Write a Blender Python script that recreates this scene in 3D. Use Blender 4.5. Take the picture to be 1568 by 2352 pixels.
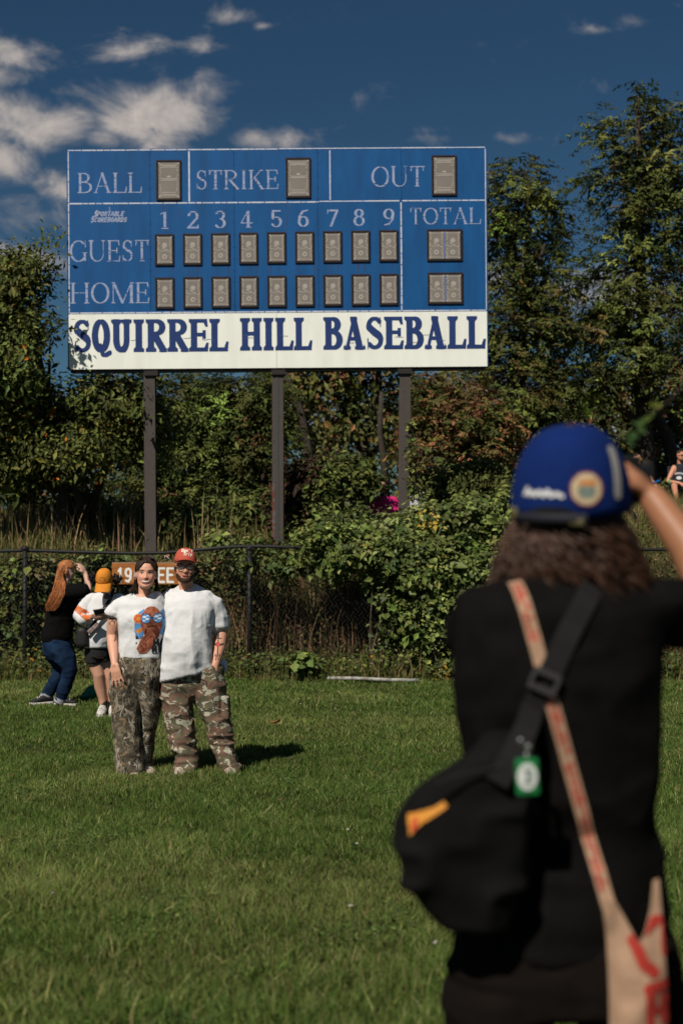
import bpy, bmesh, math, random
import numpy as np
from mathutils import Vector, Matrix
from mathutils.bvhtree import BVHTree

for _o in list(bpy.data.objects):
    bpy.data.objects.remove(_o)
scene = bpy.context.scene
COL = scene.collection
rng = np.random.default_rng(7)
random.seed(7)

# ------------------------------------------------------------------ camera
FPX = 3267.0            # 50 mm lens, in pixels of the 1568-wide working grid
CZ = 1.57               # eye height above the lawn at the camera
cam_data = bpy.data.cameras.new('camera')
cam_data.sensor_fit = 'VERTICAL'
cam_data.sensor_height = 36.0
cam_data.sensor_width = 24.0
cam_data.lens = 50.0
cam_data.shift_y = 39.0 / 2352.0
cam_data.clip_end = 2000.0
cam_data.dof.use_dof = True
cam_data.dof.focus_distance = 11.9
cam_data.dof.aperture_fstop = 2.4
cam = bpy.data.objects.new('camera', cam_data)
cam.location = (0, 0, CZ)
cam.rotation_euler = (math.radians(90), 0, 0)
COL.objects.link(cam)
scene.camera = cam

# ------------------------------------------------------------------ light
SUN_EL = math.radians(47.0)
SUN_AZ = math.radians(30.0)      # light travels towards +y, swung to +x by this angle
SUN_DIR = Vector((math.sin(SUN_AZ) * math.cos(SUN_EL), math.cos(SUN_AZ) * math.cos(SUN_EL), -math.sin(SUN_EL)))
sun_data = bpy.data.lights.new('sun', 'SUN')
sun_data.energy = 4.6
sun_data.angle = math.radians(0.5)
sun_data.color = (1.0, 0.93, 0.82)
sun = bpy.data.objects.new('sun', sun_data)
sun.rotation_euler = SUN_DIR.to_track_quat('-Z', 'Y').to_euler()
sun.location = (-10, -20, 30)
COL.objects.link(sun)

scene.view_settings.view_transform = 'Standard'
scene.view_settings.look = 'None'
scene.view_settings.exposure = 0.0
scene.view_settings.gamma = 1.0
scene.view_settings.use_curve_mapping = False
scene.render.engine = 'CYCLES'
scene.cycles.use_denoising = True
scene.cycles.max_bounces = 6
scene.cycles.transparent_max_bounces = 8
scene.cycles.sample_clamp_indirect = 4.0

# ------------------------------------------------------------------ sky
world = bpy.data.worlds.new('World')
scene.world = world
world.use_nodes = True
_nt = world.node_tree
_nt.nodes.clear()


def _wn(t, **kw):
    n = _nt.nodes.new(t)
    for k, v in kw.items():
        setattr(n, k, v)
    return n


def _wm(op, a, b=None, c=None, clamp=False):
    n = _nt.nodes.new('ShaderNodeMath')
    n.operation = op
    n.use_clamp = clamp
    for i, v in enumerate((a, b, c)):
        if v is None:
            continue
        if isinstance(v, (int, float)):
            n.inputs[i].default_value = v
        else:
            _nt.links.new(v, n.inputs[i])
    return n.outputs[0]


sky = _wn('ShaderNodeTexSky', sky_type='NISHITA', sun_disc=False)
sky.sun_elevation = SUN_EL
# Nishita: rotation 0 puts the sun at +y; the sun stands at azimuth opposite to SUN_DIR
sky.sun_rotation = math.atan2(-SUN_DIR.x, -SUN_DIR.y)
sky.air_density = 0.8
sky.dust_density = 0.25
sky.ozone_density = 3.0
_hsv = _wn('ShaderNodeHueSaturation')
_hsv.inputs['Saturation'].default_value = 1.05
_hsv.inputs['Value'].default_value = 0.36
_tint = _wn('ShaderNodeMix', data_type='RGBA', blend_type='MULTIPLY')
_tint.inputs[0].default_value = 1.0
_tint.inputs[7].default_value = (.58, .80, .86, 1)
_nt.links.new(sky.outputs[0], _tint.inputs[6])
_nt.links.new(_tint.outputs[2], _hsv.inputs['Color'])

_tc = _wn('ShaderNodeTexCoord')
_sep = _wn('ShaderNodeSeparateXYZ')
_nt.links.new(_tc.outputs['Generated'], _sep.inputs[0])
_az = _wm('ARCTAN2', _sep.outputs[0], _sep.outputs[1])
_el = _wm('ARCSINE', _sep.outputs[2])
_cmb = _wn('ShaderNodeCombineXYZ')
_nt.links.new(_az, _cmb.inputs[0])
_nt.links.new(_wm('MULTIPLY', _el, 1.5), _cmb.inputs[1])
_noi = _wn('ShaderNodeTexNoise')
_noi.inputs['Scale'].default_value = 18.0
_noi.inputs['Detail'].default_value = 9.0
_noi.inputs['Roughness'].default_value = 0.62
_noi.inputs['Distortion'].default_value = 0.4
_nt.links.new(_cmb.outputs[0], _noi.inputs['Vector'])
_no2 = _wn('ShaderNodeTexNoise')
_no2.inputs['Scale'].default_value = 4.5
_no2.inputs['Detail'].default_value = 3.0
_nt.links.new(_cmb.outputs[0], _no2.inputs['Vector'])
# cumulus where the photograph has it: (px, py, rx, ry, weight) on the working grid
CLOUDS = [(60, 300, 150, 62, 1.0), (10, 375, 75, 55, .8), (350, 275, 125, 78, 1.0), (400, 300, 125, 40, .8), (240, 330, 60, 30, .7),
          (590, 322, 95, 30, .85), (45, 150, 75, 45, .62), (20, 205, 80, 26, .6), (285, 130, 100, 40, .60),
          (345, 165, 70, 28, .62), (470, 105, 55, 26, .66), (535, 45, 45, 18, .6), (75, 520, 95, 55, .72), (135, 455, 50, 60, .7),
          (55, 605, 120, 45, .75), (1170, 322, 75, 16, .42), (1015, 300, 70, 13, .50), (1445, 72, 45, 22, .52), (1360, 88, 45, 12, .48),
          (600, 62, 25, 9, .5), (1010, 318, 100, 16, .5), (130, 235, 80, 20, .5),
          (1130, 640, 120, 60, .5), (1330, 720, 200, 90, .6), (1500, 700, 120, 80, .6), (700, 600, 300, 120, .6), (1250, 960, 500, 90, .75), (500, 960, 500, 90, .6)]
_acc = None
for (px, py, rx, ry, w) in CLOUDS:
    a0 = math.atan((px - 784) / FPX)
    e0 = math.atan((1215 - py) / FPX)
    dx = _wm('MULTIPLY', _wm('SUBTRACT', _az, a0), FPX / (rx * 1.05))
    dy = _wm('MULTIPLY', _wm('SUBTRACT', _el, e0), FPX / (ry * 1.05))
    r2 = _wm('ADD', _wm('MULTIPLY', dx, dx), _wm('MULTIPLY', dy, dy))
    g = _wm('MULTIPLY', _wm('EXPONENT', _wm('MULTIPLY', r2, -0.8)), w)
    _acc = g if _acc is None else _wm('MAXIMUM', _acc, g)
# the unseen sky goes on with scattered cloud, cover raised to whiten fill light
_out = _wm('MULTIPLY', _wm('SUBTRACT', _no2.outputs[0], 0.43), 2.6, clamp=True)
_absaz = _wm('ABSOLUTE', _az)
_side = _wm('MULTIPLY', _wm('SUBTRACT', _absaz, 0.27), 8.0, clamp=True)
_lift = _wm('MULTIPLY', _wm('SUBTRACT', _el, 0.40), 8.0, clamp=True)
_gen = _wm('MULTIPLY', _out, _wm('MAXIMUM', _side, _lift))
_acc = _wm('MAXIMUM', _acc, _gen)
_den = _wm('ADD', _acc, _wm('MULTIPLY', _wm('SUBTRACT', _noi.outputs[0], 0.5), 2.3))
_mask = _wn('ShaderNodeMapRange')
_mask.interpolation_type = 'SMOOTHSTEP'
_nt.links.new(_den, _mask.inputs[0])
_mask.inputs[1].default_value = 0.22
_mask.inputs[2].default_value = 0.90
_mask.inputs[3].default_value = 0.0
_mask.inputs[4].default_value = 0.92
_ccol = _wn('ShaderNodeMix', data_type='RGBA')
_shade = _wm('MULTIPLY', _wm('SUBTRACT', _den, 0.55), 1.3, clamp=True)
_nt.links.new(_shade, _ccol.inputs[0])
_ccol.inputs[6].default_value = (2.7, 2.65, 2.75, 1)
_ccol.inputs[7].default_value = (6.6, 5.75, 5.1, 1)
_mix = _wn('ShaderNodeMix', data_type='RGBA')
_nt.links.new(_mask.outputs[0], _mix.inputs[0])
_nt.links.new(_hsv.outputs[0], _mix.inputs[6])
_nt.links.new(_ccol.outputs[2], _mix.inputs[7])
_bg = _wn('ShaderNodeBackground')
_bg.inputs['Strength'].default_value = 0.1
_nt.links.new(_mix.outputs[2], _bg.inputs['Color'])
_wo = _wn('ShaderNodeOutputWorld')
_nt.links.new(_bg.outputs[0], _wo.inputs['Surface'])

# ================================================================== helpers
def W(px, py, Y):
    """world point at depth Y that the photograph shows at (px, py) of the 1568x2352 working grid"""
    return Vector(((px - 784.0) / FPX * Y, Y, CZ + (1215.0 - py) / FPX * Y))


def ground_z(x, y):
    """height of the terrain: lawn dropping gently to the outfield, then a bank behind the fence"""
    x = np.asarray(x, float)
    y = np.asarray(y, float)
    z = np.interp(y, [-80, 3.5, 5, 7, 9, 11, 13, 18.2, 18.9, 19.6, 20.6, 21.8, 23.0, 25.0, 30.0, 45.0, 90.0, 400.0],
                  [0.2, 0.0, -0.02, -0.13, -0.28, -0.385, -0.41, -0.40, -0.36, -0.10, 0.72, 1.38, 1.62, 1.80, 2.0, 2.2, 2.0, 1.0])
    return z


def vnoise(p, seed=0):
    """smooth value noise in [-1,1] for an (N,3) array"""
    p = np.asarray(p, float)
    i = np.floor(p).astype(np.int64)
    f = p - i
    f = f * f * f * (f * (f * 6 - 15) + 10)
    out = np.zeros(len(p))
    for dx in (0, 1):
        for dy in (0, 1):
            for dz in (0, 1):
                h = ((i[:, 0] + dx) * 374761393 + (i[:, 1] + dy) * 668265263 + (i[:, 2] + dz) * 2147483647 + seed * 1274126177)
                h = (h ^ (h >> 13)) * 1274126177
                h = (h ^ (h >> 16)) & 0xFFFF
                w = (f[:, 0] if dx else 1 - f[:, 0]) * (f[:, 1] if dy else 1 - f[:, 1]) * (f[:, 2] if dz else 1 - f[:, 2])
                out += w * (h / 32767.5 - 1)
    return out


def fbm(p, oct=3, seed=0):
    p = np.asarray(p, float)
    s, a, t = 0, 1.0, 0
    for k in range(oct):
        s = s + a * vnoise(p * (2 ** k), seed + k)
        t += a
        a *= 0.5
    return s / t


# ------------------------------------------------------------------ materials
MATS = {}


def material(name, color, rough=0.7, spec=0.3, var=0.0, vscale=20.0, bump=0.0, bscale=120.0, attr=None, transl=0.0, metal=0.0,
             sheen=0.0, color2=None, detail=5.0, stretch=None):
    if name in MATS:
        return MATS[name]
    m = bpy.data.materials.new(name)
    MATS[name] = m
    m.use_nodes = True
    nt = m.node_tree
    b = nt.nodes['Principled BSDF']
    b.inputs['Base Color'].default_value = (*color, 1)
    b.inputs['Roughness'].default_value = rough
    b.inputs['Specular IOR Level'].default_value = spec
    b.inputs['Metallic'].default_value = metal
    if sheen:
        b.inputs['Sheen Weight'].default_value = sheen
    tc = nt.nodes.new('ShaderNodeTexCoord')
    colsock = None
    if attr:
        a = nt.nodes.new('ShaderNodeAttribute')
        a.attribute_name = attr
        colsock = a.outputs['Color']
    if var or color2:
        n = nt.nodes.new('ShaderNodeTexNoise')
        n.inputs['Scale'].default_value = vscale
        n.inputs['Detail'].default_value = detail
        if stretch:
            mpg = nt.nodes.new('ShaderNodeMapping')
            mpg.inputs['Scale'].default_value = stretch
            nt.links.new(tc.outputs['Object'], mpg.inputs[0])
            nt.links.new(mpg.outputs[0], n.inputs['Vector'])
        else:
            nt.links.new(tc.outputs['Object'], n.inputs['Vector'])
        mx = nt.nodes.new('ShaderNodeMix')
        mx.data_type = 'RGBA'
        if color2 is not None:
            mp = nt.nodes.new('ShaderNodeMapRange')
            mp.inputs[1].default_value = 0.4
            mp.inputs[2].default_value = 0.62
            nt.links.new(n.outputs[0], mp.inputs[0])
            nt.links.new(mp.outputs[0], mx.inputs[0])
            mx.inputs[7].default_value = (*color2, 1)
            if colsock:
                nt.links.new(colsock, mx.inputs[6])
            else:
                mx.inputs[6].default_value = (*color, 1)
            colsock = mx.outputs[2]
        if var:
            hv = nt.nodes.new('ShaderNodeHueSaturation')
            mp2 = nt.nodes.new('ShaderNodeMapRange')
            mp2.inputs[1].default_value = 0.25
            mp2.inputs[2].default_value = 0.75
            mp2.inputs[3].default_value = 1 - var
            mp2.inputs[4].default_value = 1 + var
            nt.links.new(n.outputs[0], mp2.inputs[0])
            nt.links.new(mp2.outputs[0], hv.inputs['Value'])
            if colsock:
                nt.links.new(colsock, hv.inputs['Color'])
            else:
                hv.inputs['Color'].default_value = (*color, 1)
            colsock = hv.outputs[0]
    if colsock:
        nt.links.new(colsock, b.inputs['Base Color'])
    if bump:
        n2 = nt.nodes.new('ShaderNodeTexNoise')
        n2.inputs['Scale'].default_value = bscale
        n2.inputs['Detail'].default_value = 4
        nt.links.new(tc.outputs['Object'], n2.inputs['Vector'])
        bp = nt.nodes.new('ShaderNodeBump')
        bp.inputs['Strength'].default_value = bump
        bp.inputs['Distance'].default_value = 0.01
        nt.links.new(n2.outputs[0], bp.inputs['Height'])
        nt.links.new(bp.outputs[0], b.inputs['Normal'])
    if transl:
        out = nt.nodes['Material Output']
        tr = nt.nodes.new('ShaderNodeBsdfTranslucent')
        if colsock:
            nt.links.new(colsock, tr.inputs['Color'])
        else:
            tr.inputs['Color'].default_value = (*color, 1)
        ms = nt.nodes.new('ShaderNodeMixShader')
        ms.inputs[0].default_value = transl
        nt.links.new(b.outputs[0], ms.inputs[1])
        nt.links.new(tr.outputs[0], ms.inputs[2])
        nt.links.new(ms.outputs[0], out.inputs['Surface'])
    return m


# ------------------------------------------------------------------ objects
def link(o, parent=None):
    COL.objects.link(o)
    if parent is not None:
        o.parent = parent
        o.matrix_parent_inverse = Matrix.Translation(parent.location).inverted()   # parts are given in world space
    return o


def empty(name, loc, label, category, group=None):
    o = bpy.data.objects.new(name, None)
    o.location = loc
    o.empty_display_size = 0.2
    COL.objects.link(o)
    tag(o, label, category, group)
    return o


def tag(o, label=None, category=None, group=None, kind=None):
    if label:
        o['label'] = label
    if category:
        o['category'] = category
    if group:
        o['group'] = group
    if kind:
        o['kind'] = kind
    return o


def mesh_np(name, verts, faces, mat, parent=None, colors=None, smooth=False, matidx=None, me_only=False):
    """faces: list of (N,k) int arrays (quads, tris); colors: (V,3)"""
    verts = np.asarray(verts, np.float32)
    if isinstance(faces, np.ndarray):
        faces = [faces]
    faces = [np.asarray(f, np.int32) for f in faces if len(f)]
    me = bpy.data.meshes.new(name)
    me.vertices.add(len(verts))
    me.vertices.foreach_set('co', verts.ravel())
    nl = sum(f.size for f in faces)
    nf = sum(len(f) for f in faces)
    me.loops.add(nl)
    me.polygons.add(nf)
    me.loops.foreach_set('vertex_index', np.concatenate([f.ravel() for f in faces]) if faces else np.zeros(0, np.int32))
    sizes = np.concatenate([np.full(len(f), f.shape[1], np.int32) for f in faces])
    starts = np.concatenate([[0], np.cumsum(sizes)[:-1]]).astype(np.int32)
    me.polygons.foreach_set('loop_start', starts)
    me.polygons.foreach_set('use_smooth', np.full(nf, bool(smooth)))
    if matidx is not None:
        me.polygons.foreach_set('material_index', np.asarray(matidx, np.int32))
    me.update(calc_edges=True)
    me.validate()
    if colors is not None:
        at = me.color_attributes.new('Col', 'FLOAT_COLOR', 'POINT')
        c = np.ones((len(verts), 4), np.float32)
        c[:, :3] = colors
        at.data.foreach_set('color', c.ravel())
    for m in (mat if isinstance(mat, (list, tuple)) else [mat]):
        me.materials.append(m)
    if me_only:
        return me
    return link(bpy.data.objects.new(name, me), parent)


class MB:
    """collects boxes, tubes, lofts and plates in world space; build() links them as ONE mesh object"""

    def __init__(self):
        self.v = []
        self.f4 = []
        self.f3 = []
        self.n = 0

    def add(self, verts, quads=(), tris=()):
        verts = np.asarray(verts, float).reshape(-1, 3)
        if len(quads):
            self.f4.append(np.asarray(quads, int) + self.n)
        if len(tris):
            self.f3.append(np.asarray(tris, int) + self.n)
        self.v.append(verts)
        self.n += len(verts)
        return self

    def box(self, c, s, M=None, bevel=0.0):
        x, y, z = [k / 2 for k in s]
        if bevel <= 0:
            v = np.array([[sx * x, sy * y, sz * z] for sx in (-1, 1) for sy in (-1, 1) for sz in (-1, 1)])
            q = [(0, 1, 3, 2), (4, 6, 7, 5), (0, 4, 5, 1), (2, 3, 7, 6), (0, 2, 6, 4), (1, 5, 7, 3)]
            t = ()
        else:
            bm = bmesh.new()
            bmesh.ops.create_cube(bm, size=1.0)
            for k in bm.verts:
                k.co = Vector((k.co.x * s[0], k.co.y * s[1], k.co.z * s[2]))
            bmesh.ops.bevel(bm, geom=list(bm.edges), offset=bevel, segments=2, affect='EDGES', profile=0.6)
            bmesh.ops.triangulate(bm, faces=bm.faces)
            bm.verts.index_update()
            v = np.array([k.co[:] for k in bm.verts])
            t = [[k.index for k in f.verts] for f in bm.faces]
            q = ()
            bm.free()
        if M is not None:
            v = v @ np.array(M.to_3x3()).T
        return self.add(v + np.array(c), q, t)

    def tube(self, pts, rad, n=8, caps=True, flat=None):
        """round tube along a polyline; rad scalar or list; flat=(a,b) squashes the section"""
        P = np.asarray([tuple(p) for p in pts], float)
        m = len(P)
        R = np.full(m, rad, float) if np.isscalar(rad) else np.asarray(rad, float)
        T = np.gradient(P, axis=0)
        T /= np.maximum(np.linalg.norm(T, axis=1, keepdims=True), 1e-9)
        up = np.array([0, 0, 1.0]) if abs(T[0][2]) < 0.9 else np.array([0, 1.0, 0])
        A = np.cross(T[0], up)
        A /= np.linalg.norm(A)
        ang = np.linspace(0, 2 * np.pi, n, endpoint=False)
        V = []
        fa, fb = flat or (1, 1)
        for i in range(m):
            A = A - T[i] * A.dot(T[i])
            A /= np.linalg.norm(A) + 1e-12
            B = np.cross(T[i], A)
            V.append(P[i] + R[i] * (np.cos(ang)[:, None] * A * fa + np.sin(ang)[:, None] * B * fb))
        V = np.concatenate(V)
        idx = np.arange(m * n).reshape(m, n)
        q = np.stack([idx[:-1], np.roll(idx[:-1], -1, 1), np.roll(idx[1:], -1, 1), idx[1:]], -1).reshape(-1, 4)
        t = []
        if caps:
            V = np.vstack([V, P[0], P[-1]])
            for k in range(n):
                t.append((m * n, (k + 1) % n, k))
                t.append((m * n + 1, idx[-1][k], idx[-1][(k + 1) % n]))
        return self.add(V, q, t)

    def capsule(self, pts, rad, n=14, flat=None):
        """closed tube with rounded ends"""
        P = [Vector(p) for p in pts]
        R = [rad] * len(P) if np.isscalar(rad) else list(rad)
        d0 = (P[0] - P[1]).normalized()
        d1 = (P[-1] - P[-2]).normalized()
        pre = [P[0] + d0 * R[0] * k for k in (.98, .8, .45)]
        prr = [R[0] * k for k in (.2, .6, .89)]
        post = [P[-1] + d1 * R[-1] * k for k in (.45, .8, .98)]
        por = [R[-1] * k for k in (.89, .6, .2)]
        return self.tube(pre + P + post, prr + R + por, n, True, flat)

    def ellipsoid(self, c, r, M=None, nu=20, nv=14):
        u = np.linspace(0, 2 * np.pi, nu, endpoint=False)
        w = np.linspace(0, np.pi, nv)
        V = np.array([[math.sin(b) * math.cos(a), math.sin(b) * math.sin(a), math.cos(b)] for b in w[1:-1] for a in u] + [[0, 0, 1], [0, 0, -1]])
        V = V * np.array(r)
        if M is not None:
            V = V @ np.array(M.to_3x3()).T
        idx = np.arange((nv - 2) * nu).reshape(nv - 2, nu)
        q = np.stack([idx[:-1], idx[1:], np.roll(idx[1:], -1, 1), np.roll(idx[:-1], -1, 1)], -1).reshape(-1, 4)
        top, bot = (nv - 2) * nu, (nv - 2) * nu + 1
        t = [(top, idx[0][k], idx[0][(k + 1) % nu]) for k in range(nu)] + [(bot, idx[-1][(k + 1) % nu], idx[-1][k]) for k in range(nu)]
        return self.add(V + np.array(c), q, t)

    def loft(self, rings, n=28, power=2.0):
        """closed loft through rings (center, halfwidth vector A, halfdepth vector B)"""
        ang = np.linspace(0, 2 * np.pi, n, endpoint=False)
        ca, sa = np.cos(ang), np.sin(ang)
        ca = np.sign(ca) * np.abs(ca) ** (2 / power)
        sa = np.sign(sa) * np.abs(sa) ** (2 / power)
        V = []
        for (c, A, B) in rings:
            V.append(np.array(c) + ca[:, None] * np.array(A) + sa[:, None] * np.array(B))
        m = len(rings)
        V = np.vstack(V + [np.array(rings[0][0])[None], np.array(rings[-1][0])[None]])
        idx = np.arange(m * n).reshape(m, n)
        q = np.stack([idx[:-1], np.roll(idx[:-1], -1, 1), np.roll(idx[1:], -1, 1), idx[1:]], -1).reshape(-1, 4)
        t = []
        for k in range(n):
            t.append((m * n, (k + 1) % n, k))
            t.append((m * n + 1, idx[-1][k], idx[-1][(k + 1) % n]))
        return self.add(V, q, t)

    def arrays(self):
        V = np.vstack(self.v)
        F = []
        if self.f4:
            F.append(np.vstack(self.f4))
        if self.f3:
            F.append(np.vstack(self.f3))
        return V, F

    def build(self, name, mat, parent=None, smooth=False, M=None):
        V, F = self.arrays()
        if M is not None:
            V = V @ np.array(M.to_3x3()).T + np.array(M.translation)
        return mesh_np(name, V, F, mat, parent, smooth=smooth)

    def remesh(self, voxel, smooth=4, factor=0.5):
        """union everything into one continuous skin; returns verts, quads/tris, normals"""
        V, F = self.arrays()
        me = mesh_np('tmp', V, F, material('tmp', (.5, .5, .5)), me_only=True)
        o = bpy.data.objects.new('tmp', me)
        COL.objects.link(o)
        md = o.modifiers.new('r', 'REMESH')
        md.mode = 'VOXEL'
        md.voxel_size = voxel
        md.adaptivity = 0.0
        if smooth:
            ms = o.modifiers.new('s', 'SMOOTH')
            ms.factor = factor
            ms.iterations = smooth
        dg = bpy.context.evaluated_depsgraph_get()
        ev = o.evaluated_get(dg)
        m2 = ev.to_mesh()
        nv = len(m2.vertices)
        co = np.empty(nv * 3, np.float32)
        m2.vertices.foreach_get('co', co)
        no = np.empty(nv * 3, np.float32)
        m2.vertex_normals.foreach_get('vector', no)
        li = np.empty(len(m2.loops), np.int32)
        m2.loops.foreach_get('vertex_index', li)
        ls = np.empty(len(m2.polygons), np.int32)
        m2.polygons.foreach_get('loop_total', ls)
        st = np.empty(len(m2.polygons), np.int32)
        m2.polygons.foreach_get('loop_start', st)
        F = []
        for k in (4, 3):
            s = st[ls == k]
            if len(s):
                F.append(li[s[:, None] + np.arange(k)])
        ev.to_mesh_clear()
        bpy.data.objects.remove(o)
        bpy.data.meshes.remove(me)
        return co.reshape(-1, 3).astype(float), F, no.reshape(-1, 3).astype(float)


def bvh_of(V, F):
    polys = []
    for f in F:
        polys += f.tolist()
    return BVHTree.FromPolygons([tuple(v) for v in V], polys)


# ------------------------------------------------------------------ 2D print: signed distance painting cut into quads
def sd_poly(X, Y, pts):
    """inside mask of a polygon"""
    ins = np.zeros(X.shape, bool)
    n = len(pts)
    for i in range(n):
        x0, y0 = pts[i]
        x1, y1 = pts[(i + 1) % n]
        if y0 == y1:
            continue
        c = ((y0 > Y) != (y1 > Y)) & (X < (x1 - x0) * (Y - y0) / (y1 - y0) + x0)
        ins ^= c
    return ins


def in_stroke(X, Y, pts, w):
    """mask of a polyline with per-point or constant width"""
    m = np.zeros(X.shape, bool)
    W_ = [w] * len(pts) if np.isscalar(w) else w
    for i in range(len(pts) - 1):
        (x0, y0), (x1, y1) = pts[i], pts[i + 1]
        dx, dy = x1 - x0, y1 - y0
        L2 = dx * dx + dy * dy + 1e-12
        t = np.clip(((X - x0) * dx + (Y - y0) * dy) / L2, 0, 1)
        d2 = (X - x0 - t * dx) ** 2 + (Y - y0 - t * dy) ** 2
        ww = (W_[i] + (W_[i + 1] - W_[i]) * t) / 2
        m |= d2 <= ww * ww
    return m


def in_ellipse(X, Y, cx, cy, rx, ry, rot=0.0):
    c, s = math.cos(rot), math.sin(rot)
    x = (X - cx) * c + (Y - cy) * s
    y = -(X - cx) * s + (Y - cy) * c
    return (x / rx) ** 2 + (y / ry) ** 2 <= 1


def runs_mesh(mask, x0, y0, cell, z=0.0):
    """row run-lengths of a mask as flat quads in (x, z-up) plane; returns verts (x,y,z) with y = z argument, quads"""
    V, Q = [], []
    H, Wd = mask.shape
    for r in range(H):
        row = mask[r].astype(np.int8)
        d = np.diff(np.concatenate([[0], row, [0]]))
        for a, b in zip(np.where(d == 1)[0], np.where(d == -1)[0]):
            n = len(V)
            xa, xb = x0 + a * cell, x0 + b * cell
            ya, yb = y0 + r * cell, y0 + (r + 1) * cell
            V += [(xa, z, ya), (xb, z, ya), (xb, z, yb), (xa, z, yb)]
            Q.append((n, n + 1, n + 2, n + 3))
    return np.array(V, float).reshape(-1, 3), np.array(Q, int).reshape(-1, 4)


# ------------------------------------------------------------------ lettering
def _arc(cx, cy, rx, ry, a0, a1, n=14):
    return [(cx + rx * math.cos(math.radians(a0 + (a1 - a0) * k / n)), cy + ry * math.sin(math.radians(a0 + (a1 - a0) * k / n))) for k in range(n + 1)]


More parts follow.
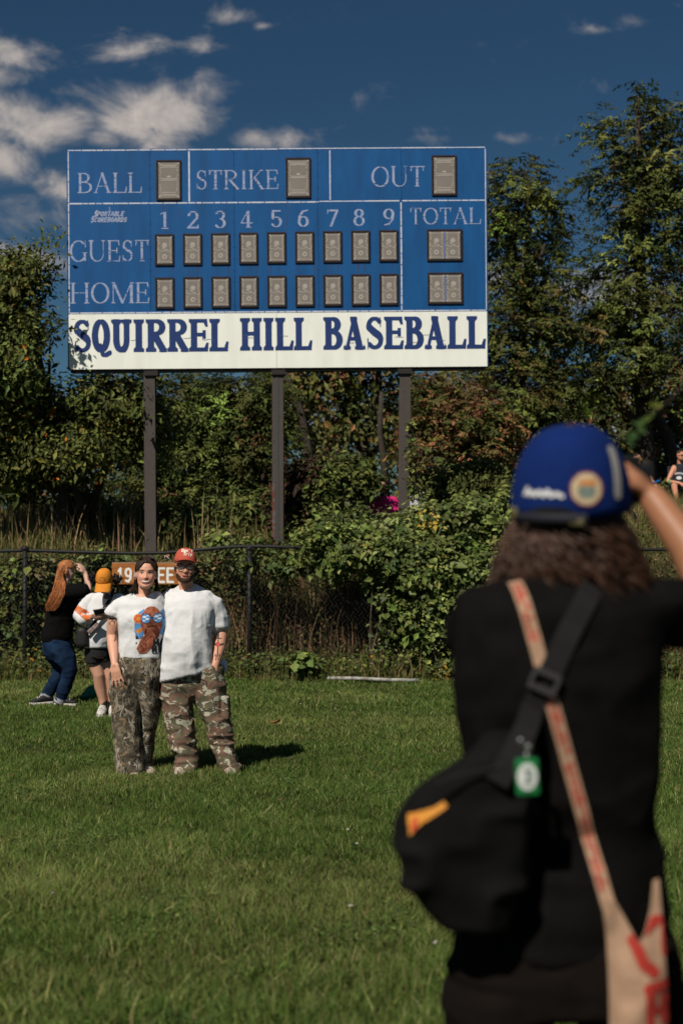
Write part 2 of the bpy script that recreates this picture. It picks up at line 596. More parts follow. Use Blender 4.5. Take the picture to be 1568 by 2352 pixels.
def glyph(ch, w, st, th, sf, se):
    """strokes of a serif capital of height 1 and width w: list of ('pen', pts) modulated, ('line', pts, width), ('poly', pts).
    st stem width, th thin width, sf serif thickness, se serif overhang"""
    G = []
    x0, x1 = se + st / 2, w - se - st / 2
    cx = w / 2

    def stem(x, a=0.0, b=1.0, width=None):
        width = width or st
        G.append(('poly', [(x - width / 2, a), (x + width / 2, a), (x + width / 2, b), (x - width / 2, b)]))

    def serif(x, y, width=None, l=1, r=1):
        width = width or st
        ya, yb = (0, sf) if y < .5 else (1 - sf, 1)
        G.append(('poly', [(x - width / 2 - se * l, ya), (x + width / 2 + se * r, ya), (x + width / 2 + se * r, yb), (x - width / 2 - se * l, yb)]))
        br = sf * 0.6                                        # bracket
        yi, yo = (sf, sf + br) if y < .5 else (1 - sf, 1 - sf - br)
        if l:
            G.append(('poly', [(x - width / 2, yi), (x - width / 2 - br, yi), (x - width / 2, yo)]))
        if r:
            G.append(('poly', [(x + width / 2, yi), (x + width / 2 + br, yi), (x + width / 2, yo)]))

    def hbar(xa, xb, y, width=None):
        width = width or th
        G.append(('poly', [(xa, y - width / 2), (xb, y - width / 2), (xb, y + width / 2), (xa, y + width / 2)]))

    def beak(x, y, h, dirx=1):                               # terminal of a horizontal arm
        G.append(('poly', [(x, y), (x - dirx * th * 1.6, y), (x - dirx * th * .5, y + h), (x + dirx * th * .25, y + h)]))

    pen = lambda pts: G.append(('pen', pts))
    if ch == 'I':
        stem(cx); serif(cx, 0); serif(cx, 1)
    elif ch == 'L':
        stem(x0); serif(x0, 1); serif(x0, 0, r=0); hbar(x0, w, th / 2); beak(w - .0, 0, .30)
    elif ch == 'T':
        stem(cx); serif(cx, 0); hbar(0, w, 1 - th / 2); beak(0 + th, 1, -.24, -1); beak(w - th, 1, -.24, 1)
    elif ch == 'E':
        stem(x0); serif(x0, 0, r=0); serif(x0, 1, r=0)
        hbar(x0, w - .02, th / 2); hbar(x0, w - .05, 1 - th / 2); hbar(x0, w * .72, .52)
        beak(w - .02, 0, .27); beak(w - .05, 1, -.24); hbar(w * .70, w * .70 + th, .52, .26)
    elif ch == 'H':
        stem(x0); stem(x1)
        for x in (x0, x1):
            serif(x, 0); serif(x, 1)
        hbar(x0, x1, .52)
    elif ch == 'A':
        G.append(('line', [(se + th / 2, 0), (cx, 1)], th)); G.append(('line', [(cx - st * .15, 1 - st * .2), (w - se - st * .5, 0)], st))
        G.append(('poly', [(cx - st * .5, 1), (cx + st * .45, 1), (cx + st * .5, .9), (cx - st * .3, .9)]))
        hbar(w * .24, w * .74, .33)
        serif(se + th / 2 + .01, 0, th); serif(w - se - st / 2, 0)
    elif ch == 'M':
        stem(x0 - st * .2, 0, 1, th); stem(x1, 0, 1)
        G.append(('line', [(x0, 1), (cx, .02)], st)); G.append(('line', [(cx, .02), (x1, 1)], th))
        serif(x0 - st * .2, 0, th); serif(x1, 0); serif(x0 - st * .2, 1, th, r=0); serif(x1, 1, l=0)
    elif ch == 'K':
        stem(x0); serif(x0, 0); serif(x0, 1)
        G.append(('line', [(x0, .42), (w - .16, 1)], th)); G.append(('line', [(x0 + .18, .58), (w - .10, 0)], st))
        serif(w - .14, 1, th); serif(w - .09, 0, st * .8)
    elif ch in 'RB':
        stem(x0); serif(x0, 1, r=0); serif(x0, 0, r=1 if ch == 'R' else 0)
        rx = w * (.80 if ch == 'R' else .76) - x0
        my = .50 if ch == 'R' else .53
        pen([(x0, 1 - th / 2), (x0 + rx * .4, 1 - th / 2)] + _arc(x0 + rx * .42, (1 + my) / 2, rx * .58 + (.0), (1 - my) / 2 - th / 2, 90, -90) + [(x0, my + th / 2)])
        if ch == 'R':
            G.append(('line', [(x0 + rx * .35, my), (w - st * .45, .0 + st * .15)], st))
            G.append(('poly', [(w - st * 1.15, 0), (w + se * .3, 0), (w + se * .3, sf), (w - st, sf)]))
        else:
            rx2 = w * .94 - x0 - st * .3
            pen([(x0, my), (x0 + rx2 * .4, my)] + _arc(x0 + rx2 * .45, my / 2 + th / 4, rx2 * .58, my / 2 - th / 4, 90, -90) + [(x0, th / 2)])
    elif ch in 'OQ':
        pen(_arc(cx, .5, w / 2 - st / 2, .5 - th / 2, 0, 360, 36))
        if ch == 'Q':
            G.append(('line', [(cx - .02, .20), (cx + .06, -.06), (cx + .16, -.12)], st * .62)); G.append(('line', [(cx + .14, -.11), (w - .02, -.02)], th * 1.3))
    elif ch == 'C':
        pen(_arc(cx, .5, w / 2 - st / 2, .5 - th / 2, 50, 310, 30))
        G.append(('poly', [(w * .86, .98), (w * .92, .98), (w * .92, .68), (w * .88, .68)]))
    elif ch == 'G':
        pen(_arc(cx, .5, w / 2 - st / 2, .5 - th / 2, 48, 318, 30))
        G.append(('poly', [(w * .86, .98), (w * .91, .98), (w * .92, .68), (w * .875, .68)]))
        stem(w - se - st / 2, .04, .42); G.append(('poly', [(w - 2 * se - st * 1.1, .40), (w, .40), (w, .40 + sf), (w - 2 * se - st * 1.1, .40 + sf)]))
    elif ch == 'U':
        thr = th if st < .2 else st
        pen([(x0, 1), (x0, .36)] + _arc((x0 + x1) / 2, .36, (x1 - x0) / 2, .36 - th / 2, 180, 270) )
        G.append(('line', _arc((x0 + x1) / 2, .36, (x1 - x0) / 2, .36 - th / 2, 270, 360) + [(x1, 1)], thr * .9))
        serif(x0, 1); serif(x1, 1, thr)
    elif ch == 'S':
        sp = _arc(cx, .74, w * .34, .26 - th / 2, 35, 200, 14) + [(cx, .52)] + _arc(cx, .27, w * .36, .27 - th / 2, 60, -145, 16)
        G.append(('spen', sp))
        G.append(('poly', [(w * .80, .99), (w * .86, .99), (w * .87, .68), (w * .82, .68)]))
        G.append(('poly', [(w * .08, .01), (w * .14, .01), (w * .13, .34), (w * .07, .34)]))
    elif ch == 'F':
        stem(x0); serif(x0, 0); serif(x0, 1, r=0); hbar(x0, w, 1 - th / 2); hbar(x0, w * .75, .5)
    elif ch == '1':
        stem(cx); serif(cx, 0); G.append(('line', [(cx, .97), (cx - .2, .86)], th))
    elif ch == '2':
        pen(_arc(cx, .70, w * .36, .27, 165, -20, 14) + [(w * .12, th)]); G.append(('line', [(w * .1, th * .9), (w * .92, th * .9)], th * 1.8)); beak(w * .95, 0.0, .22)
    elif ch == '3':
        pen(_arc(cx - .02, .75, w * .33, .22, 150, -80, 12)); pen(_arc(cx - .02, .28, w * .38, .25, 90, -150, 14))
    elif ch == '4':
        stem(w * .64); serif(w * .64, 0); hbar(0.02, w, .27, th * 1.4); G.append(('line', [(w * .05, .28), (w * .62, .98)], th))
    elif ch == '5':
        pen([(w * .18, .52), (w * .2, .95)]); hbar(w * .16, w * .85, .95, th * 1.8); pen(_arc(cx - .02, .31, w * .38, .28, 130, -150, 16))
    elif ch in '69':
        p = _arc(cx, .31, w * .36, .28, 0, 360, 24)
        q = [(w * .14, .31), (w * .2, .62), (w * .45, .9), (w * .85, .97)]
        if ch == '9':
            p = [(w - x, 1 - y) for x, y in p]; q = [(w - x, 1 - y) for x, y in q]
        pen(p); pen(q)
    elif ch == '7':
        hbar(w * .05, w * .95, .94, th * 2.0); beak(w * .08, 1, -.24, -1); G.append(('line', [(w * .9, .93), (w * .36, .0)], st * .9))
    elif ch == '8':
        pen(_arc(cx, .76, w * .30, .21, 0, 360, 22)); pen(_arc(cx, .29, w * .37, .26, 0, 360, 24))
    return G


def word_mask(text, widths, height, cell, st, th, sf, se, gap=0.06, cracks=0, seed=1, slant=0.0):
    """rasterise a word; widths per glyph (em). returns mask, cell and the total width"""
    r = random.Random(seed)
    tot = sum(widths[c] for c in text) + gap * (len(text) - 1)
    ny = int(math.ceil(1.30 * height / cell))
    nx = int(math.ceil((tot + .1) * height / cell))
    mask = np.zeros((ny, nx), bool)
    ox = 0.0
    for c in text:
        w = widths[c]
        if c != ' ':
            a, b = max(0, int((ox - .08) * height / cell)), min(nx, int((ox + w + .1) * height / cell))
            jj, ii = np.meshgrid(np.arange(a, b) + .5, np.arange(ny) + .5)
            Yv = ii * cell / height - .16
            Xv = jj * cell / height - ox - slant * Yv
            m = np.zeros(Xv.shape, bool)
            for g in glyph(c, w, st, th, sf, se):
                if g[0] == 'poly':
                    m |= sd_poly(Xv, Yv, g[1])
                elif g[0] == 'line':
                    m |= in_stroke(Xv, Yv, g[1], g[2])
                else:
                    pts = g[1]
                    ws = []
                    for k in range(len(pts)):
                        p, q = pts[max(0, k - 1)], pts[min(len(pts) - 1, k + 1)]
                        dx, dy = q[0] - p[0], q[1] - p[1]
                        L = math.hypot(dx, dy) + 1e-9
                        v = abs(dy) / L
                        if g[0] == 'spen':                    # the S carries its weight on the spine
                            s = k / (len(pts) - 1)
                            v = max(v * .55, math.exp(-((s - .5) / .2) ** 2))
                        ws.append(th + (st - th) * v ** 1.3)
                    m |= in_stroke(Xv, Yv, pts, ws)
            m &= (Yv > (-.15 if c == 'Q' else -.012)) & (Yv < 1.012)
            for k in range(cracks):                          # broken, peeling vinyl
                px, py = r.uniform(0, w), r.uniform(0, 1)
                an = r.choice([0, 0, r.uniform(-.5, .5), 1.57])
                L = r.uniform(.15, .5)
                m &= ~in_stroke(Xv, Yv, [(px - L * math.cos(an), py - L * math.sin(an)), (px + L * math.cos(an), py + L * math.sin(an))], r.uniform(.018, .034))
            mask[:, a:b] |= m
        ox += w + gap
    return mask, tot


# simple sans letters (signs, small prints): polylines on a 0..1 box
SANS = {'1': [[(.15, .8), (.5, 1), (.5, 0)]], '9': [_arc(.5, .7, .36, .28, -90, 270, 18), [(.86, .7), (.8, .25), (.5, .02), (.2, .1)]],
        '0': [_arc(.5, .5, .4, .48, 0, 360, 20)], 'F': [[(.1, 0), (.1, 1), (.85, 1)], [(.1, .52), (.7, .52)]],
        'E': [[(.88, 1), (.1, 1), (.1, 0), (.88, 0)], [(.1, .52), (.75, .52)]], 'T': [[(0, 1), (1, 1)], [(.5, 1), (.5, 0)]],
        'M': [[(.05, 0), (.05, 1), (.5, .3), (.95, 1), (.95, 0)]], 'A': [[(0, 0), (.5, 1), (1, 0)], [(.2, .35), (.8, .35)]],
        'I': [[(.5, 0), (.5, 1)]], 'L': [[(.1, 1), (.1, 0), (.85, 0)]], 'C': [_arc(.5, .5, .42, .48, 50, 310, 18)],
        'S': [_arc(.5, .75, .36, .24, 30, 250, 10) + _arc(.5, .26, .38, .25, 80, -140, 12)], 'P': [[(.1, 0), (.1, 1), (.55, 1)] + _arc(.55, .75, .33, .25, 90, -90, 8) + [(.1, .5)]],
        'O': [_arc(.5, .5, .42, .48, 0, 360, 20)], 'R': [[(.1, 0), (.1, 1), (.55, 1)] + _arc(.55, .75, .33, .25, 90, -90, 8) + [(.1, .5)], [(.45, .5), (.9, 0)]],
        'B': [[(.1, 0), (.1, 1), (.55, 1)] + _arc(.55, .77, .3, .23, 90, -90, 8) + [(.1, .54), (.55, .54)] + _arc(.55, .27, .36, .27, 90, -90, 8) + [(.1, 0)]],
        'D': [[(.1, 0), (.1, 1), (.4, 1)] + _arc(.4, .5, .5, .5, 90, -90, 12) + [(.1, 0)]], 'N': [[(.08, 0), (.08, 1), (.92, 0), (.92, 1)]],
        '3': [_arc(.5, .75, .34, .24, 150, -80, 10), _arc(.5, .27, .38, .26, 90, -150, 12)],
        'o': [_arc(.5, .32, .36, .32, 0, 360, 16)], 'n': [[(.12, 0), (.12, .62)], _arc(.5, .35, .36, .28, 180, 0, 8) + [(.86, 0)]], "'": [[(.5, 1.0), (.4, .8)]],
        't': [[(.5, .9), (.5, .1), (.75, 0)], [(.2, .62), (.85, .62)]], 'r': [[(.2, 0), (.2, .62)], _arc(.55, .32, .35, .3, 180, 60, 8)],
        'i': [[(.5, 0), (.5, .6)], [(.5, .82), (.5, .9)]], 'p': [[(.15, -.35), (.15, .62)], _arc(.5, .32, .36, .32, 0, 360, 14)],
        'G': [_arc(.5, .5, .42, .48, 45, 325, 18), [(.88, .2), (.88, .45), (.55, .45)]], 'U': [[(.08, 1), (.08, .3)] + _arc(.5, .3, .42, .3, 180, 360, 10) + [(.92, 1)]],
        'H': [[(.08, 0), (.08, 1)], [(.92, 0), (.92, 1)], [(.08, .5), (.92, .5)]], 'W': [[(0, 1), (.25, 0), (.5, .8), (.75, 0), (1, 1)]], 'K': [[(.1, 0), (.1, 1)], [(.9, 1), (.1, .4)], [(.3, .55), (.9, 0)]]}


def sans_mask(X, Y, text, x, y, h, aspect=.7, weight=.14, gap=.22, slant=0.0, bend=None):
    m = np.zeros(X.shape, bool)
    ox = x
    for c in text:
        if c == ' ':
            ox += h * aspect
            continue
        yy = y if bend is None else y + bend(ox + h * aspect / 2)
        for pl in SANS[c]:
            m |= in_stroke(X, Y, [(ox + (px * aspect + slant * py) * h, yy + py * h) for px, py in pl], weight * h)
        ox += h * (aspect + gap)
    return m


def grid2(x0, x1, y0, y1, cell):
    nx, ny = int(round((x1 - x0) / cell)), int(round((y1 - y0) / cell))
    X, Y = np.meshgrid(x0 + (np.arange(nx) + .5) * cell, y0 + (np.arange(ny) + .5) * cell)
    return X, Y


def decal(name, idx, x0, y0, cell, mats, frame, bvh, parent, lift=0.0022, reach=0.6, skip=0.03):
    """idx: (ny,nx) int grid, -1 = nothing, else material slot. The print is laid onto the surface found along frame's -Y...
    frame: 4x4 with X right, Z up and +Y pointing into the surface; rays start `skip` in front of it."""
    ny, nx = idx.shape
    need = idx >= 0
    vn = np.zeros((ny + 1, nx + 1), bool)
    vn[:-1, :-1] |= need; vn[1:, :-1] |= need; vn[:-1, 1:] |= need; vn[1:, 1:] |= need
    vid = -np.ones((ny + 1, nx + 1), int)
    verts = []
    d = (frame.to_3x3() @ Vector((0, 1, 0))).normalized()
    for j, i in zip(*np.where(vn)):
        o = frame @ Vector((x0 + i * cell, -skip, y0 + j * cell))
        loc, nor, _, dist = bvh.ray_cast(o, d, reach)
        if loc is None:
            continue
        if nor.dot(d) > 0:
            nor = -nor
        vid[j, i] = len(verts)
        verts.append(loc + (nor * .4 - d * .6) * lift)
    Q, mi = [], []
    for j, i in zip(*np.where(need)):
        q = (vid[j, i], vid[j, i + 1], vid[j + 1, i + 1], vid[j + 1, i])
        if min(q) < 0:
            continue
        p = [verts[k] for k in q]
        if max((p[0] - p[2]).length, (p[1] - p[3]).length) > cell * 5:
            continue
        Q.append(q)
        mi.append(idx[j, i])
    if not Q:
        return None
    return mesh_np(name, [tuple(v) for v in verts], np.array(Q), mats, parent, matidx=mi, smooth=True)

# ================================================================== terrain
def build_ground():
    ys = np.concatenate([np.linspace(-80, 2, 14), np.linspace(2.5, 18, 40), np.linspace(18.2, 32, 50), np.linspace(34, 90, 18), np.array([120, 180, 260, 400.])])
    xs = np.concatenate([np.linspace(-300, -14, 12), np.linspace(-12, 12, 61), np.linspace(14, 300, 12)])
    X, Y = np.meshgrid(xs, ys)
    Z = ground_z(X, Y) + np.where((Y > 2.4) & (np.abs(X) < 13), 0.02 * vnoise(np.stack([X.ravel() * .8, Y.ravel() * .8, 0 * X.ravel()], 1)).reshape(X.shape), 0)
    n = len(xs)
    idx = np.arange(X.size).reshape(X.shape)
    q = np.stack([idx[:-1, :-1], idx[:-1, 1:], idx[1:, 1:], idx[1:, :-1]], -1).reshape(-1, 4)
    m = material('turf', (.035, .045, .014), rough=.95, spec=.1, color2=(.055, .05, .022), vscale=3.0, var=.3, bump=.8, bscale=60)
    o = mesh_np('lawn', np.stack([X, Y, Z], -1).reshape(-1, 3), q, m, smooth=True)
    o['kind'] = 'structure'
    return o


lawn = build_ground()


def lawn_z(x, y):
    x = np.asarray(x, float); y = np.asarray(y, float)
    return ground_z(x, y) + np.where((y > 2.4) & (np.abs(x) < 13), 0.02 * vnoise(np.stack([x.ravel() * .8, y.ravel() * .8, 0 * x.ravel()], 1)).reshape(x.shape), 0)

# ================================================================== scoreboard
BY = 20.7                     # depth of the board's face
BS = BY / FPX                 # metres per working pixel at the board
TILT = math.radians(0.42)     # the board hangs a little out of level


def build_scoreboard():
    root = empty('scoreboard', (W(637, 1215, BY).x, BY + .1, float(ground_z(0, BY))), 'large blue baseball scoreboard with white name panel on three steel posts', 'scoreboard')
    c0 = W(637, 595, BY)                       # centre of the face
    R = Matrix.Rotation(-TILT, 4, 'Y')

    def P(px, py, d=0.0):
        """working pixel on the (levelled) board -> world; d = proud of the face"""
        # undo the tilt seen in the picture: px,py are measured as if the board were level, about its centre
        v = Vector(((px - 637) * BS, -d, (595 - py) * BS))
        return c0 + R @ v

    M = Matrix.Translation(c0) @ R

    def plate(name, x0, y0, x1, y1, d0, d1, mat, parent=root, bevel=0.0):
        mb = MB()
        mb.box((((x0 + x1) / 2 - 637) * BS, -(d0 + d1) / 2, (595 - (y0 + y1) / 2) * BS), ((x1 - x0) * BS, abs(d1 - d0), (y1 - y0) * BS), bevel=bevel)
        return mb.build(name, mat, parent, M=M)

    blue = material('board_blue', (.003, .075, .235), rough=.55, spec=.25, var=.20, vscale=2.6, bump=.10, bscale=5, detail=9, stretch=(2.2, 1, .45))
    blue_side = material('board_edge_blue', (.008, .06, .2), rough=.5, var=.2, vscale=8)
    white = material('board_white', (.84, .85, .78), rough=.5, spec=.3, var=.06, vscale=2.5, stretch=(2.5, 1, .6), detail=8)
    letter_w = material('worn_white_vinyl', (.37, .41, .56), rough=.7, color2=(.20, .26, .45), vscale=14, var=.25)
    line_w = material('worn_white_line', (.62, .64, .72), rough=.7, color2=(.40, .45, .6), vscale=9, var=.2)
    navy = material('navy_letter', (.016, .04, .155), rough=.45, var=.12, vscale=5)
    halo = material('faint_green_edge', (.45, .55, .50), rough=.6)
    dark = material('window_frame_black', (.010, .009, .009), rough=.6, color2=(.035, .012, .008), vscale=26)
    panelm = material('digit_panel_grey', (.205, .182, .158), rough=.38, spec=.5, var=.16, vscale=3.0, bump=.1, bscale=30)
    dotm = material('digit_panel_marks', (.44, .39, .35), rough=.5)
    rust = None
    steel = material('galvanised_post', (.082, .068, .060), rough=.8, var=.4, vscale=9, color2=(.052, .042, .038), bump=.2, bscale=40)
    black = material('beam_black', (.02, .018, .016), rough=.7)

    # blue sheets, five across, hairline joints between them
    seams = [157, 346, 539, 731, 923, 1117]
    top, mid, bot = 340, 718, 845
    for a, b in zip(seams[:-1], seams[1:]):
        plate('panel', a + .35, top, b - .35, mid - .6, -.020, 0.0, blue)
    for a, b in ((157, 634), (634, 1117)):
        plate('name_panel', a + .3, mid + .6, b - .3, bot, -.020, .001, white)
    plate('back_box', 157.5, top + 1, 1116.5, bot - 1, -.21, -.024, blue_side)
    # trim on the ends
    plate('edge_trim', 1117.1, top, 1119.0, bot, -.21, .004, blue_side)
    plate('edge_trim', 155.0, top, 156.9, bot, -.21, .004, blue_side)
    # white dividing lines: broken dashes
    rr = random.Random(4)

    def dashes(name, x0, y0, x1, y1, w, worn):
        mb = MB()
        horiz = abs(x1 - x0) > abs(y1 - y0)
        L = abs(x1 - x0) if horiz else abs(y1 - y0)
        s = 0.0
        while s < L:
            seg = rr.uniform(10, 34) if worn else rr.uniform(60, 140)
            e = min(L, s + seg)
            if horiz:
                cx, cy, sx, sy = x0 + (s + e) / 2, y0, (e - s), w * rr.uniform(.75, 1)
            else:
                cx, cy, sx, sy = x0, y0 + (s + e) / 2, w * rr.uniform(.75, 1), (e - s)
            mb.box(((cx - 637) * BS, -.0015, (595 - cy) * BS), (sx * BS, .003, sy * BS))
            s = e + (rr.uniform(1.0, 2.4) if worn else .5)
        mb.build(name, line_w, root, M=M)['kind'] = 'stuff'
    dashes('border_line', 158, 342.2, 640, 342.2, 3.2, True)
    dashes('border_line', 642, 341.6, 1115, 341.6, 2.6, False)
    dashes('border_line', 159, 345, 159, 716, 3.0, True)
    dashes('border_line', 1115.4, 345, 1115.4, 716, 2.4, False)
    dashes('border_line', 160, 464.5, 732, 464.5, 3.4, True)
    dashes('border_line', 734, 463.2, 918, 463.2, 3.0, False)
    dashes('border_line', 924, 463.2, 1114, 463.2, 3.2, True)
    dashes('border_line', 160, 716.0, 1114, 716.0, 3.4, True)
    dashes('divider_line', 436, 346, 436, 462, 4.2, False)
    dashes('divider_line', 759, 346, 759, 460, 3.6, False)
    dashes('divider_line', 921.4, 467, 921.4, 714, 3.6, True)

    # lettering
    def lettering(text, x0, x1, ytop, ybot, widths, st, th, sf, se, mat, gap=.07, cracks=0, cell=.0045, seed=1, depth=.0022, slant=0.0):
        h = (ybot - ytop) * BS
        tot = sum(widths[c] for c in text) + gap * (len(text) - 1)
        k = (x1 - x0) * BS / (tot * h)                       # horizontal stretch to the measured width
        ox = 0.0
        for j, c in enumerate(text):
            mask, _ = word_mask(c, widths, h, cell, st, th, sf, se, gap, cracks, seed * 31 + j, slant)
            V, Q = runs_mesh(mask, ox * h, -.16 * h, cell)
            V[:, 0] = V[:, 0] * k + (x0 - 637) * BS
            V[:, 2] += (595 - ybot) * BS
            V[:, 1] = -depth
            MB().add(V, Q).build('letter', mat, root, M=M)
            ox += widths[c] + gap

    reg = dict(B=.66, A=.80, L=.62, S=.52, T=.66, R=.70, I=.34, K=.74, E=.60, O=.80, U=.78, G=.80, H=.82, M=1.0)
    fs = dict(st=.105, th=.045, sf=.04, se=.06)
    lettering('BALL', 180, 327, 394, 440, reg, mat=letter_w, cracks=4, seed=3, **fs)
    lettering('STRIKE', 452, 641, 390, 434, reg, mat=letter_w, cracks=4, seed=4, **fs)
    lettering('OUT', 854, 976, 384, 431, reg, mat=letter_w, cracks=5, seed=5, **fs)
    lettering('TOTAL', 941, 1104, 480, 518, reg, mat=letter_w, cracks=5, seed=6, **fs)
    lettering('GUEST', 161, 343, 549, 598, reg, mat=letter_w, cracks=5, seed=7, **fs)
    lettering('HOME', 162, 343, 646, 694, reg, mat=letter_w, cracks=5, seed=8, **fs)
    dig = {c: .55 for c in '123456789'}
    for k, cxp in enumerate((380, 444, 507, 567, 636, 697, 764, 825, 893)):
        ch = str(k + 1)
        wd = 13.5 if ch != '1' else 11.5
        lettering(ch, cxp - wd, cxp + wd, 484 - k * .35, 524 - k * .55, dig if ch != '1' else {'1': .46}, mat=letter_w, cracks=3, seed=20 + k, st=.125, th=.055, sf=.045, se=.09)
    # the maker's small slanted lettering
    X, Y = grid2(0, 90 * BS, 0, 36 * BS, .003)
    u = BS
    m = sans_mask(X, Y, 'SPORTABLE', 9 * u, 15 * u, 9.4 * u, .62, .26, .20, slant=.28)
    m |= sans_mask(X, Y, 'SCOREBOARDS', 2 * u, 1.5 * u, 9.4 * u, .60, .26, .20, slant=.28)
    m |= sans_mask(X, Y, '3', 42 * u, 26.5 * u, 8 * u, .6, .14)
    m |= sans_mask(X, Y, 'S', 9 * u, 14 * u, 13 * u, .5, .2, slant=.28) | sans_mask(X, Y, 'S', 1 * u, 0.8 * u, 13 * u, .5, .2, slant=.28)
    V, Q = runs_mesh(m, 0, 0, .003)
    V[:, 0] += (208 - 637) * BS
    V[:, 2] += (595 - 508) * BS
    V[:, 1] = -.0022
    MB().add(V, Q).build('maker_lettering', letter_w, root, M=M)['kind'] = 'stuff'
    # club name in heavy slab capitals
    slab = dict(S=.64, Q=.70, U=.78, I=.46, R=.78, E=.74, L=.70, H=.86, B=.72, A=.84)
    fb = dict(st=.245, th=.12, sf=.10, se=.075)
    for (txt, xa, xb, sd) in (('SQUIRREL', 169, 522, 31), ('HILL', 550, 714, 32), ('BASEBALL', 741, 1112, 33)):
        lettering(txt, xa, xb, 731 - (xa - 169) * .0035, 806 - (xa - 169) * .0035, slab, mat=navy, gap=.035, cracks=0, cell=.005, seed=sd, depth=.0038, **fb)

    # digit windows: a dark frame set round a recessed grey panel
    def marks_mesh(w, h, big):
        X, Y = grid2(-w / 2, w / 2, -h / 2, h / 2, .005)
        m = np.zeros(X.shape, bool)
        rm = random.Random(9)
        if not big:
            for cy, rad, n in ((h * .17, w * .13, 9), (-h * .25, w * .12, 9)):
                for k in range(n):
                    a = 2 * math.pi * k / n
                    m |= in_ellipse(X, Y, rad * math.cos(a), cy + rad * math.sin(a), .010, .009)
            m |= in_ellipse(X, Y, 0, h * .17, .016, .016)
            for k in range(4):
                m |= in_ellipse(X, Y, rm.uniform(-.03, .03), h * .05 + rm.uniform(-.02, .02), .012, .006)
            for k in range(9):
                m |= in_ellipse(X, Y, w * (-.36 + .72 * k / 8), -h * .03 + rm.uniform(-.012, .012), .009, .006)
        else:
            for yy in (.04, .0, -.34, -.40, .40, .36):
                for k in range(10):
                    m |= in_ellipse(X, Y, w * (-.30 + .6 * k / 9), h * yy, .014, .006)
            m |= in_ellipse(X, Y, 0, h * .10, .03, .012)
        for k in range(13):
            yy = -h * .42 + h * .84 * k / 12
            for sgn in (-1, 1):
                if rm.random() < .8:
                    m |= in_ellipse(X, Y, sgn * w * .40 + rm.uniform(-.008, .008), yy, .007, .011)
        for k in range(7):
            for sgn in (-1, 1):
                m |= in_ellipse(X, Y, w * (-.36 + .72 * k / 6), sgn * h * .435, .011, .006)
        for sx in (-1, 1):
            for sy in (-1, 1):
                m |= in_ellipse(X, Y, sx * w * .46, sy * h * .465, .011, .011)
        V, Q = runs_mesh(m, -w / 2, -h / 2, .005)
        return mesh_np('panel_marks', V, [Q], dotm, me_only=True)

    cache = {}

    def window(x0, y0, x1, y1, kind, split=False):
        w, h = (x1 - x0) * BS, (y1 - y0) * BS
        cx, cz = ((x0 + x1) / 2 - 637) * BS, (595 - (y0 + y1) / 2) * BS
        key = (kind, round(w, 3), round(h, 3))
        if kind not in cache:
            fr = MB()
            t, dp = .022, .020
            for (bx, bz, sx, sz) in ((-w / 2 + t / 2, 0, t, h), (w / 2 - t / 2, 0, t, h), (0, h / 2 - t / 2, w - 2 * t, t), (0, -h / 2 + t / 2, w - 2 * t, t)):
                fr.box((bx, -.010, bz), (sx, dp, sz))
            fr.box((0, .0005, 0), (w - .002, .005, h - .002))              # black backing
            for k in range(5):                                             # rivets
                fr.box((-w / 2 + t * .5, -.022, -h * .42 + h * .84 * k / 4), (.012, .006, .012))
                fr.box((w / 2 - t * .5, -.022, -h * .42 + h * .84 * k / 4), (.012, .006, .012))
            V, F = fr.arrays()
            fme = mesh_np('window_frame', V, F, dark, me_only=True)
            pw = (w - 2 * t - .012)
            pans = []
            if split:
                pw2 = pw / 2 - .014
                pans = [(-pw / 4 - .005, pw2), (pw / 4 + .005, pw2)]
            else:
                pans = [(0.004, pw)]
            ph = h - 2 * t - .012
            pb = MB()
            pb.box((0, -.007, 0), (pans[0][1], .008, ph))
            V, F = pb.arrays()
            pme = mesh_np('digit_panel', V, F, panelm, me_only=True)
            mme = marks_mesh(pans[0][1], ph, kind == 'big')
            cache[kind] = (fme, pme, mme, pans)
        fme, pme, mme, pans = cache[kind]

        def put(me, name, dx, d, parent):
            o = bpy.data.objects.new(name, me)
            COL.objects.link(o)
            o.parent = parent
            if parent is root:
                o.matrix_parent_inverse = Matrix.Translation(root.location).inverted()
                o.matrix_basis = M @ Matrix.Translation((cx + dx, -d, cz))
            else:
                o.matrix_basis = Matrix.Translation((dx, -d, 0))
            return o
        f = put(fme, 'digit_window', 0, 0.003, root)
        for dx, _ in pans:
            p = put(pme, 'digit_panel', dx, 0.0, f)
            q = put(mme, 'panel_marks', dx, 0.0125, f)
            q['kind'] = 'stuff'
        if split:
            mb = MB()
            mb.box((0, -.010, 0), (.022, .012, h * .84))
            V, F = mb.arrays()
            o = bpy.data.objects.new('divider_bar', mesh_np('divider_bar', V, F, material('bar_blue', (.12, .17, .35), rough=.5), me_only=True))
            COL.objects.link(o)
            o.parent = f
        return f
    for i in range(9):
        cxp = 378 + i * 64.25
        window(cxp - 21.5, 536.5 - i * .7, cxp + 21.5, 608 - i * .7, 'small')
        window(cxp - 21.5, 636 - i * .6, cxp + 21.5, 707.5 - i * .6, 'small')
    window(980, 530, 1061, 602, 'double', True)
    window(981, 629, 1062, 701.5, 'double', True)
    for cxp, cyp in ((389, 412.5), (686, 409), (1020.5, 406)):
        window(cxp - 28.5, cyp - 46, cxp + 28.5, cyp + 46, 'big')

    # rust runs under the windows (real stains, thin irregular films)
    rm_ = bpy.data.materials.new('rust_run')
    rm_.use_nodes = True
    nt = rm_.node_tree
    b = nt.nodes['Principled BSDF']
    b.inputs['Base Color'].default_value = (.12, .045, .02, 1)
    b.inputs['Roughness'].default_value = .9
    tcn = nt.nodes.new('ShaderNodeTexCoord')
    mp = nt.nodes.new('ShaderNodeMapping')
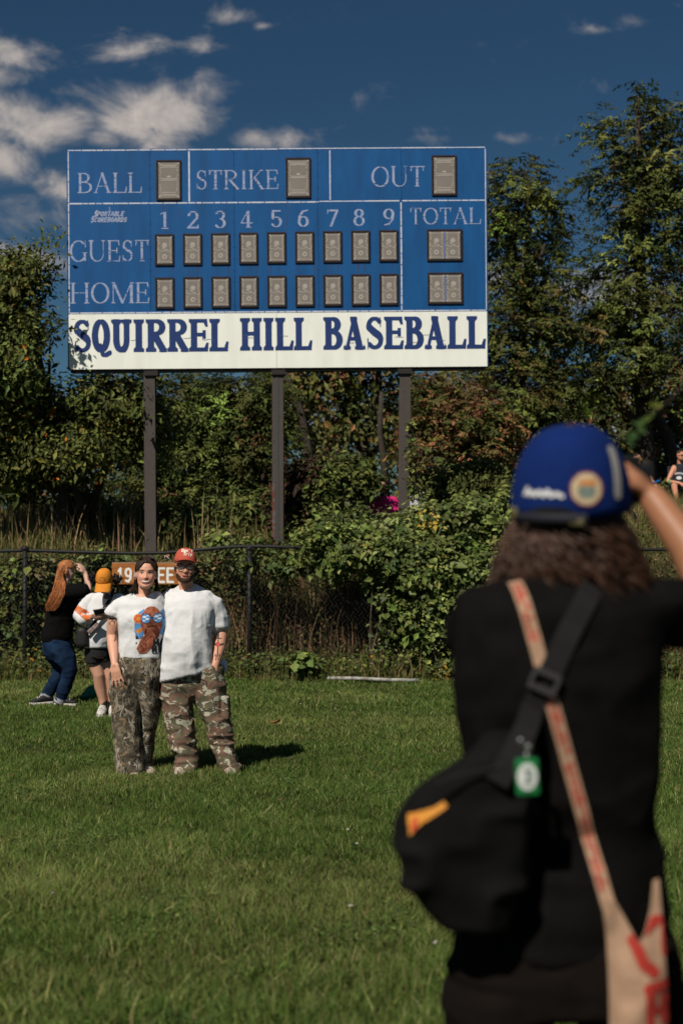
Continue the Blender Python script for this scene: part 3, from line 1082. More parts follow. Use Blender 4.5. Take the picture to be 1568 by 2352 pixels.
    mp.inputs['Scale'].default_value = (60, 1, 5)
    n = nt.nodes.new('ShaderNodeTexNoise')
    n.inputs['Scale'].default_value = 1.0
    nt.links.new(tcn.outputs['Object'], mp.inputs[0])
    nt.links.new(mp.outputs[0], n.inputs['Vector'])
    mr = nt.nodes.new('ShaderNodeMapRange')
    mr.inputs[1].default_value = .42
    mr.inputs[2].default_value = .75
    mr.inputs[4].default_value = .5
    nt.links.new(n.outputs[0], mr.inputs[0])
    nt.links.new(mr.outputs[0], b.inputs['Alpha'])
    for i in range(9):
        cxp = 378 + i * 64.25
        for (yy, hh) in ((609, 27), (709, 8)):
            for k in range(2):
                mb = MB()
                xx = cxp + rr.uniform(-20, 18)
                ww = rr.uniform(3, 9)
                h2 = hh * rr.uniform(.6, 1)
                mb.add([P(xx, yy - i * .7, .0014), P(xx + ww, yy - i * .7, .0014), P(xx + ww * .7, yy + h2 - i * .7, .0014), P(xx + ww * .2, yy + h2 - i * .7, .0014)], [(0, 3, 2, 1)])
                mb.build('rust_run', rm_, root)
    for (xx, yy, ww, h2) in ((986, 603, 7, 25), (1018, 603, 5, 24), (1000, 455, 6, 70), (656, 458, 8, 80), (374, 470, 6, 60), (410, 470, 5, 40), (1000, 703, 6, 10)):
        MB().add([P(xx, yy, .0014), P(xx + ww, yy, .0014), P(xx + ww * .8, yy + h2, .0014), P(xx + ww * .2, yy + h2, .0014)], [(0, 3, 2, 1)]).build('rust_run', rm_, root)
    # creases worn into the big letters' vinyl
    crease = material('crease_pale', (.10, .16, .33), rough=.5)
    mbc = MB()
    for (x0, x1, y) in ((463, 492, 779), (556, 584, 776), (556, 580, 770), (930, 956, 789), (968, 985, 772), (862, 880, 779), (793, 812, 788), (905, 925, 776), (1005, 1020, 784), (420, 440, 775), (640, 660, 772), (300, 312, 779)):
        pts = [P(x0 + (x1 - x0) * k / 5, y + rr.uniform(-1.2, 1.2), .0042) for k in range(6)]
        mbc.tube(pts, .0025, 4, False)
    mbc.build('vinyl_creases', crease, root)['kind'] = 'stuff'
    # sign-panel fixing heads along the sheets
    riv = MB()
    for s in seams[1:-1]:
        for k in range(14):
            p = P(s - 3, 350 + k * 27, .0)
            riv.box(p, (.010, .008, .010))
            p = P(s + 3, 350 + k * 27, .0)
            riv.box(p, (.010, .008, .010))
    for k in range(60):
        riv.box(P(165 + k * 16, 344.5, 0), (.010, .009, .010))
    riv.build('rivets', blue_side, root)['kind'] = 'stuff'

    # carrying beam, posts and the lugs on top
    plate('beam', 160, 846, 1112, 851.5, -.19, -.03, black)
    for k, (px, pyb) in enumerate(((345, 1275), (637.5, 1275), (927.5, 1180))):
        hw = .082
        x = W(px, 900, BY).x + (px - 637) * 0.000002
        zt = P(px, 846).z
        zb = float(ground_z(x, BY)) - .4
        mb = MB()
        lean = (.02, 0, -.02)[k] * -1
        h = zt - zb
        Ml = Matrix.Rotation(lean * .35, 4, 'Y')
        c = Vector((x + lean * .3, BY + .115, (zt + zb) / 2 - .004))
        mb.box(c + Vector((0, -.07, 0)), (2 * hw, .014, h), Ml)          # front flange
        mb.box(c + Vector((0, .07, 0)), (2 * hw, .014, h), Ml)           # rear flange
        mb.box(c + Vector((.05, 0, 0)), (.012, .126, h), Ml)             # web
        o = mb.build('post', steel, root)
        if k == 1:
            mb = MB()                                                    # old red paint and a raised rib on the middle post
            mb.box(c + Vector((-.058, -.079, -1.1)), (.045, .004, 2.4), Ml)
            mb.build('red_paint', material('old_red_paint', (.12, .035, .025), rough=.8, color2=(.11, .10, .09), vscale=14), o)
            mb = MB()
            mb.box(c + Vector((-.005, -.080, 0)), (.034, .006, h), Ml)
            mb.build('rib', material('post_rib_dark', (.05, .055, .055), rough=.7), o)
        plate('post_cap', px - 16, 849, px + 16, 860, -.20, .0, black)
        plate('post_lug', px + (1, 0, -4)[k], 336.5, px + 10 + (1, 0, -4)[k], 339.6, -.12, -.06, material('lug_rust', (.06, .03, .022), rough=.9))
    return root


scoreboard = build_scoreboard()

# ================================================================== chain-link fence
FY = 18.8


def build_fence():
    z0 = float(ground_z(0, FY))
    root = empty('chain_link_fence', (0, FY, z0), 'black chain link fence with round posts and top rail behind the people', 'fence')
    blk = material('fence_black', (.010, .010, .010), rough=.6, spec=.3, color2=(.05, .045, .04), vscale=40)
    blk.node_tree.nodes['Map Range'].inputs[1].default_value = .66
    blk.node_tree.nodes['Map Range'].inputs[2].default_value = .72
    wire = material('fence_wire_black', (.015, .015, .014), rough=.5)
    # posts every three metres, two of them free of the vines
    pxs = [58 - 515, 58, 573, 573 + 515, 573 + 1030]
    rail = []
    for px in pxs:
        top = W(px, 1262, FY)
        mb = MB()
        mb.tube([(top.x, FY, z0 - .25), (top.x, FY, top.z - .02)], .032, 12)
        o = mb.build('post', blk, root, smooth=True)
        mb = MB()
        mb.ellipsoid((top.x, FY, top.z + .012), (.044, .044, .04), nu=12, nv=8)
        mb.tube([(top.x - .05, FY, top.z), (top.x + .05, FY, top.z)], .036, 10)
        mb.build('post_cap', blk, o, smooth=True)
    pts = []
    for px, py in ((-500, 1264), (-200, 1266), (0, 1266), (58, 1264), (180, 1268), (300, 1271), (380, 1270), (470, 1262), (520, 1257), (573, 1255), (640, 1256), (700, 1258), (760, 1262), (900, 1262), (1100, 1262), (1400, 1262), (1700, 1263), (2000, 1263)):
        pts.append(W(px, py, FY))
    mb = MB()
    mb.tube(pts, .024, 10)
    mb.build('top_rail', blk, root, smooth=True)
    # woven wire, too fine to pick apart: zigzag pairs
    xa, xb = pts[0].x, pts[-1].x
    px_ = np.array([p.x for p in pts]); pz_ = np.array([p.z for p in pts])
    pitch = .056
    V, Q = [], []
    n = 0
    r = .0028
    xs = np.arange(-4.9, 5.2, pitch)
    nz = 31
    for i, x in enumerate(xs):
        zt = np.interp(x, px_, pz_) - .01
        k = np.arange(nz)
        zz = z0 + .03 + (zt - z0 - .03) * k / (nz - 1)
        for ph in (0,):
            xx = x + np.where((k + ph) % 2 == 0, -pitch / 2, pitch / 2)
            yy = FY + np.where((k + i) % 2 == 0, -.004, .004) - .036
            for dx, dy in ((-r, -r), (r, -r), (0, r)):
                V.append(np.stack([xx + dx, yy + dy, zz], 1))
            a = np.arange(nz - 1)
            for s in range(3):
                t = (s + 1) % 3
                Q.append(np.stack([n + s * nz + a, n + t * nz + a, n + t * nz + a + 1, n + s * nz + a + 1], 1))
            n += 3 * nz
    o = mesh_np('wire_mesh', np.vstack(V), np.vstack(Q), wire, root)
    o['kind'] = 'stuff'
    return root


fence = build_fence()

# ================================================================== distance sign hung on the fence
def build_distance_sign():
    y = FY - .062
    a, b = W(258, 1293, y), W(428, 1342, y)
    s = y / FPX
    c = (a + b) / 2
    root = empty('distance_sign', (c.x, y, b.z), 'brown wooden outfield distance sign with routed white lettering on the fence', 'sign')
    wood = bpy.data.materials.new('stained_wood')
    wood.use_nodes = True
    nt = wood.node_tree
    bs = nt.nodes['Principled BSDF']
    bs.inputs['Roughness'].default_value = .55
    tc = nt.nodes.new('ShaderNodeTexCoord')
    mp = nt.nodes.new('ShaderNodeMapping')
    mp.inputs['Scale'].default_value = (3, 8, 42)
    n = nt.nodes.new('ShaderNodeTexNoise')
    n.inputs['Scale'].default_value = 1.5
    n.inputs['Detail'].default_value = 6
    n.inputs['Distortion'].default_value = .6
    cr = nt.nodes.new('ShaderNodeValToRGB')
    cr.color_ramp.elements[0].position = .35
    cr.color_ramp.elements[0].color = (.25, .075, .014, 1)
    cr.color_ramp.elements[1].position = .65
    cr.color_ramp.elements[1].color = (.46, .165, .026, 1)
    nt.links.new(tc.outputs['Object'], mp.inputs[0])
    nt.links.new(mp.outputs[0], n.inputs['Vector'])
    nt.links.new(n.outputs[0], cr.inputs[0])
    nt.links.new(cr.outputs[0], bs.inputs['Base Color'])
    w, h = b.x - a.x, a.z - b.z
    mb = MB()
    mb.box((c.x, y, c.z), (w, .045, h), bevel=.006)
    board = mb.build('board', wood, root)
    mb = MB()
    mb.box((c.x, y, a.z + .004), (w - .004, .046, .012), bevel=.003)
    mb.build('weathered_top_edge', material('grey_edge', (.22, .17, .13), rough=.9), board)
    wm = material('sign_white', (.78, .77, .74), rough=.6)
    X, Y = grid2(0, w, 0, h, .004)
    hh = 31 * s
    base = (1342 - 1336.5) * s
    for ch, px in (('1', 271.5), ('9', 287.5), ('0', 310), ('F', 343), ('E', 363.5), ('E', 384), ('T', 405)):
        m = sans_mask(X, Y, ch, (px - 258) * s, base, hh, .52 if ch != '1' else .42, .17)
        V, Q = runs_mesh(m, a.x, b.z, .004)
        V[:, 1] = y - .0245
        MB().add(V, Q).build('letter', wm, root)
    mb = MB()
    for px in (300, 400):
        p = W(px, 1292, y)
        mb.tube([(p.x, y + .02, p.z - .04), (p.x, y + .05, p.z + .05), (p.x, y + .06, p.z + .12)], .004, 6)
    mb.build('hanging_wire', material('fence_wire_black', (0, 0, 0)), root)
    return root


build_distance_sign()


# ================================================================== white pipe on the grass below the vines
def build_pipe():
    a, b = W(752, 1574, 18.3), W(962, 1576.5, 18.1)
    a.z = float(lawn_z(np.array([a.x]), np.array([a.y]))[0]) + .05
    b.z = float(lawn_z(np.array([b.x]), np.array([b.y]))[0]) + .05
    mb = MB()
    mb.tube([a, a.lerp(b, .3) + Vector((0, 0, .006)), a.lerp(b, .7) + Vector((0, 0, -.004)), b], .024, 12)
    o = mb.build('loose_pipe', material('pipe_white', (.36, .35, .33), rough=.6, color2=(.18, .16, .13), vscale=18), smooth=True)
    tag(o, 'white loose pipe lying in the grass under the vine hedge', 'pipe')


build_pipe()
# ================================================================== vegetation
def leaf_mesh(P, N, size, aspect, col, droop=0.3, rs=None):
    """one bent diamond per leaf. P points, N facing normals, size lengths"""
    r = rs or rng
    n = len(P)
    N = N / np.maximum(np.linalg.norm(N, axis=1, keepdims=True), 1e-9)
    D = r.normal(size=(n, 3))
    D[:, 2] -= droop * 2
    D -= N * (D * N).sum(1, keepdims=True)
    D /= np.maximum(np.linalg.norm(D, axis=1, keepdims=True), 1e-9)
    S = np.cross(D, N)
    L = size[:, None]
    w = L * aspect / 2
    a = P
    b = P + D * L * .45 + S * w + N * w * .25
    c = P + D * L - N * L * .10
    d = P + D * L * .45 - S * w + N * w * .25
    V = np.stack([a, b, c, d], 1).reshape(-1, 3)
    i = np.arange(n)[:, None] * 4
    T = np.concatenate([i + np.array([0, 1, 2]), i + np.array([0, 2, 3])], 0)
    C = np.repeat(col, 4, axis=0)
    return V, T, C


def rand_dirs(n, r=None):
    d = (r or rng).normal(size=(n, 3))
    return d / np.linalg.norm(d, axis=1, keepdims=True)


LEAFMAT = material('leaf', (.05, .07, .02), rough=.6, spec=.15, attr='Col', transl=.26)
LEAFGLOSS = material('vine_leaf', (.08, .1, .03), rough=.5, spec=.22, attr='Col', transl=.22)
BARK = material('bark', (.045, .035, .027), rough=.95, var=.35, vscale=14, bump=.6, bscale=40)
BARKPALE = material('bark_pale', (.12, .09, .065), rough=.95, var=.35, vscale=14, bump=.6, bscale=40)


VEG = 1.3


def palette(cols, wts, n, jitter=.22, r=None):
    r = r or rng
    cols = np.array(cols, float)
    k = r.choice(len(cols), n, p=np.array(wts) / sum(wts))
    c = cols[k] * np.exp(r.normal(0, jitter, (n, 1)))
    return VEG * c * np.exp(r.normal(0, .07, (n, 3)))


def frond_points(centers, outs, nper, rach, r):
    """drooping compound sprays: leaflets in rows along rachises"""
    P, N = [], []
    for c, o in zip(centers, outs):
        for k in range(nper):
            d = o * .9 + r.normal(0, .55, 3)
            d[2] = d[2] * .5 - .05
            d /= np.linalg.norm(d)
            L = rach * r.uniform(.6, 1.25)
            st = c + r.normal(0, rach * .45, 3)
            side = np.cross(d, [0, 0, 1.0])
            side /= np.linalg.norm(side) + 1e-9
            m = 7
            t = np.linspace(.1, 1, m)
            ax = st + d * (t * L)[:, None]
            ax[:, 2] -= .35 * L * t ** 2
            for sgn in (-1, 1):
                P.append(ax + side * sgn * rach * .10)
                nn = np.tile(np.array([0, 0, 1.0]) * .8 + o * .6, (m, 1)) + r.normal(0, .28, (m, 3))
                N.append(nn)
    return np.vstack(P), np.vstack(N)


def make_tree(name, label, base, puffs, clumps, per, leaf, aspect, cols, wts, seed, trunk_r=.14, bark=None, group=None, category='tree',
              frond=False, clump_r=.3, top=None, extra_limbs=(), trunk_pts=None, upness=.6, clump_var=.36, mat=None, twigs=True, shell=.55):
    """puffs: list of (centre Vector, (rx, ry, rz)). crown = leaves round clump points spread through the puffs"""
    r = np.random.default_rng(seed)
    base = Vector(base)
    root = empty(name, base, label, category, group)
    vol = np.array([p[1][0] * p[1][2] for p in puffs])
    cnt = np.maximum(3, (clumps * vol / vol.sum()).astype(int))
    C, O, owner = [], [], []
    for i, ((c, rr), n) in enumerate(zip(puffs, cnt)):
        d = rand_dirs(n, r)
        rad = r.uniform(shell ** 2, 1, n) ** .5
        # lumpy outline
        lump = 1 + .25 * vnoise(d * 2.3 + i * 7.1 + seed)
        C.append(np.array(c) + d * (rad * lump)[:, None] * np.array(rr))
        O.append(d)
        owner += [i] * n
    C = np.vstack(C)
    O = np.vstack(O)
    n = len(C)
    # ---- wood
    mb = MB()
    cen = np.mean([np.array(p[0]) for p in puffs], 0)
    tp = Vector(top) if top is not None else Vector((cen[0], cen[1], max(p[0].z for p in puffs)))
    tr = trunk_pts or [base - Vector((0, 0, .3))] + [base.lerp(tp, t) + Vector((r.normal(0, .10), r.normal(0, .08), 0)) for t in (.2, .4, .6, .8)] + [tp]
    rad = [trunk_r * (1 - .82 * k / (len(tr) - 1)) for k in range(len(tr))]
    rad[0] *= 1.25
    mb.tube(tr, rad, 9)
    for i, (c, rr) in enumerate(puffs):
        c = Vector(c)
        # leave the trunk below the puff
        h = [abs((t.z) - (c.z - rr[2] * .9 - .3)) for t in tr]
        k = int(np.argmin(h))
        k = min(max(1, k), len(tr) - 2)
        s = Vector(tr[k])
        mid = s.lerp(c, .5) + Vector((0, 0, -.12 * (c - s).length))
        q = [s, s.lerp(mid, .5), mid, mid.lerp(c, .55), c]
        r0 = rad[k] * .55
        mb.tube(q, [r0, r0 * .85, r0 * .7, r0 * .5, r0 * .3], 6)
    if twigs:
        for j in range(0, n, 2 if n > 500 else 1):
            c = Vector(puffs[owner[j]][0])
            e = Vector(C[j])
            s = c.lerp(e, r.uniform(.0, .3))
            m = s.lerp(e, .5) + Vector(r.normal(0, .06, 3))
            mb.tube([s, m, e], [.016, .011, .005], 3, False)
    for pts, r0 in extra_limbs:
        mb.tube(pts, [r0 * (1 - .6 * k / (len(pts) - 1)) for k in range(len(pts))], 8)
    mb.build('trunk', bark or BARK, root, smooth=True)
    # ---- leaves
    cc = palette(cols, wts, n, clump_var, r)
    if frond:
        P, N = frond_points(C, O, per, clump_r, r)
        cl = np.repeat(cc, per * 14, axis=0)
        cl = cl * np.exp(r.normal(0, .10, (len(cl), 1)))
    else:
        P = np.repeat(C, per, axis=0) + r.normal(0, clump_r * .55, (n * per, 3)) * np.array([1, 1, .75])
        N = np.repeat(O, per, axis=0) * .8 + np.array([0, -.25, upness]) + r.normal(0, .42, (n * per, 3))
        cl = np.repeat(cc, per, axis=0)
        alt = palette(cols, wts, len(cl), .15, r)
        pick = r.random(len(cl)) < .22
        cl[pick] = alt[pick]
        cl = cl * np.exp(r.normal(0, .11, (len(cl), 1)))
    sz = leaf * np.exp(r.normal(0, .32, len(P)))
    V, T, Cc = leaf_mesh(P, N, sz, aspect, cl, .35, r)
    mesh_np('crown', V, T, mat or LEAFMAT, root, colors=Cc)
    return root


def puff(px, py, Y, rx, ry, ryd=None):
    s = Y / FPX
    return (W(px, py, Y), (rx * s, ryd if ryd is not None else (rx + ry) / 2 * s, ry * s))


def gbase(px, Y):
    x = W(px, 1215, Y).x
    return Vector((x, Y, float(ground_z(x, Y))))


G_DK, G_MD, G_YL, RUST, ORANGE = (.042, .055, .015), (.085, .098, .024), (.125, .130, .030), (.135, .066, .032), (.42, .13, .015)

# broadleaf tree at the board's end, turning orange in places
make_tree('fruit_tree', 'broad green tree with scattered orange leaves beside the end of the scoreboard', gbase(70, 21.3),
          [puff(-34, 705, 21.0, 110, 90), puff(62, 650, 20.9, 40, 70, .5), puff(-144, 690, 21.2, 110, 100), puff(-19, 830, 20.9, 95, 110, .7), puff(64, 800, 20.45, 26, 110, .25), puff(72, 965, 21.5, 140, 90, .6), puff(116, 780, 20.30, 7, 60, .08),
           puff(242, 930, 21.3, 120, 60, .7), puff(-88, 930, 21, 110, 120), puff(322, 985, 21.6, 80, 75), puff(172, 1030, 21.0, 120, 60), puff(12, 1060, 21.4, 120, 60), puff(26, 620, 21, 50, 40), puff(94, 575, 20.8, 12, 40, .18)],
          900, 52, .090, .46, [G_DK, G_MD, G_YL, ORANGE], [.30, .46, .20, .03], 11, .13, clump_r=.30, upness=.5,
          trunk_pts=[gbase(140, 21.6) - Vector((0, 0, .3)), W(150, 1130, 21.6), W(120, 1030, 21.5), W(110, 920, 21.4), W(85, 800, 21.2), W(60, 660, 21.1)],
          extra_limbs=[([W(195, 1190, 21.5), W(165, 1090, 21.4), W(130, 1020, 21.2), W(60, 960, 21.1), W(-20, 930, 21)], .07), ([W(205, 1180, 21.7), W(240, 1080, 21.6), W(255, 1000, 21.5), W(270, 930, 21.5)], .08)])

# sumac-like thicket between the two left posts
make_tree('sumac_tree', 'dense dark green sumac thicket between the outer and middle scoreboard posts', gbase(470, 28),
          [puff(430, 930, 27.5, 85, 70), puff(540, 920, 27.5, 95, 62), puff(400, 1050, 27.5, 90, 80), puff(520, 1040, 27.5, 110, 85), puff(600, 1000, 27.5, 55, 90), puff(450, 1150, 27.5, 110, 60), puff(580, 1130, 27.5, 80, 70), puff(340, 1130, 27.5, 80, 70),
           puff(610, 890, 27.5, 40, 40)],
          380, 9, .095, .36, [G_DK, G_MD, (.10, .12, .03), RUST], [.34, .4, .2, .04], 12, .10, frond=True, clump_r=.38)

# wood behind the board: individual trees
make_tree('locust_tree', 'forked dark trunked tree seen under the board between middle and far posts', gbase(830, 31),
          [puff(740, 880, 31, 90, 70), puff(860, 870, 31.5, 90, 60), puff(700, 980, 31, 60, 60), puff(800, 960, 31, 60, 45), puff(900, 960, 31.5, 60, 60), puff(780, 760, 31, 130, 80), puff(690, 850, 31, 60, 60)],
          230, 26, .15, .5, [G_DK, (.10, .10, .03), G_YL, RUST], [.3, .35, .25, .12], 13, .16, clump_r=.42,
          trunk_pts=[gbase(835, 31) - Vector((0, 0, .3)), W(838, 1060, 31), W(832, 1000, 31), W(800, 930, 31), W(787, 850, 31), W(790, 760, 31)],
          extra_limbs=[([W(832, 1005, 31), W(850, 960, 31), W(868, 880, 31), W(872, 800, 31)], .12), ([W(715, 1150, 30), W(708, 1030, 30), W(690, 940, 30), W(665, 880, 30), W(640, 820, 30)], .11),
                       ([W(885, 1150, 30), W(882, 1060, 30), W(872, 990, 30), W(876, 900, 30)], .10)])
make_tree('rust_tree', 'rust and olive leaved tree behind the far scoreboard post', gbase(1040, 27.5),
          [puff(1000, 970, 27.5, 60, 45), puff(1080, 980, 27.5, 75, 50), puff(1010, 1060, 27, 70, 45), puff(1110, 1070, 27, 75, 50), puff(1040, 900, 28, 70, 45), puff(1150, 1010, 27.5, 50, 60), puff(960, 1020, 28, 35, 55), puff(980, 900, 28, 40, 40)],
          260, 7, .09, .42, [(.16, .085, .038), (.10, .092, .028), G_MD, G_DK], [.42, .3, .2, .15], 14, .12, frond=True, clump_r=.34, bark=BARKPALE,
          extra_limbs=[([W(935, 990, 28), W(960, 930, 28), W(1010, 905, 28), W(1040, 900, 28)], .07), ([W(1140, 1110, 28), W(1110, 1010, 28), W(1085, 930, 28), W(1060, 870, 28)], .10)])
make_tree('honey_locust', 'feathery green honey locust rising just past the far end of the scoreboard', gbase(1190, 30),
          [puff(1175, 400, 30, 52, 34), puff(1215, 450, 30, 62, 42), puff(1160, 480, 30, 55, 50), puff(1270, 490, 30, 40, 26), puff(1180, 560, 30, 80, 55), puff(1235, 560, 30, 55, 45),
           puff(1150, 660, 30, 65, 65), puff(1225, 670, 30, 70, 60), puff(1290, 640, 30, 40, 32), puff(1170, 780, 29.8, 90, 70), puff(1260, 780, 29.8, 70, 70), puff(1190, 900, 29.5, 100, 70), puff(1120, 840, 30, 45, 80), puff(1280, 900, 29.8, 60, 60)],
          400, 6, .10, .40, [G_DK, G_MD, (.12, .135, .032), (.115, .08, .03)], [.30, .46, .20, .06], 15, .17, frond=True, clump_r=.34,
          extra_limbs=[([W(1200, 720, 30), W(1215, 660, 29.6), W(1238, 600, 29.6), W(1250, 560, 29.6)], .06)])
make_tree('honey_locust', 'tallest feathery honey locust standing at the edge of the picture', gbase(1490, 31),
          [puff(1477, 225, 31, 26, 34), puff(1470, 280, 31, 62, 32), puff(1545, 295, 31, 50, 34), puff(1395, 310, 31, 60, 26), puff(1440, 350, 31, 70, 40), puff(1540, 380, 31, 80, 50),
           puff(1395, 420, 31, 52, 40), puff(1480, 440, 31, 80, 50), puff(1600, 450, 31, 90, 80), puff(1430, 505, 31, 60, 34), puff(1520, 530, 31, 90, 55), puff(1400, 590, 31, 45, 30),
           puff(1470, 620, 31, 90, 55), puff(1580, 640, 31, 90, 80), puff(1400, 690, 30.8, 75, 50), puff(1490, 730, 30.8, 110, 60), puff(1360, 770, 30.6, 70, 55), puff(1450, 820, 30.6, 110, 60), puff(1560, 840, 30.6, 100, 80), puff(1380, 860, 30.5, 80, 45), puff(1330, 640, 31, 22, 18)],
          560, 6, .102, .40, [G_DK, G_MD, (.115, .13, .032), (.115, .078, .03)], [.30, .44, .20, .08], 16, .22, frond=True, clump_r=.36)
make_tree('dark_tree', 'shady leaning dark tree behind the seated spectators', gbase(1500, 36),
          [puff(1420, 930, 36, 110, 60), puff(1540, 950, 36, 90, 70), puff(1340, 960, 36, 90, 60), puff(1300, 1040, 36, 80, 60), puff(1480, 1040, 35, 60, 40), puff(1580, 1060, 36, 60, 80), puff(1400, 1060, 35.5, 90, 60), puff(1230, 1080, 36, 70, 55), puff(1220, 980, 36, 80, 60)],
          330, 26, .16, .5, [G_DK, (.05, .052, .016), RUST, G_YL], [.45, .3, .14, .12], 17, .22, clump_r=.45,
          trunk_pts=[gbase(1568, 34) - Vector((0, 0, .3)), W(1550, 1080, 34), W(1530, 1000, 34), W(1495, 940, 34), W(1470, 900, 34), W(1440, 850, 34)],
          extra_limbs=[([W(1478, 1120, 34), W(1478, 1010, 34), W(1472, 930, 34), W(1478, 860, 34)], .12)])
_far = [(-150, 47), (60, 44), (230, 48), (420, 44), (600, 50), (760, 46), (930, 44), (1080, 48), (1240, 45), (1420, 50), (1600, 46)]
_flab = ['far hazy tree behind the fruit tree at the picture edge', 'far tree low behind the fruit tree trunk', 'far tree behind the sumac and first post', 'far tree directly behind the sumac thicket',
         'far pale tree showing beside the middle post', 'far tree behind the forked trunk', 'far tree just beside the far scoreboard post', 'far tree behind the rust leaved tree',
         'far tree below the shorter honey locust', 'far tree behind the photographer cap', 'far tree behind the seated man']
for _i, (_px, _Y) in enumerate(_far):
    _r = random.Random(50 + _i)
    _pf = [puff(_px + _r.uniform(-70, 70), _y + _r.uniform(-25, 25), _Y, _r.uniform(70, 105), _r.uniform(45, 65)) for _y in (900, 960, 1010, 1070, 1130, 1150)]
    make_tree('background_tree', _flab[_i], gbase(_px, _Y), _pf, 120, 22, .21, .55, [(.06, .07, .022), (.10, .10, .03), (.14, .135, .04), RUST], [.35, .35, .2, .12], 60 + _i, .16, clump_r=.55, group='trees in the wood behind the scoreboard', twigs=False)

# understorey bushes on the bank
_bush = [('bush', 'dark reddish bush between the middle and far posts', 21.5, [(690, 1110, 60, 45), (740, 1090, 50, 40), (660, 1160, 45, 40)], [(.030, .016, .010), (.05, .024, .014), G_DK], [.4, .35, .3], .07),
         ('bush', 'pale green leafy bush in front of the forked tree', 21.4, [(790, 1085, 50, 26), (832, 1108, 34, 26), (760, 1120, 46, 34)], [(.07, .09, .022), G_MD, G_DK], [.4, .4, .2], .09),
         ('bush', 'low green bush below the sumac beside the first post', 22.0, [(420, 1195, 60, 40), (500, 1200, 60, 45), (560, 1190, 50, 45), (610, 1170, 40, 50)], [G_DK, G_MD, (.065, .08, .02)], [.4, .4, .2], .08),
         ('bush', 'round green bush on the bank under the fruit tree', 22.6, [(240, 1195, 60, 26), (180, 1150, 50, 30), (300, 1205, 45, 26), (40, 1120, 60, 26)], [G_DK, G_MD, (.07, .08, .02)], [.35, .4, .25], .085),
         ('bush', 'upright leafy bush behind the vine hedge near the far post', 22.2, [(1040, 1110, 60, 34), (1100, 1090, 55, 34), (1150, 1120, 45, 40), (990, 1120, 30, 28)], [G_DK, G_MD, (.08, .092, .024)], [.3, .4, .3], .085),
         ('bush', 'scrubby green bush on the bank beyond the photographer', 24.0, [(1230, 1130, 70, 45), (1320, 1140, 70, 45), (1180, 1180, 60, 40), (1290, 1210, 70, 45)], [G_DK, G_MD, (.08, .085, .03)], [.3, .4, .3], .09)]
for _i, (_n, _l, _Y, _ps, _c, _w, _s) in enumerate(_bush):
    make_tree(_n, _l, gbase(_ps[0][0], _Y), [puff(a, b, _Y, c, d) for a, b, c, d in _ps], 170, 34, _s, .5, _c, _w, 80 + _i, .03, category='bush', clump_r=.22, group='bushes on the bank', twigs=False, shell=.35)

# ------------------------------------------------------------------ vines and hedge on the fence
_hp = [(716, 1238, 19.3, 46, 28, .4), (776, 1220, 19.4, 54, 34, .5), (842, 1220, 19.5, 58, 32, .6), (922, 1216, 19.4, 62, 30, .6), (1005, 1200, 19.3, 66, 40, .6), (1090, 1192, 19.2, 75, 48, .6), (1170, 1190, 19.2, 70, 60, .6), (1270, 1210, 19.2, 80, 60, .6),
       (720, 1262, 18.9, 52, 36, .35), (800, 1262, 18.85, 56, 42, .4), (885, 1272, 18.75, 60, 52, .45), (760, 1305, 18.9, 26, 18, .2), (860, 1330, 18.8, 26, 24, .2), (980, 1290, 18.6, 65, 65, .45), (1060, 1300, 18.6, 60, 75, .45), (1130, 1320, 18.6, 60, 85, .45), (655, 1292, 18.9, 36, 26, .25), (915, 1375, 18.75, 34, 34, .2), (968, 1420, 18.65, 34, 40, .2), (990, 1490, 18.6, 30, 40, .2), (900, 1440, 18.8, 18, 26, .14), (1035, 1545, 18.5, 30, 16, .15), (560, 1290, 19.0, 30, 18, .2), (598, 1262, 19.2, 34, 12, .25)] + [(600 + 43 * k + 14 * math.sin(k * 2.7), 1186 + 14 * math.sin(k * 1.9), 19.5, 5 + 3 * (k % 3), 14 + 6 * (k % 4), .12) for k in (3, 4, 5, 9, 10, 11, 12, 13)] + [(600, 1258, 19.2, 30, 12, .2), (520, 1250, 19.2, 30, 18, .2),
       (1010, 1400, 18.55, 45, 55, .3), (1070, 1430, 18.5, 40, 70, .3), (1110, 1470, 18.5, 40, 70, .3), (1040, 1510, 18.5, 28, 40, .2), (1180, 1430, 18.6, 60, 90, .3), (1270, 1420, 18.6, 60, 110, .3)]
_hl = []
_r = random.Random(3)
for k in range(16):
    _x = _r.uniform(860, 1120)
    _p = [W(_x + _r.uniform(-20, 20), 1570, 18.75)]
    for yy in (1500, 1430, 1360, 1290):
        _x += _r.uniform(-22, 22)
        _p.append(W(_x, yy + _r.uniform(-15, 15), 18.7 + _r.uniform(-.1, .2)))
    _hl.append((_p, _r.uniform(.008, .022)))
_hl.append(([W(1000, 1300, 18.6), W(1012, 1360, 18.5), W(998, 1420, 18.45), W(994, 1480, 18.4), W(1000, 1515, 18.4), W(1045, 1530, 18.4), W(1110, 1570, 18.4)], .024))
make_tree('vine_hedge', 'big mound of bright green vines smothering the fence beside the photographer', gbase(950, 19.0), [puff(a, b, c, d, e, f) for a, b, c, d, e, f in _hp],
          1300, 34, .075, .70, [(.045, .062, .016), (.085, .108, .026), (.14, .165, .042), (.20, .22, .068), (.36, .24, .035)], [.28, .38, .25, .09, .008], 21, .03, category='hedge', clump_r=.165, upness=.9, mat=LEAFGLOSS, clump_var=.22, shell=.6,
          extra_limbs=_hl, bark=BARKPALE, trunk_pts=[gbase(950, 19.0), W(950, 1480, 19.0), W(945, 1400, 19.1), W(955, 1330, 19.2), W(960, 1260, 19.3), W(950, 1200, 19.4)])
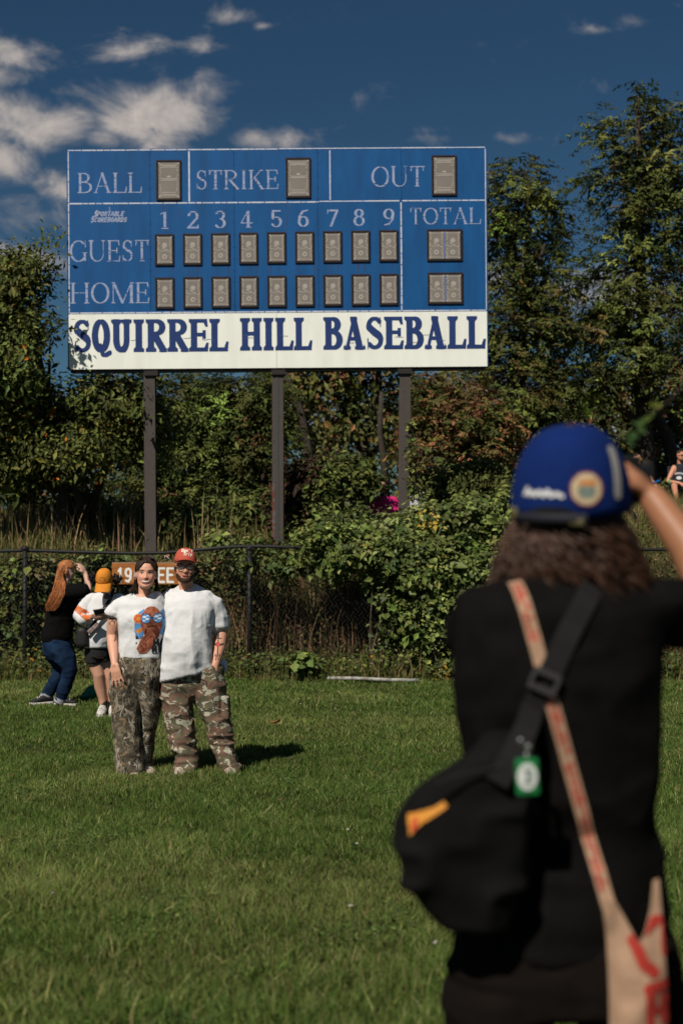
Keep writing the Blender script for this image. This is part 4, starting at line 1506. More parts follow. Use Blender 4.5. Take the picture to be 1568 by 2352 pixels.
_vp = [(_x + _r.uniform(-14, 14), _y + _r.uniform(-12, 12), 19.25 + _r.uniform(-.12, .2), _r.uniform(34, 52), _r.uniform(26, 40), .22) for _x in range(-60, 260, 52) for _y in (1310, 1370, 1430, 1490)]
make_tree('fence_vine', 'green creeper filling the fence behind the red haired person', gbase(100, 19.3), [puff(*a) for a in _vp], 520, 26, .085, .7,
          [(.04, .055, .015), (.08, .098, .024), (.14, .155, .04), (.11, .09, .035)], [.38, .38, .2, .08], 22, .02, category='vine', clump_r=.17, upness=.7, mat=LEAFGLOSS, shell=.3)
_vp = [(_x + _r.uniform(-14, 14), _y + _r.uniform(-12, 12), 19.5 + _r.uniform(-.15, .25), _r.uniform(30, 46), _r.uniform(22, 34), .22) for _x in range(270, 560, 56) for _y in (1300, 1360, 1430, 1490)]
make_tree('fence_vine', 'sparser olive creeper on the fence behind the couple', gbase(410, 19.5), [puff(*a) for a in _vp], 330, 20, .075, .62,
          [(.04, .05, .015), (.075, .085, .024), (.12, .125, .036), (.13, .08, .036)], [.36, .36, .16, .16], 23, .02, category='vine', clump_r=.18, upness=.7, shell=.3)
make_tree('creeper', 'thin ivy climbing the far scoreboard post', gbase(945, 20.62), [puff(943, 980 + 22 * k, 20.62, 3.0, 12, .03) for k in range(8)], 40, 5, .065, .7, [G_DK, G_MD, G_YL], [.3, .4, .2], 24, .008, category='vine', clump_r=.05, shell=.2)
# a small leafy maple seedling at the foot of the fence
make_tree('seedling', 'small bright seedling with lobed leaves at the foot of the fence', gbase(690, 18.45), [puff(690, 1520, 18.45, 26, 18, .14)], 26, 6, .11, .8, [(.08, .12, .03), (.12, .15, .04)], [.6, .4], 25, .008, category='plant', clump_r=.09, upness=1.2, shell=.2)


# ------------------------------------------------------------------ stalks and long grass
def blades(name, pts, h, width, col, label, lean=.25, mat=None, seg=3, category='grass', seed=1, kind='stuff'):
    r = np.random.default_rng(seed)
    n = len(pts)
    a = r.uniform(0, 2 * np.pi, n)
    lv = np.stack([np.cos(a), np.sin(a), 0 * a], 1) * (np.abs(r.normal(0, lean, n)) * h)[:, None]
    wa = r.uniform(-.9, .9, n)
    wv = np.stack([np.cos(wa), np.sin(wa), 0 * wa], 1) * (width / 2)[:, None]
    V, Q, T = [], [], []
    ts = np.linspace(0, 1, seg + 1)
    for t in ts[:-1]:
        c = pts + lv * t ** 2 + np.array([0, 0, 1.0]) * (h * t * (1 - .18 * t))[:, None]
        k = (1 - t * .55)
        V += [c - wv * k, c + wv * k]
    V.append(pts + lv + np.array([0, 0, 1.0]) * (h * .84)[:, None])
    V = np.stack(V, 1)                                       # n, 2*seg+1, 3
    m = 2 * seg + 1
    i = (np.arange(n) * m)[:, None]
    Q = np.concatenate([i + np.array([2 * k, 2 * k + 1, 2 * k + 3, 2 * k + 2]) for k in range(seg - 1)], 0) if seg > 1 else np.zeros((0, 4), int)
    T = i + np.array([2 * seg - 2, 2 * seg - 1, 2 * seg])
    o = mesh_np(name, V.reshape(-1, 3), [Q, T], mat or GRASSMAT, colors=np.repeat(col, m, axis=0))
    tag(o, label, category, kind=kind)
    return o


GRASSMAT = material('grass_blade', (.05, .07, .02), rough=.6, spec=.12, attr='Col', transl=.18)


def scatter(n, x0, x1, y0, y1, r):
    x = r.uniform(x0, x1, n)
    y = r.uniform(y0, y1, n)
    return np.stack([x, y, lawn_z(x, y)], 1)


_q = np.random.default_rng(31)
# dry stalks behind the fence
_p = scatter(1000, -1.6, 2.4, 18.95, 20.2, _q)
blades('dry_stalks', _p, _q.uniform(.3, 1.5, len(_p)), _q.uniform(.006, .014, len(_p)), palette([(.16, .095, .05), (.10, .06, .033), (.22, .15, .085), (.05, .045, .02)], [.35, .35, .15, .2], len(_p), r=_q), 'dry brown stalks standing behind the fence', .14, seed=2)
_p = scatter(900, -4.9, -1.3, 19.0, 19.9, _q)
blades('dry_stalks', _p, _q.uniform(.5, 1.4, len(_p)), _q.uniform(.005, .013, len(_p)), palette([(.13, .085, .045), (.08, .055, .03), (.055, .06, .02)], [.3, .35, .35], len(_p), r=_q), 'thin dry stalks tangled in the creeper', .2, seed=3)
_p = scatter(800, 2.4, 5.2, 18.95, 20.2, _q)
blades('dry_stalks', _p, _q.uniform(.5, 1.4, len(_p)), _q.uniform(.006, .015, len(_p)), palette([(.17, .10, .055), (.11, .065, .035), (.06, .05, .022)], [.4, .35, .3], len(_p), r=_q), 'dry brown stalks at the picture edge beyond the photographer', .16, seed=4)
# small leaves through the brush
_n = 36000
_pp = np.stack([_q.uniform(-1.6, 5.0, _n), _q.uniform(19.1, 20.4, _n), 0 * _q.random(_n)], 1)
_pp[:, 2] = ground_z(_pp[:, 0], _pp[:, 1]) + _q.uniform(0, 1, _n) ** 1.15 * 1.35
_keep = fbm(_pp * np.array([2.2, 1.5, 1.6]), 3, 5) > -.10
_pp = _pp[_keep]
_V, _T, _C = leaf_mesh(_pp, rand_dirs(len(_pp), _q) + np.array([0, -.5, .5]), _q.uniform(.03, .075, len(_pp)), .5, palette([(.04, .05, .014), (.075, .075, .024), (.11, .065, .03), (.16, .10, .05)], [.4, .25, .25, .12], len(_pp), .3, _q), .3, _q)
tag(mesh_np('brush_leaves', _V, _T, LEAFMAT, colors=_C), 'tangled brown and green brush leaves behind the fence', 'brush', kind='stuff')
# long grass and weeds along the foot of the fence
_p = scatter(9000, -5.2, 5.4, 18.25, 19.1, _q)
_hh = np.where(_q.random(len(_p)) < .25, _q.uniform(.2, .45, len(_p)), _q.uniform(.07, .2, len(_p))) * (1 + .4 * vnoise(_p * 1.3))
blades('long_grass', _p, _hh, _q.uniform(.007, .014, len(_p)), palette([(.06, .075, .018), (.10, .11, .03), (.17, .12, .055), (.04, .052, .014)], [.35, .25, .22, .2], len(_p), r=_q), 'unmown grass along the foot of the fence', .45, seed=5)
_n = 9000
_pp = scatter(_n, -5.2, 5.4, 18.3, 19.15, _q)
_pp[:, 2] += _q.uniform(0, 1, _n) ** 1.5 * .32 * (1 + .6 * vnoise(_pp * 1.7, 3))
_V, _T, _C = leaf_mesh(_pp, rand_dirs(_n, _q) * .6 + np.array([0, -.3, 1]), _q.uniform(.035, .08, _n), .75, palette([(.04, .055, .014), (.075, .09, .022), (.12, .13, .035), (.25, .11, .02)], [.4, .35, .2, .02], _n, .25, _q), .2, _q)
tag(mesh_np('ground_ivy', _V, _T, LEAFGLOSS, colors=_C), 'low creeping weeds edging the lawn under the fence', 'weeds', kind='stuff')
# bank beyond the fence: rough grass
for _nm, _lab, _x0, _x1, _y0, _y1, _cnt, _h0, _h1, _pal in (
        ('bank_grass', 'rough straw coloured grass on the bank above the fence rail', -6.5, -1.0, 19.8, 23.8, 11000, .18, .58, [(.075, .085, .022), (.12, .105, .035), (.22, .16, .075), (.05, .06, .016)]),
        ('bank_grass', 'rough grass on the bank behind the middle and far posts', -1.0, 3.0, 19.8, 25, 5000, .18, .55, [(.06, .07, .02), (.10, .09, .03), (.17, .12, .06), (.04, .05, .014)]),
        ('bank_grass', 'dry grass on the slope in front of the seated spectators', 2.6, 9.5, 19.8, 31.5, 16000, .10, .42, [(.085, .09, .024), (.14, .12, .045), (.23, .17, .085), (.05, .06, .018)])):
    _p = scatter(_cnt, _x0, _x1, _y0, _y1, _q)
    _k = vnoise(_p * .9, 8)
    blades(_nm, _p, _q.uniform(_h0, _h1, len(_p)) * (1 + .5 * _k), _q.uniform(.010, .020, len(_p)), palette(_pal, [.34, .25, .2, .21], len(_p), r=_q), _lab, .3, seed=_cnt)
_p = scatter(260, -6.0, -1.6, 20.8, 22.8, _q)
blades('straw_stems', _p, _q.uniform(.6, 1.15, len(_p)), _q.uniform(.012, .02, len(_p)), palette([(.26, .18, .09), (.2, .13, .07)], [.6, .4], len(_p), r=_q), 'tall bleached straw stems on the bank by the picture edge', .22, seed=77)
_p = scatter(90, 1.7, 3.2, 19.8, 21.5, _q)
blades('straw_stems', _p, _q.uniform(.7, 1.35, len(_p)), _q.uniform(.010, .016, len(_p)), palette([(.26, .18, .09), (.2, .13, .07)], [.6, .4], len(_p), r=_q), 'tall bleached straw stems behind the vine hedge by the photographer', .2, seed=78)


# ------------------------------------------------------------------ a sapling beside the photographer whose twig hangs into view
def build_sapling():
    b = Vector((2.7, 4.4, float(ground_z(2.7, 4.4))))
    root = empty('sapling', b, 'slender sapling out to the side whose leafy twig droops past the blue cap', 'tree')
    tip = W(1444, 1015, 3.2)
    mb = MB()
    mb.tube([b - Vector((0, 0, .2)), b + Vector((.05, 0, 1.2)), b + Vector((-.1, -.1, 2.3)), b + Vector((-.5, -.4, 3.0))], [.03, .025, .018, .012], 8)
    p0, p1 = b + Vector((-.5, -.4, 3.0)), W(1530, 925, 3.2)
    mb.tube([p0, p0.lerp(p1, .5) + Vector((0, 0, .12)), p1, W(1485, 960, 3.2), tip], [.008, .004, .0018, .0012, .001], 5)
    mb.build('trunk', BARK, root, smooth=True)
    r = np.random.default_rng(5)
    P, N, S, C = [], [], [], []
    for (px, py, n, c) in ((1508, 938, 2, (.18, .21, .035)), (1496, 948, 2, (.10, .15, .025)), (1478, 963, 3, (.045, .085, .018)), (1468, 975, 3, (.034, .07, .016)), (1455, 993, 3, (.035, .08, .02)), (1448, 1008, 3, (.025, .06, .018))):  # sunlit look put in the leaf colours: bright at top, dark toward tip
        for k in range(n):
            P.append(np.array(W(px + r.uniform(-6, 6), py + r.uniform(-6, 6), 3.2 + r.uniform(-.03, .03))))
            N.append(np.array([r.normal(0, .4), -1, r.normal(.2, .4)]))
            S.append(r.uniform(.020, .03)); C.append(c)
    top = np.array(b + Vector((-.3, -.2, 2.9)))
    for k in range(260):
        P.append(top + r.normal(0, .38, 3) + np.array([.25, .1, .1])); N.append(r.normal(0, 1, 3) + np.array([0, 0, .8])); S.append(r.uniform(.05, .09)); C.append((.05, .08, .02))
    V, T, Cc = leaf_mesh(np.array(P), np.array(N), np.array(S), .6, np.array(C), .4, r)
    mesh_np('crown', V, T, LEAFMAT, root, colors=Cc)


build_sapling()
# ================================================================== people
SKIN = material('skin_fair', (.60, .335, .235), rough=.48, spec=.35, attr='Col', var=.05, vscale=30, bump=.05, bscale=200)
SKIN_TAN = material('skin_tan', (.50, .26, .17), rough=.5, spec=.35, attr='Col', var=.06, vscale=30)
HAIR_BROWN = material('hair_dark_brown', (.030, .017, .011), rough=.62, spec=.2, var=.35, vscale=60)
HAIR_RED = material('hair_red', (.36, .13, .042), rough=.55, spec=.3, var=.55, vscale=55)
HAIR_CURL = material('hair_curly_brown', (.052, .022, .011), rough=.5, spec=.4, var=.5, vscale=25)
BEARD = material('beard_brown', (.045, .022, .012), rough=.8, var=.4, vscale=140)
TEE_WHITE = material('cotton_white', (.65, .65, .655), rough=.9, spec=.1, var=.03, vscale=14, bump=.6, bscale=15)
TEE_BLACK = material('cotton_black', (.0065, .006, .0058), rough=1.0, spec=.03, var=.2, vscale=16, bump=.15, bscale=50)
DENIM = material('denim_blue', (.006, .016, .040), rough=.9, spec=.1, color2=(.010, .026, .062), vscale=7, var=.25, bump=.25, bscale=120)


def camo(name, cols, scale, streak=None, stretch=(1, 1, 1)):
    m = bpy.data.materials.new(name)
    m.use_nodes = True
    nt = m.node_tree
    b = nt.nodes['Principled BSDF']
    b.inputs['Roughness'].default_value = .92
    b.inputs['Specular IOR Level'].default_value = .1
    tc = nt.nodes.new('ShaderNodeTexCoord')
    mp = nt.nodes.new('ShaderNodeMapping')
    mp.inputs['Scale'].default_value = stretch
    nt.links.new(tc.outputs['Object'], mp.inputs[0])
    cur = None
    for k, (c, thr, off) in enumerate(cols):
        if k == 0:
            rgb = nt.nodes.new('ShaderNodeRGB')
            rgb.outputs[0].default_value = (*c, 1)
            cur = rgb.outputs[0]
            continue
        n = nt.nodes.new('ShaderNodeTexNoise')
        n.inputs['Scale'].default_value = scale * (1 + .13 * k)
        n.inputs['Detail'].default_value = 2.0
        n.inputs['Distortion'].default_value = 1.1
        ad = nt.nodes.new('ShaderNodeVectorMath')
        ad.operation = 'ADD'
        ad.inputs[1].default_value = (off, off * 1.7, off * .6)
        nt.links.new(mp.outputs[0], ad.inputs[0])
        nt.links.new(ad.outputs[0], n.inputs['Vector'])
        mr = nt.nodes.new('ShaderNodeMapRange')
        mr.inputs[1].default_value = thr
        mr.inputs[2].default_value = thr + .018
        nt.links.new(n.outputs[0], mr.inputs[0])
        mx = nt.nodes.new('ShaderNodeMix')
        mx.data_type = 'RGBA'
        nt.links.new(mr.outputs[0], mx.inputs[0])
        nt.links.new(cur, mx.inputs[6])
        mx.inputs[7].default_value = (*c, 1)
        cur = mx.outputs[2]
    if streak:
        for (sc, st, wd, c, off, thr) in streak:
            mp2 = nt.nodes.new('ShaderNodeMapping')
            mp2.inputs['Scale'].default_value = st
            mp2.inputs['Rotation'].default_value = (0, off, 0)
            mp2.inputs['Location'].default_value = (off, off, off)
            nt.links.new(tc.outputs['Object'], mp2.inputs[0])
            nz = nt.nodes.new('ShaderNodeTexNoise')
            nz.inputs['Scale'].default_value = 9
            nt.links.new(tc.outputs['Object'], nz.inputs['Vector'])
            mxv = nt.nodes.new('ShaderNodeMix')
            mxv.data_type = 'RGBA'
            mxv.inputs[0].default_value = .12
            nt.links.new(mp2.outputs[0], mxv.inputs[6])
            nt.links.new(nz.outputs[1], mxv.inputs[7])
            v = nt.nodes.new('ShaderNodeTexNoise')
            v.inputs['Scale'].default_value = sc
            v.inputs['Detail'].default_value = 2.5
            v.inputs['Distortion'].default_value = .8
            nt.links.new(mxv.outputs[2], v.inputs['Vector'])
            ab = nt.nodes.new('ShaderNodeMath')
            ab.operation = 'SUBTRACT'
            ab.inputs[1].default_value = .5
            nt.links.new(v.outputs[0], ab.inputs[0])
            ab2 = nt.nodes.new('ShaderNodeMath')
            ab2.operation = 'ABSOLUTE'
            nt.links.new(ab.outputs[0], ab2.inputs[0])
            mr = nt.nodes.new('ShaderNodeMapRange')
            mr.inputs[1].default_value = wd
            mr.inputs[2].default_value = wd * 1.5
            mr.inputs[3].default_value = 1
            mr.inputs[4].default_value = 0
            nt.links.new(ab2.outputs[0], mr.inputs[0])
            n3 = nt.nodes.new('ShaderNodeTexNoise')
            n3.inputs['Scale'].default_value = 6 + off
            nt.links.new(tc.outputs['Object'], n3.inputs['Vector'])
            mr3 = nt.nodes.new('ShaderNodeMapRange')
            mr3.inputs[1].default_value = thr
            mr3.inputs[2].default_value = thr + .05
            nt.links.new(n3.outputs[0], mr3.inputs[0])
            mu = nt.nodes.new('ShaderNodeMath')
            mu.operation = 'MULTIPLY'
            nt.links.new(mr.outputs[0], mu.inputs[0])
            nt.links.new(mr3.outputs[0], mu.inputs[1])
            mx = nt.nodes.new('ShaderNodeMix')
            mx.data_type = 'RGBA'
            nt.links.new(mu.outputs[0], mx.inputs[0])
            nt.links.new(cur, mx.inputs[6])
            mx.inputs[7].default_value = (*c, 1)
            cur = mx.outputs[2]
    nt.links.new(cur, b.inputs['Base Color'])
    n2 = nt.nodes.new('ShaderNodeTexNoise')
    n2.inputs['Scale'].default_value = 90
    bp = nt.nodes.new('ShaderNodeBump')
    bp.inputs['Strength'].default_value = .2
    bp.inputs['Distance'].default_value = .01
    nt.links.new(tc.outputs['Object'], n2.inputs['Vector'])
    nt.links.new(n2.outputs[0], bp.inputs['Height'])
    nt.links.new(bp.outputs[0], b.inputs['Normal'])
    return m


CAMO_WOOD = camo('woodland_camo', [((.165, .100, .070), 0, 0), ((.098, .092, .056), .53, 3.1), ((.050, .043, .034), .63, 9.7), ((.14, .12, .078), .58, 5.5), ((.40, .385, .29), .575, 14.2)], 8.5, stretch=(1, 1, 1.5))
CAMO_TREE = camo('branch_camo', [((.095, .078, .055), 0, 0), ((.045, .036, .027), .56, 2.0), ((.165, .15, .10), .585, 6.0), ((.26, .17, .09), .63, 11.0)], 15.0,
                 streak=[(5.0, (2.2, 2.2, .6), .016, (.36, .33, .26), .35, .46), (6.0, (2.0, 2.0, .6), .014, (.28, .25, .19), -.45, .46), (10, (1.6, 1.6, .8), .014, (.42, .39, .33), .9, .50)])


class Person:
    def __init__(self, label, px, Y, group=None):
        self.Y = Y
        self.s = Y / FPX
        x = W(px, 1215, Y).x
        self.root = empty('person', (x, Y, float(lawn_z(np.array([x]), np.array([Y]))[0])), label, 'person', group)
        self.body = MB()

    def J(self, px, py, dy=0.0):
        """a joint that the photograph shows at px,py; dy = offset in depth (seen at that same pixel)"""
        return W(px, py, self.Y + dy)

    def rings(self, spec):
        out = []
        for e in spec:
            l, r, y, dep = e[:4]
            dyc = e[4] if len(e) > 4 else 0.0
            tilt = e[5] if len(e) > 5 else 0.0
            lean = e[6] if len(e) > 6 else 0.0          # back edge higher than the front
            c = self.J((l + r) / 2, y, dyc)
            out.append((c, Vector(((r - l) / 2 * self.s, 0, tilt / 2 * self.s)), Vector((0, dep, lean))))
        return out

    def limb(self, mb, pts, radpx, n=14, flat=None):
        mb.capsule([self.J(*p) for p in pts], [r * self.s for r in radpx], n, flat)

    def cloth(self, name, mb, mat, voxel=.008, smooth=3, folds=(), parent=None):
        """folds: (freq xyz, amplitude, seed, zmin, zmax)"""
        V, F, N = mb.remesh(voxel, smooth)
        L = V - np.array(self.root.location)
        d = np.zeros(len(V))
        for (fr, amp, sd, z0, z1) in folds:
            w = 1.0
            if z0 is not None:
                w = np.clip((L[:, 2] - z0) / .06, 0, 1) * np.clip((z1 - L[:, 2]) / .06, 0, 1)
            q = L * np.array(fr)
            q = q + .35 * np.stack([vnoise(q * .7, sd + 11), vnoise(q * .7, sd + 12), vnoise(q * .7, sd + 13)], 1)
            nz = vnoise(q, sd)
            d += amp * w * (1 - 2 * np.abs(nz)) * .8 + amp * w * .3 * vnoise(q * 2.1, sd + 5)
        V = V + N * d[:, None]
        o = mesh_np(name, V, F, mat, parent or self.root, smooth=True)
        o['_n'] = 0
        del o['_n']
        self.last = (V, F)
        return o

    def skin(self, mat, base, voxel=.006, smooth=2, tints=()):
        V, F, N = self.body.remesh(voxel, smooth)
        col = np.tile(np.array(base), (len(V), 1))
        for (c, rad, tint, amt) in tints:
            w = np.exp(-((V - np.array(c)) ** 2).sum(1) / rad ** 2) * amt
            col = col * (1 - w[:, None]) + np.array(tint) * w[:, None]
        self.skinVF = (V, F)
        self.bvh = bvh_of(V, F)
        return mesh_np('body', V, F, mat, self.root, colors=col, smooth=True)


def head_frame(chin, yaw=0.0, pitch=0.0, roll=0.0):
    """local x right in the picture, y into the head, z up; yaw>0 turns the face towards picture right, pitch>0 looks down"""
    R = Matrix.Rotation(math.radians(yaw), 4, 'Z') @ Matrix.Rotation(math.radians(pitch), 4, 'X') @ Matrix.Rotation(math.radians(roll), 4, 'Y')
    return Matrix.Translation(chin) @ R


HZ = [0, .03, .07, .12, .20, .30, .42, .52, .62, .72, .82, .90, .96, 1.0]
HW = [.07, .135, .185, .22, .252, .275, .295, .312, .322, .318, .288, .228, .15, .03]
HFY = [.30, .345, .365, .372, .375, .372, .365, .36, .372, .362, .315, .235, .15, .03]
HBY = [-.16, -.12, -.06, .02, .14, .25, .34, .385, .405, .40, .355, .275, .18, .03]


def add_head(mb, M, H, jaw=1.0, nose=1.0, ears=True):
    nz, na = 44, 40
    zs = np.concatenate([np.linspace(0, .9, nz - 10), np.linspace(.915, 1.0, 10)])
    ang = np.linspace(0, 2 * np.pi, na, endpoint=False)
    V = []
    for z in zs:
        w = np.interp(z, HZ, HW)
        if z < .35:
            w *= 1 + (jaw - 1) * (1 - z / .35)
        f, b = np.interp(z, HZ, HFY), np.interp(z, HZ, HBY)
        ym = (b - f) / 2 * 0 + (b - f) * .5
        ry = (f + b) / 2
        c, s = np.cos(ang), np.sin(ang)
        p = np.where(s < 0, 2.25, 2.0)
        x = w * np.sign(c) * np.abs(c) ** (2 / p)
        y = (b - f) / 2 + ry * np.sign(s) * np.abs(s) ** (2 / p)
        V.append(np.stack([x, y, np.full(na, z)], 1))
    V = np.vstack(V)

    def bump(c, r, d):
        nonlocal V
        w = np.exp(-(((V - np.array(c)) / np.array(r)) ** 2).sum(1))
        V = V + w[:, None] * np.array(d)
    bump((0, -.40, .355), (.055, .12, .065), (0, -.13 * nose, -.01))      # nose tip
    bump((0, -.38, .46), (.045, .12, .09), (0, -.055 * nose, 0))          # bridge
    for sx in (-1, 1):
        bump((sx * .135, -.34, .50), (.075, .12, .05), (0, .05, 0))       # eye socket
        bump((sx * .14, -.36, .60), (.10, .12, .04), (0, -.018, 0))       # brow
        bump((sx * .19, -.30, .36), (.08, .12, .08), (sx * .018, -.03, 0))  # cheek
        bump((sx * .055, -.40, .335), (.03, .1, .03), (sx * .012, -.02, 0))  # nostril
    bump((0, -.39, .215), (.09, .1, .035), (0, -.03, 0))                  # lips
    bump((0, -.38, .155), (.10, .1, .03), (0, .02, 0))
    bump((0, -.36, .06), (.08, .1, .06), (0, -.025, 0))                   # chin
    n0 = len(V)
    V = np.vstack([V, [[0, V[:na, 1].mean(), -.005]], [[0, 0.0, 1.003]]])
    V = V * H
    V = V @ np.array(M.to_3x3()).T + np.array(M.translation)
    idx = np.arange(nz * na).reshape(nz, na)
    q = np.stack([idx[:-1], np.roll(idx[:-1], -1, 1), np.roll(idx[1:], -1, 1), idx[1:]], -1).reshape(-1, 4)
    t = [(n0, (k + 1) % na, k) for k in range(na)] + [(n0 + 1, idx[-1][k], idx[-1][(k + 1) % na]) for k in range(na)]
    mb.add(V, q, t)
    if ears:
        for sx in (-1, 1):
            mb.ellipsoid(M @ Vector((sx * .325 * H, .03 * H, .44 * H)), (.030 * H, .075 * H, .125 * H), M @ Matrix.Rotation(sx * .25, 4, 'Z'), 12, 10)


def add_hand(mb, wrist, d, n, thumb=1, scale=1.0, curl=.25, spread=.10, curls=None):
    d = Vector(d).normalized()
    n = Vector(n)
    n = (n - d * n.dot(d)).normalized()
    sd = d.cross(n) * thumb                      # towards the thumb
    k = scale
    L = [.066, .078, .073, .056]
    for i in range(4):
        off = (1.5 - i) * .0205 * k
        a = wrist + sd * off * .55
        kn = wrist + d * (.088 - .006 * abs(i - 1.2)) * k + sd * off
        mb.capsule([a, a.lerp(kn, .55) + n * .003, kn], [.0150 * k, .0145 * k, .0105 * k], 10)
        cu = curls[i] if curls else curl * (1 + .12 * i)
        dd = (d + sd * spread * (1.5 - i)).normalized()
        p = kn
        pts, rr = [kn - dd * .01], [.0098 * k]
        for j, (fr, cm) in enumerate(((.45, .6), (.31, 1.0), (.24, .8))):
            ax = dd.cross(n).normalized()
            dd = Matrix.Rotation(-cu * cm, 3, ax) @ dd if True else dd
            p = p + dd * L[i] * fr * k
            pts.append(p)
            rr.append((.0092 - .0009 * j) * k)
        mb.capsule(pts, rr, 10)
    t0 = wrist + d * .018 * k + sd * .022 * k
    t1 = t0 + (d * .6 + sd * .75 - n * .25).normalized() * .038 * k
    t2 = t1 + (d * .85 + sd * .40 - n * .2).normalized() * .030 * k
    t3 = t2 + (d * .95 + sd * .1 - n * .25).normalized() * .024 * k
    mb.capsule([t0, t1, t2, t3], [.014 * k, .012 * k, .0105 * k, .009 * k], 10)


def face_paint(P, M, H, spec, parent, name='face'):
    """spec: list of (part name, fn(X,Z)->mask in units of H, material)"""
    cell = .0016
    x0, x1, z0, z1 = -.34 * H, .34 * H, .05 * H, .75 * H
    X, Z = grid2(x0, x1, z0, z1, cell)
    for (nm, fn, mat) in spec:
        m = fn(X / H, Z / H)
        idx = np.where(m, 0, -1)
        decal(nm, idx, x0, z0, cell, [mat], M, P.bvh, parent, lift=.0022, reach=.5, skip=.62 * H)


def strand(mb, pts, r, n=5, flat=(1.6, .7)):
    mb.tube(pts, [r * k for k in np.linspace(1, .25, len(pts))], n, False, flat)


def spline(pts, n=10):
    """Catmull-Rom through Vectors"""
    P = [Vector(p) for p in pts]
    P = [P[0] * 2 - P[1]] + P + [P[-1] * 2 - P[-2]]
    out = []
    m = len(P) - 3
    for k in range(n):
        u = k / (n - 1) * m
        i = min(int(u), m - 1)
        t = u - i
        a, b, c, d = P[i:i + 4]
        out.append(.5 * ((2 * b) + (c - a) * t + (2 * a - 5 * b + 4 * c - d) * t * t + (3 * b - a - 3 * c + d) * t ** 3))
    return out


def build_cap(parent, M, H, mat, brim_mat, rim=.64, top=1.10, rx=.365, ryf=.43, ryb=.45, brim_len=.32, brim_w=.33, brim_drop=.06, tilt=0.0, name='cap', brim=True, brim_curve=.10):
    """crown of six panels plus a curved brim, in head units; returns crown object and its (V,F)"""
    nz, na = 14, 48
    T = M @ Matrix.Translation((0, 0, rim * H)) @ Matrix.Rotation(math.radians(tilt), 4, 'X')
    V, Q = [], []
    h = top - rim
    for layer in (1.0, .965):
        for i in range(nz):
            a = (i / (nz - 1)) * math.pi / 2
            cz = math.sin(a)
            cr = math.cos(a) ** .74 if i < nz - 1 else 0.02
            for k in range(na):
                th = 2 * math.pi * k / na
                seam = 1 - .012 * max(0, 1 - abs(((th / (math.pi / 3)) % 1) - .5) * -2 - 1) - .010 * math.exp(-(((((th / (math.pi / 3)) + .5) % 1) - .5) / .06) ** 2)
                x = rx * cr * math.cos(th) * seam
                ry = ryf if math.sin(th) < 0 else ryb
                y = ry * cr * math.sin(th) * seam
                V.append(T @ (Vector((x * layer, y * layer - .0, h * cz * (layer if layer < 1 else 1) + (0 if layer == 1 else -.002))) * H))
    n = nz * na
    for L in (0, 1):
        for i in range(nz - 1):
            for k in range(na):
                a, b = L * n + i * na + k, L * n + i * na + (k + 1) % na
                q = (a, b, b + na, a + na)
                Q.append(q if L == 0 else q[::-1])
    for k in range(na):
        Q.append((k, n + k, n + (k + 1) % na, (k + 1) % na))
    Vn = np.array([tuple(v) for v in V])
    Qc = np.array(Q)
    crown = mesh_np(name, Vn, Qc, mat, parent, smooth=True)
    bt = MB()
    bt.ellipsoid(T @ Vector((0, 0, h * H)), (.022 * H, .022 * H, .014 * H), T, 10, 6)
    bt.build('cap_button', mat, crown, smooth=True)
    if brim:
        V, Q = [], []
        nu, nv = 20, 7
        for lay in (0, 1):
            for i in range(nu + 1):
                th = -math.pi / 2 + (i / nu - .5) * 2.15
                for j in range(nv + 1):
                    t = j / nv
                    bx = rx * math.cos(th) * .99
                    by = ryf * math.sin(th) * .99
                    ex = brim_w * 1.04 * math.sin((i / nu - .5) * math.pi * .93)
                    ey = -ryf - brim_len * (math.cos((i / nu - .5) * math.pi * .93)) ** .55
                    x = bx * (1 - t) + ex * t
                    y = by * (1 - t) + ey * t
                    z = -brim_drop * t - brim_curve * (x / brim_w) ** 2 * (.4 + .6 * t) - lay * .022
                    V.append(T @ (Vector((x, y, z + .012)) * H))
        m = (nu + 1) * (nv + 1)
        for lay in (0, 1):
            for i in range(nu):
                for j in range(nv):
                    a = lay * m + i * (nv + 1) + j
                    q = (a, a + 1, a + nv + 2, a + nv + 1)
                    Q.append(q if lay else q[::-1])
        for i in range(nu):
            a, b = i * (nv + 1) + nv, (i + 1) * (nv + 1) + nv
            Q.append((a, b, b + m, a + m))
        mesh_np('cap_brim', np.array([tuple(v) for v in V]), np.array(Q), brim_mat, crown, smooth=True)
    return crown, (Vn, [Qc]), T


